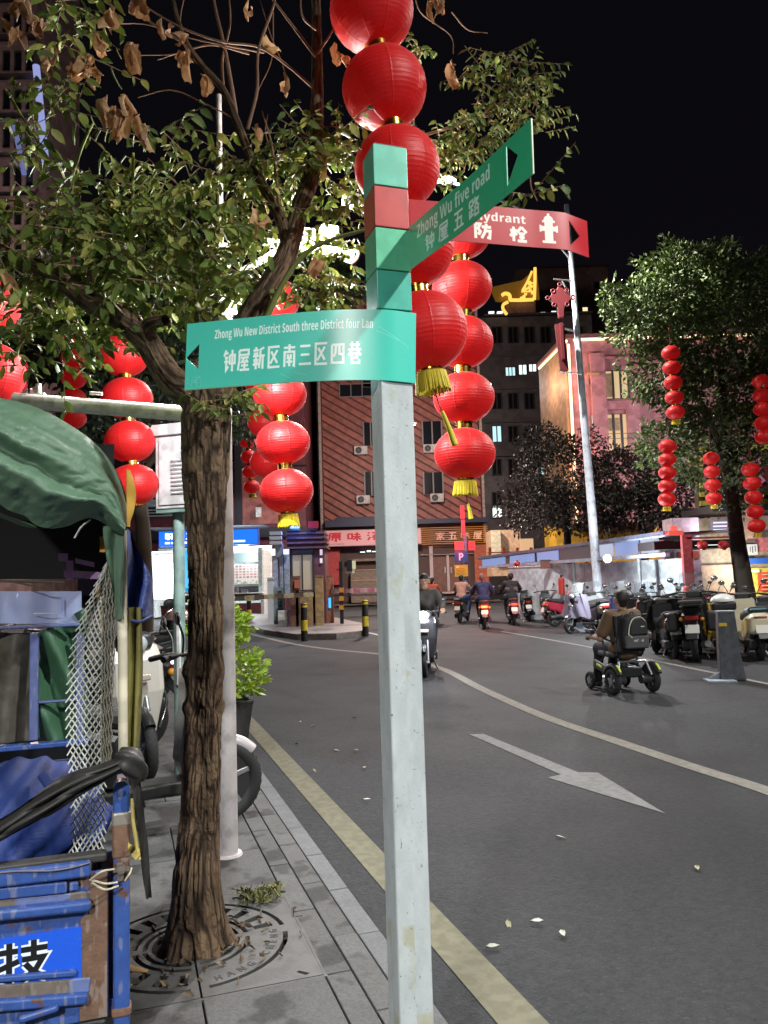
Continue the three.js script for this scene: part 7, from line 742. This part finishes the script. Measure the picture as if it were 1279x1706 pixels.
{ const t = scooter('big black touring motorbike with tan pad seat beside the guard post', PK(1163, 1096), -0.42, { body: [0.012, 0.012, 0.013], r: 0.3, group: GP, name: 'motorbike', cat: 'motorbike', lean: 0.03, screen: 1 }); mesh('tan_pad', rbox(0.26, 0.04, 0.4, 0.02, 0, 0.9, 0.25), mat([0.5, 0.3, 0.19], 0.7), t); mesh('rear_rack', [rbox(0.34, 0.05, 0.4, 0.015, 0, 0.92, 0.8), rbox(0.16, 0.3, 0.4, 0.05, 0.28, 0.62, 0.6), rbox(0.16, 0.3, 0.4, 0.05, -0.28, 0.62, 0.6)], MT.black, t); mesh('exhaust', cyl(0.05, 0.055, 0.5, 0.2, 0.32, 0.6, 14, Math.PI / 2 + 0.1), MT.chrome, t); t.scale.setScalar(1.14); }
scooter('yellow scooter with white top box behind the guard post', PK(1205, 1092), -0.3, { body: yel, box: [0.55, 0.56, 0.55], group: GP, lean: 0.04, plate: [0.4, 0.45, 0.6] });
{ const t = scooter('cream scooter with dark teal seat right of the guard post', PK(1256, 1094), -0.25, { body: cream, seat: [0.02, 0.06, 0.08], group: GP, lean: 0.03 }); mesh('tail_shell', rbox(0.38, 0.3, 0.3, 0.07, 0, 0.58, 0.72), mat(cream, 0.3, 0, { phys: true, clearcoat: 0.5 }), t); t.scale.setScalar(1.08); }
scooter('dark scooter cut off by the right edge', PK(1296, 1090), -0.2, { body: [0.05, 0.06, 0.06], group: GP });
{ const fe = (x, y, d, lab) => { const o = thing('fire_extinguisher', lab, 'fire extinguisher', at(x, y, d)); const s = d / 1300; mesh('cylinder', [cyl(5.5 * s, 5.5 * s, 24 * s, 0, 12 * s, 0, 14), ball(5.5 * s, 0, 24 * s, 0, 1, 0.7, 1, 12)], mat([0.45, 0.04, 0.03], 0.4), o); mesh('valve', [cyl(1.6 * s, 1.6 * s, 5 * s, 0, 29 * s, 0, 8), bar(V(0, 30 * s, 0), V(5 * s, 32 * s, 0), 0.6 * s)], MT.black, o); }; fe(936, 990, 26, 'red extinguisher on a shed post left of the lamp post'); fe(1145, 1004, 19.3, 'red extinguisher on the red gate post'); }
// ------------------------------------------------------------------ people
function figure(bones, cell, k = 0.03) { // bones: [a, b, ra, rb]; one smooth surface
  const lo = V(1e9, 1e9, 1e9), hi = V(-1e9, -1e9, -1e9); for (const [a, b, r, s] of bones) { lo.min(a.clone().subScalar(r)).min(b.clone().subScalar(s)); hi.max(a.clone().addScalar(r)).max(b.clone().addScalar(s)); }
  const c = lo.clone().add(hi).multiplyScalar(0.5), size = Math.max(hi.x - lo.x, hi.y - lo.y, hi.z - lo.z) + cell * 8, n = Math.ceil(size / cell), mc = new MarchingCubes(n, new THREE.MeshBasicMaterial(), false, false, 200000), half = size / 2; mc.isolation = 0; const f = mc.field; f.fill(-1);
  const B = bones.map(([a, b, r, s]) => { const d = b.clone().sub(a); return [a.x, a.y, a.z, d.x, d.y, d.z, Math.max(d.lengthSq(), 1e-9), r, s]; }), hs = n / 2;
  for (let z = 0; z < n; z++) for (let y = 0; y < n; y++) for (let x = 0; x < n; x++) { const X = c.x + ((x - hs) / hs) * half, Yy = c.y + ((y - hs) / hs) * half, Z = c.z + ((z - hs) / hs) * half; let m = 1; for (const [ax, ay, az, dx, dy, dz, q, r, s] of B) { const px = X - ax, py = Yy - ay, pz = Z - az; let t = (px * dx + py * dy + pz * dz) / q; t = t < 0 ? 0 : t > 1 ? 1 : t; const ex = px - dx * t, ey = py - dy * t, ez = pz - dz * t, d = Math.sqrt(ex * ex + ey * ey + ez * ez) - (r + (s - r) * t); if (m === 1) m = d; else if (d < m + k) { const h = Math.max(k - Math.abs(d - m), 0) / k; m = Math.min(m, d) - h * h * k * 0.25; } } f[z * n * n + y * n + x] = -m; }
  mc.update(); const N = mc.count, P = mc.positionArray.slice(0, N * 3), Nn = mc.normalArray.slice(0, N * 3); for (let i = 0; i < N; i++) { P[i * 3] = c.x + P[i * 3] * half; P[i * 3 + 1] = c.y + P[i * 3 + 1] * half; P[i * 3 + 2] = c.z + P[i * 3 + 2] * half; }
  const g = new THREE.BufferGeometry(); g.setAttribute('position', new THREE.BufferAttribute(P, 3)); g.setAttribute('normal', new THREE.BufferAttribute(Nn, 3)); return prep(g);
}
function hand(w, fwd, down, side) { // palm and five curled fingers from the wrist, gripping
  const f = fwd.clone().normalize(), d = down.clone().normalize(), s = f.clone().cross(d).normalize(), b = [[w, w.clone().addScaledVector(f, 0.055), 0.02, 0.022]]; for (const i of [-1, 1]) b.push([w.clone().addScaledVector(s, i * 0.012), w.clone().addScaledVector(f, 0.065).addScaledVector(s, i * 0.024), 0.014, 0.014]);
  [0.036, 0.042, 0.038, 0.03].forEach((l, i) => { const a = w.clone().addScaledVector(f, 0.07).addScaledVector(s, (i - 1.5) * 0.019), m = a.clone().addScaledVector(f, l * 0.7).addScaledVector(d, l * 0.4), e = m.clone().addScaledVector(d, l * 0.8).addScaledVector(f, -l * 0.3); b.push([a, m, 0.009, 0.0085], [m, e, 0.0085, 0.0075]); });
  const ta = w.clone().addScaledVector(f, 0.02).addScaledVector(s, side * 0.024), tm = ta.clone().addScaledVector(f, 0.03).addScaledVector(s, side * 0.016).addScaledVector(d, 0.014); b.push([ta, tm, 0.011, 0.01], [tm, tm.clone().addScaledVector(f, 0.022).addScaledVector(d, 0.016), 0.01, 0.008]); return figure(b, 0.0045, 0.008);
}
function person(label, parent, o) { // seated figure in the frame of its seat: hips at the origin of o.hip, facing -z
  const h = o.hip, sc = o.scale || 1, A = (x, y, z) => V(h.x + x * sc, h.y + y * sc, h.z + z * sc), t = thing('person', label, 'person', parent.position.clone(), parent.rotation.y); const lean = o.lean || 0.06, sp = (y, x = 0, z = 0) => A(x, y * Math.cos(lean), z - y * Math.sin(lean));
  const neck = sp(0.5), head = sp(0.64).add(V(0, 0, -0.015)), sh = [-1, 1].map((s) => sp(0.44, s * 0.185)), el = [-1, 1].map((s) => (o.elbow ? A(s * o.elbow[0], o.elbow[1], o.elbow[2]) : A(s * 0.27, 0.22, -0.2))), ha = [-1, 1].map((s) => (o.hand ? A(s * o.hand[0], o.hand[1], o.hand[2]) : A(s * 0.31, 0.24, -0.42))), hp = [-1, 1].map((s) => A(s * 0.09, 0.02, 0)), kn = [-1, 1].map((s) => A(s * (o.knee?.[0] ?? 0.14), o.knee?.[1] ?? 0, o.knee?.[2] ?? -0.42)), an = [-1, 1].map((s) => A(s * (o.ankle?.[0] ?? 0.13), o.ankle?.[1] ?? -0.42, o.ankle?.[2] ?? -0.42)), toe = an.map((p) => p.clone().add(V(0, -0.04, -0.14)));
  const torso = [[A(0, 0.02, 0.01), sp(0.22), 0.125, 0.12], [A(-0.07, 0.02, 0.02), A(0.07, 0.02, 0.02), 0.11, 0.11], [sp(0.2, -0.05), sp(0.36, -0.09), 0.1, 0.095], [sp(0.2, 0.05), sp(0.36, 0.09), 0.1, 0.095], [sp(0.43, -0.13), sp(0.43, 0.13), 0.065, 0.065]], arms = [0, 1].flatMap((i) => [[sh[i], el[i], 0.055, 0.043], [el[i], ha[i], 0.042, 0.028]]), legs = [0, 1].flatMap((i) => [[hp[i], kn[i], 0.09, 0.062], [kn[i], an[i], 0.058, 0.038]]);
  const hands = [0, 1].map((i) => hand(ha[i], ha[i].clone().sub(el[i]), V(0, -1, 0), i ? -1 : 1)), hd = [[sp(0.46), head.clone().add(V(0, -0.08, 0.01)), 0.058, 0.055], [head.clone().add(V(0, 0.025, 0.015)), head.clone().add(V(0, 0.03, -0.02)), 0.092, 0.085], [head.clone().add(V(0, -0.05, -0.04)), head.clone().add(V(0, -0.075, -0.055)), 0.06, 0.045], [head.clone().add(V(0, -0.015, -0.1)), head.clone().add(V(0, -0.03, -0.112)), 0.014, 0.016], ...[-1, 1].map((s) => [head.clone().add(V(s * 0.085, 0.01, 0)), head.clone().add(V(s * 0.095, -0.03, 0.005)), 0.018, 0.012])];
  const hg = figure(hd, 0.006, 0.025), body = mesh('body', [figure([...torso, ...arms, ...legs, [sp(0.42), neck, 0.06, 0.055]], 0.018, 0.04), hg, ...hands], MT.skin, t);
  mesh('hair', figure([[head.clone().add(V(0, 0.05, 0.03)), head.clone().add(V(0, 0.055, -0.02)), 0.092, 0.086], [head.clone().add(V(0, 0.0, 0.05)), head.clone().add(V(0, -0.05, 0.045)), 0.075, 0.055]], 0.008, 0.03), o.hair || MT.hair, body); for (const s of [-1, 1]) mesh('eye', ball(0.011, head.x + s * 0.032, head.y + 0.01, head.z - 0.098), MT.black, body); mesh('mouth', rbox(0.045, 0.008, 0.01, 0.003, head.x, head.y - 0.062, head.z - 0.106), mat([0.25, 0.09, 0.08], 0.5), body);
  const fat = o.fat || 0.014, sm = mat(o.shirt, 0.85, 0, { bumpMap: bumpFine, bumpScale: 0.002 }), arm2 = o.sleeve === 'long' ? arms.map(([a, b, r, s]) => [a, b, r + fat, s + fat]) : [0, 1].map((i) => [sh[i], sh[i].clone().lerp(el[i], 0.75), 0.055 + fat, 0.05 + fat]);
  mesh('shirt', figure([...torso.map(([a, b, r, s]) => [a, b, r + fat, s + fat]), ...arm2, [sp(0.43), sp(0.475), 0.075, 0.066]], 0.015, 0.045), sm, body); mesh('trousers', figure([...legs.map(([a, b, r, s]) => [a, b, r + 0.014, s + 0.018]), [A(-0.07, 0, 0.02), A(0.07, 0, 0.02), 0.128, 0.128]], 0.016, 0.04), mat(o.trousers || [0.02, 0.022, 0.03], 0.85), body); for (const i of [0, 1]) mesh('shoe', figure([[an[i].clone().add(V(0, -0.03, 0.03)), toe[i], 0.048, 0.038]], 0.012, 0.02), mat(o.shoes || [0.03, 0.03, 0.03], 0.6), body);
  if (o.band) mesh('shirt_band', figure([[sp(0.25, -0.11, 0.03), sp(0.25, 0.11, 0.03), 0.1, 0.1]], 0.014, 0.03), mat(o.band, 0.85), body); if (o.logo) mesh('shirt_print', [rbox(0.05, 0.035, 0.004, 0.001, sp(0.36).x + 0.04, sp(0.36).y, sp(0.36).z + 0.123), box(0.12, 0.008, 0.004, sp(0.31).x + 0.06, sp(0.31).y, sp(0.31).z + 0.128)], mat([0.5, 0.42, 0.3], 0.7), body);
  return t;
}
{ // riders on the road
  const ride = (x, y, turn, so, po, lab, plab) => { const p = gnd(x, y), t = scooter(lab, p, turn, { ...so, lean: 0 }); person(plab, t, { hip: V(0, 0.9, 0.18), knee: [0.16, -0.04, -0.4], ankle: [0.12, -0.52, -0.3], elbow: [0.3, 0.26, -0.18], hand: [0.31, 0.18, -0.44], ...po }); return t; };
  ride(772, 1036, -0.32, { body: [0.03, 0.03, 0.04], box: undefined, plate: [0.6, 0.5, 0.36], group: 'scooters being ridden down the road' }, { shirt: [0.5, 0.25, 0.18], trousers: [0.05, 0.08, 0.18], shoes: [0.5, 0.5, 0.5], scale: 0.98 }, 'scooter with pale box, ridden by the person in the pink shirt', 'person in a pale pink T-shirt riding a scooter, seen from behind');
  const s2 = ride(806, 1046, -0.08, { body: [0.12, 0.02, 0.015], tail: tailHot, group: 'scooters being ridden down the road' }, { shirt: [0.025, 0.025, 0.075], sleeve: 'long', hair: mat([0.2, 0.08, 0.06], 0.6), trousers: [0.02, 0.02, 0.03], fat: 0.024 }, 'scooter with glowing red tail light, ridden by the person in navy', 'person in a loose navy jacket riding the scooter with bright tail light');
  ride(853, 1040, -0.05, { body: [0.03, 0.03, 0.06], tail: tailOn, group: 'scooters being ridden down the road' }, { shirt: [0.016, 0.016, 0.018], sleeve: 'long', band: [0.1, 0.085, 0.08], fat: 0.02 }, 'scooter with small red tail light beside the hoarding', 'person in a black jacket with grey band riding beside the hoarding');
  const tl = gnd(806, 1046); bulbLight(V(tl.x + 0.05, 0.72, tl.z + 1.08), 2.0, [1, 0.12, 0.05], 0.06); bulbLight(V(gnd(853, 1040).x, 0.7, gnd(853, 1040).z + 1.05), 1.0, [1, 0.08, 0.05], 0.05);
  // rider coming towards the viewer, mostly hidden by the sign post
  const p4 = gnd(711, 1120), s4 = scooter('scooter coming towards the viewer with a dazzling headlight', p4, Math.PI - 0.1, { body: [0.03, 0.03, 0.035], headlight: glow([0.9, 0.93, 1], 60), lean: 0, group: 'scooters being ridden down the road' }); person('person riding towards the viewer, nearly hidden by the sign post', s4, { hip: V(0, 0.9, 0.18), knee: [0.16, -0.04, -0.4], ankle: [0.12, -0.52, -0.3], elbow: [0.3, 0.26, -0.18], hand: [0.31, 0.18, -0.44], shirt: [0.05, 0.045, 0.04], sleeve: 'long' }); bulbLight(V(p4.x + 0.08, 0.99, p4.z + 0.98), 4, [0.92, 0.95, 1], 0.05);
  const p5 = gnd(722, 1040); const s5 = scooter('scooter far down the road beside the sign post', p5, -0.2, { body: [0.06, 0.05, 0.05], lean: 0, group: 'scooters being ridden down the road' }); person('person in an orange top far down the road beside the sign post', s5, { hip: V(0, 0.9, 0.18), knee: [0.16, -0.04, -0.4], ankle: [0.12, -0.52, -0.3], elbow: [0.3, 0.26, -0.18], hand: [0.31, 0.18, -0.44], shirt: [0.42, 0.07, 0.03], trousers: [0.16, 0.12, 0.1], scale: 0.9 });
}
{ // power wheelchair, its user and the backpack
  const a = gnd(1015, 1158), b = gnd(1082, 1153), mid = a.clone().add(b).multiplyScalar(0.5), turn = Math.atan2(-(b.z - a.z), b.x - a.x) + 0.0, t = thing('power_wheelchair', 'black power wheelchair with green accents driving on the road', 'wheelchair', mid.clone().setY(0).add(V(0, 0, -0.2)), turn), acc = mat([0.5, 0.62, 0.03], 0.4, 0, { emissive: C([0.5, 0.6, 0.02]), emissiveIntensity: 0.12 }), bp = MT.darkPlastic;
  for (const s of [-1, 1]) { addWheel(t, s * 0.29, 0.17, 0.2, 0.17, 0.085, MT.steel); addWheel(t, s * 0.27, 0.12, -0.42, 0.12, 0.06, MT.steel); mesh('fender', new THREE.TorusGeometry(0.205, 0.035, 8, 16, 2.2).rotateZ(0.45).rotateY(Math.PI / 2).translate(s * 0.29, 0.17, 0.2), bp, t); mesh('fender_accent', new THREE.TorusGeometry(0.235, 0.014, 8, 8, 0.5).rotateZ(0.6).rotateY(-Math.PI / 2).translate(s * 0.29, 0.175, 0.2), acc, t); mesh('swing_arm', bar(V(s * 0.22, 0.2, 0.2), V(s * 0.2, 0.3, -0.1), 0.022), MT.darkSteel, t); mesh('motor', cyl(0.06, 0.06, 0.14, s * 0.19, 0.18, 0.2, 16, 0, 0, Math.PI / 2), MT.darkSteel, t); mesh('front_arm', [bar(V(s * 0.22, 0.13, -0.42), V(s * 0.22, 0.33, -0.36), 0.018), bar(V(s * 0.22, 0.33, -0.36), V(s * 0.2, 0.3, 0.1), 0.02)], MT.darkSteel, t); mesh('side_cover', rbox(0.05, 0.12, 0.36, 0.02, s * 0.235, 0.32, -0.18, 0.2), bp, t); mesh('side_accent', rbox(0.01, 0.03, 0.14, 0.004, s * 0.264, 0.34, -0.18, 0.2), acc, t); mesh('armrest', [rbox(0.06, 0.04, 0.34, 0.015, s * 0.27, 0.74, -0.16), bar(V(s * 0.26, 0.5, -0.02), V(s * 0.27, 0.73, -0.06), 0.014), bar(V(s * 0.25, 0.68, 0.16), V(s * 0.27, 0.72, 0), 0.014)], bp, t); }
  mesh('base', rbox(0.34, 0.14, 0.5, 0.03, 0, 0.27, -0.06), bp, t); mesh('seat_lift', [bar(V(0, 0.3, 0), V(0, 0.46, 0), 0.05), bar(V(-0.14, 0.32, 0.12), V(-0.14, 0.5, 0.1), 0.016), bar(V(0.14, 0.32, 0.12), V(0.14, 0.5, 0.1), 0.016)], MT.darkSteel, t); mesh('seat', rbox(0.44, 0.08, 0.44, 0.03, 0, 0.5, -0.08), MT.black, t); mesh('backrest', [rbox(0.42, 0.5, 0.07, 0.03, 0, 0.78, 0.17, -0.1), bar(V(-0.19, 0.5, 0.17), V(-0.19, 1.02, 0.23), 0.014), bar(V(0.19, 0.5, 0.17), V(0.19, 1.02, 0.23), 0.014), bar(V(-0.19, 1.02, 0.23), V(-0.19, 1.03, 0.33), 0.016), bar(V(0.19, 1.02, 0.23), V(0.19, 1.03, 0.33), 0.016)], MT.black, t); mesh('joystick', [rbox(0.07, 0.06, 0.16, 0.015, -0.27, 0.79, -0.38), cyl(0.012, 0.01, 0.06, -0.27, 0.84, -0.4, 8)], bp, t); mesh('control_panel', [rbox(0.16, 0.03, 0.24, 0.01, -0.3, 0.8, -0.52, 0.25), rbox(0.1, 0.08, 0.02, 0.008, -0.3, 0.86, -0.6)], worn([0.08, 0.1, 0.14], 701, 0.2), t); mesh('footrest', [rbox(0.36, 0.02, 0.2, 0.006, 0, 0.12, -0.62), bar(V(-0.12, 0.46, -0.28), V(-0.12, 0.13, -0.6), 0.014), bar(V(0.12, 0.46, -0.28), V(0.12, 0.13, -0.6), 0.014)], MT.darkSteel, t); mesh('rear_frame', [bar(V(-0.2, 0.42, 0.22), V(0.2, 0.42, 0.22), 0.016), bar(V(0.2, 0.42, 0.22), V(0.24, 0.24, 0.28), 0.018), bar(V(-0.2, 0.42, 0.22), V(-0.24, 0.24, 0.28), 0.018)], MT.steel, t);
  person('person with short dark hair in a brown shirt sitting in the wheelchair', t, { hip: V(0, 0.55, 0.02), shirt: [0.13, 0.075, 0.04], knee: [0.11, 0.0, -0.42], ankle: [0.1, -0.44, -0.5], elbow: [0.28, 0.16, -0.08], hand: [0.27, 0.16, -0.34], lean: -0.02, logo: true, trousers: [0.02, 0.02, 0.025], fat: 0.03, scale: 1.05 });
  const bg = thing('backpack', 'black backpack with pale piping hung on the wheelchair backrest', 'backpack', t.position.clone().add(V(0.02, 0, -0.05).applyAxisAngle(Y, turn)), turn), fab = mat([0.02, 0.02, 0.021], 0.75), g2 = mat([0.07, 0.07, 0.072], 0.7), zz = 0.345; mesh('bag', [poly([[-0.17, 0], [0.17, 0], [0.18, 0.2], [0.15, 0.38], [0.08, 0.44], [-0.08, 0.44], [-0.15, 0.38], [-0.18, 0.2]], 0.17, 0.045).translate(0, 0.6, 0.21)], fab, bg); mesh('lower_pocket', rbox(0.34, 0.17, 0.06, 0.025, 0, 0.68, 0.375), g2, bg); mesh('front_pocket', poly([[-0.12, 0], [0.14, 0], [0.14, 0.16], [0.06, 0.23], [-0.04, 0.22], [-0.1, 0.14]], 0.05, 0.02).translate(0.01, 0.77, 0.36), fab, bg); mesh('piping', [tube([V(-0.14, 0.78, 0.405), V(-0.11, 0.9, 0.4), V(-0.05, 0.98, 0.39), V(0.06, 1.0, 0.385), V(0.13, 0.94, 0.39)], 0.007, 30, 6), tube([V(-0.14, 0.78, 0.405), V(-0.11, 0.76, 0.41), V(-0.09, 0.74, 0.41)], 0.007, 8, 6)], mat([0.6, 0.6, 0.45], 0.5), bg); mesh('handle', tube([V(-0.04, 1.03, 0.28), V(0, 1.07, 0.28), V(0.04, 1.03, 0.28)], 0.008, 10, 6), fab, bg);
  mesh('print', Array.from({ length: 22 }, (_, i) => { const g = i < 12 ? 0 : 1; return box(0.004 + 0.014 * hash(i, 1, 9), 0.004 + 0.012 * hash(i, 2, 9), 0.003, -0.06 + g * 0.1 + 0.055 * hash(i, 3, 9), 0.685 + 0.03 * hash(i, 4, 9), 0.406); }), mat([0.5, 0.5, 0.5], 0.6), bg).userData.kind = 'stuff'; mesh('logo_patch', box(0.05, 0.012, 0.004, 0.07, 0.88, 0.412), mat([0.55, 0.55, 0.55], 0.5), bg);
}
camera.far = 600; camera.updateProjectionMatrix();
renderer.setSize(768, 1024);
renderer.render(scene, camera);
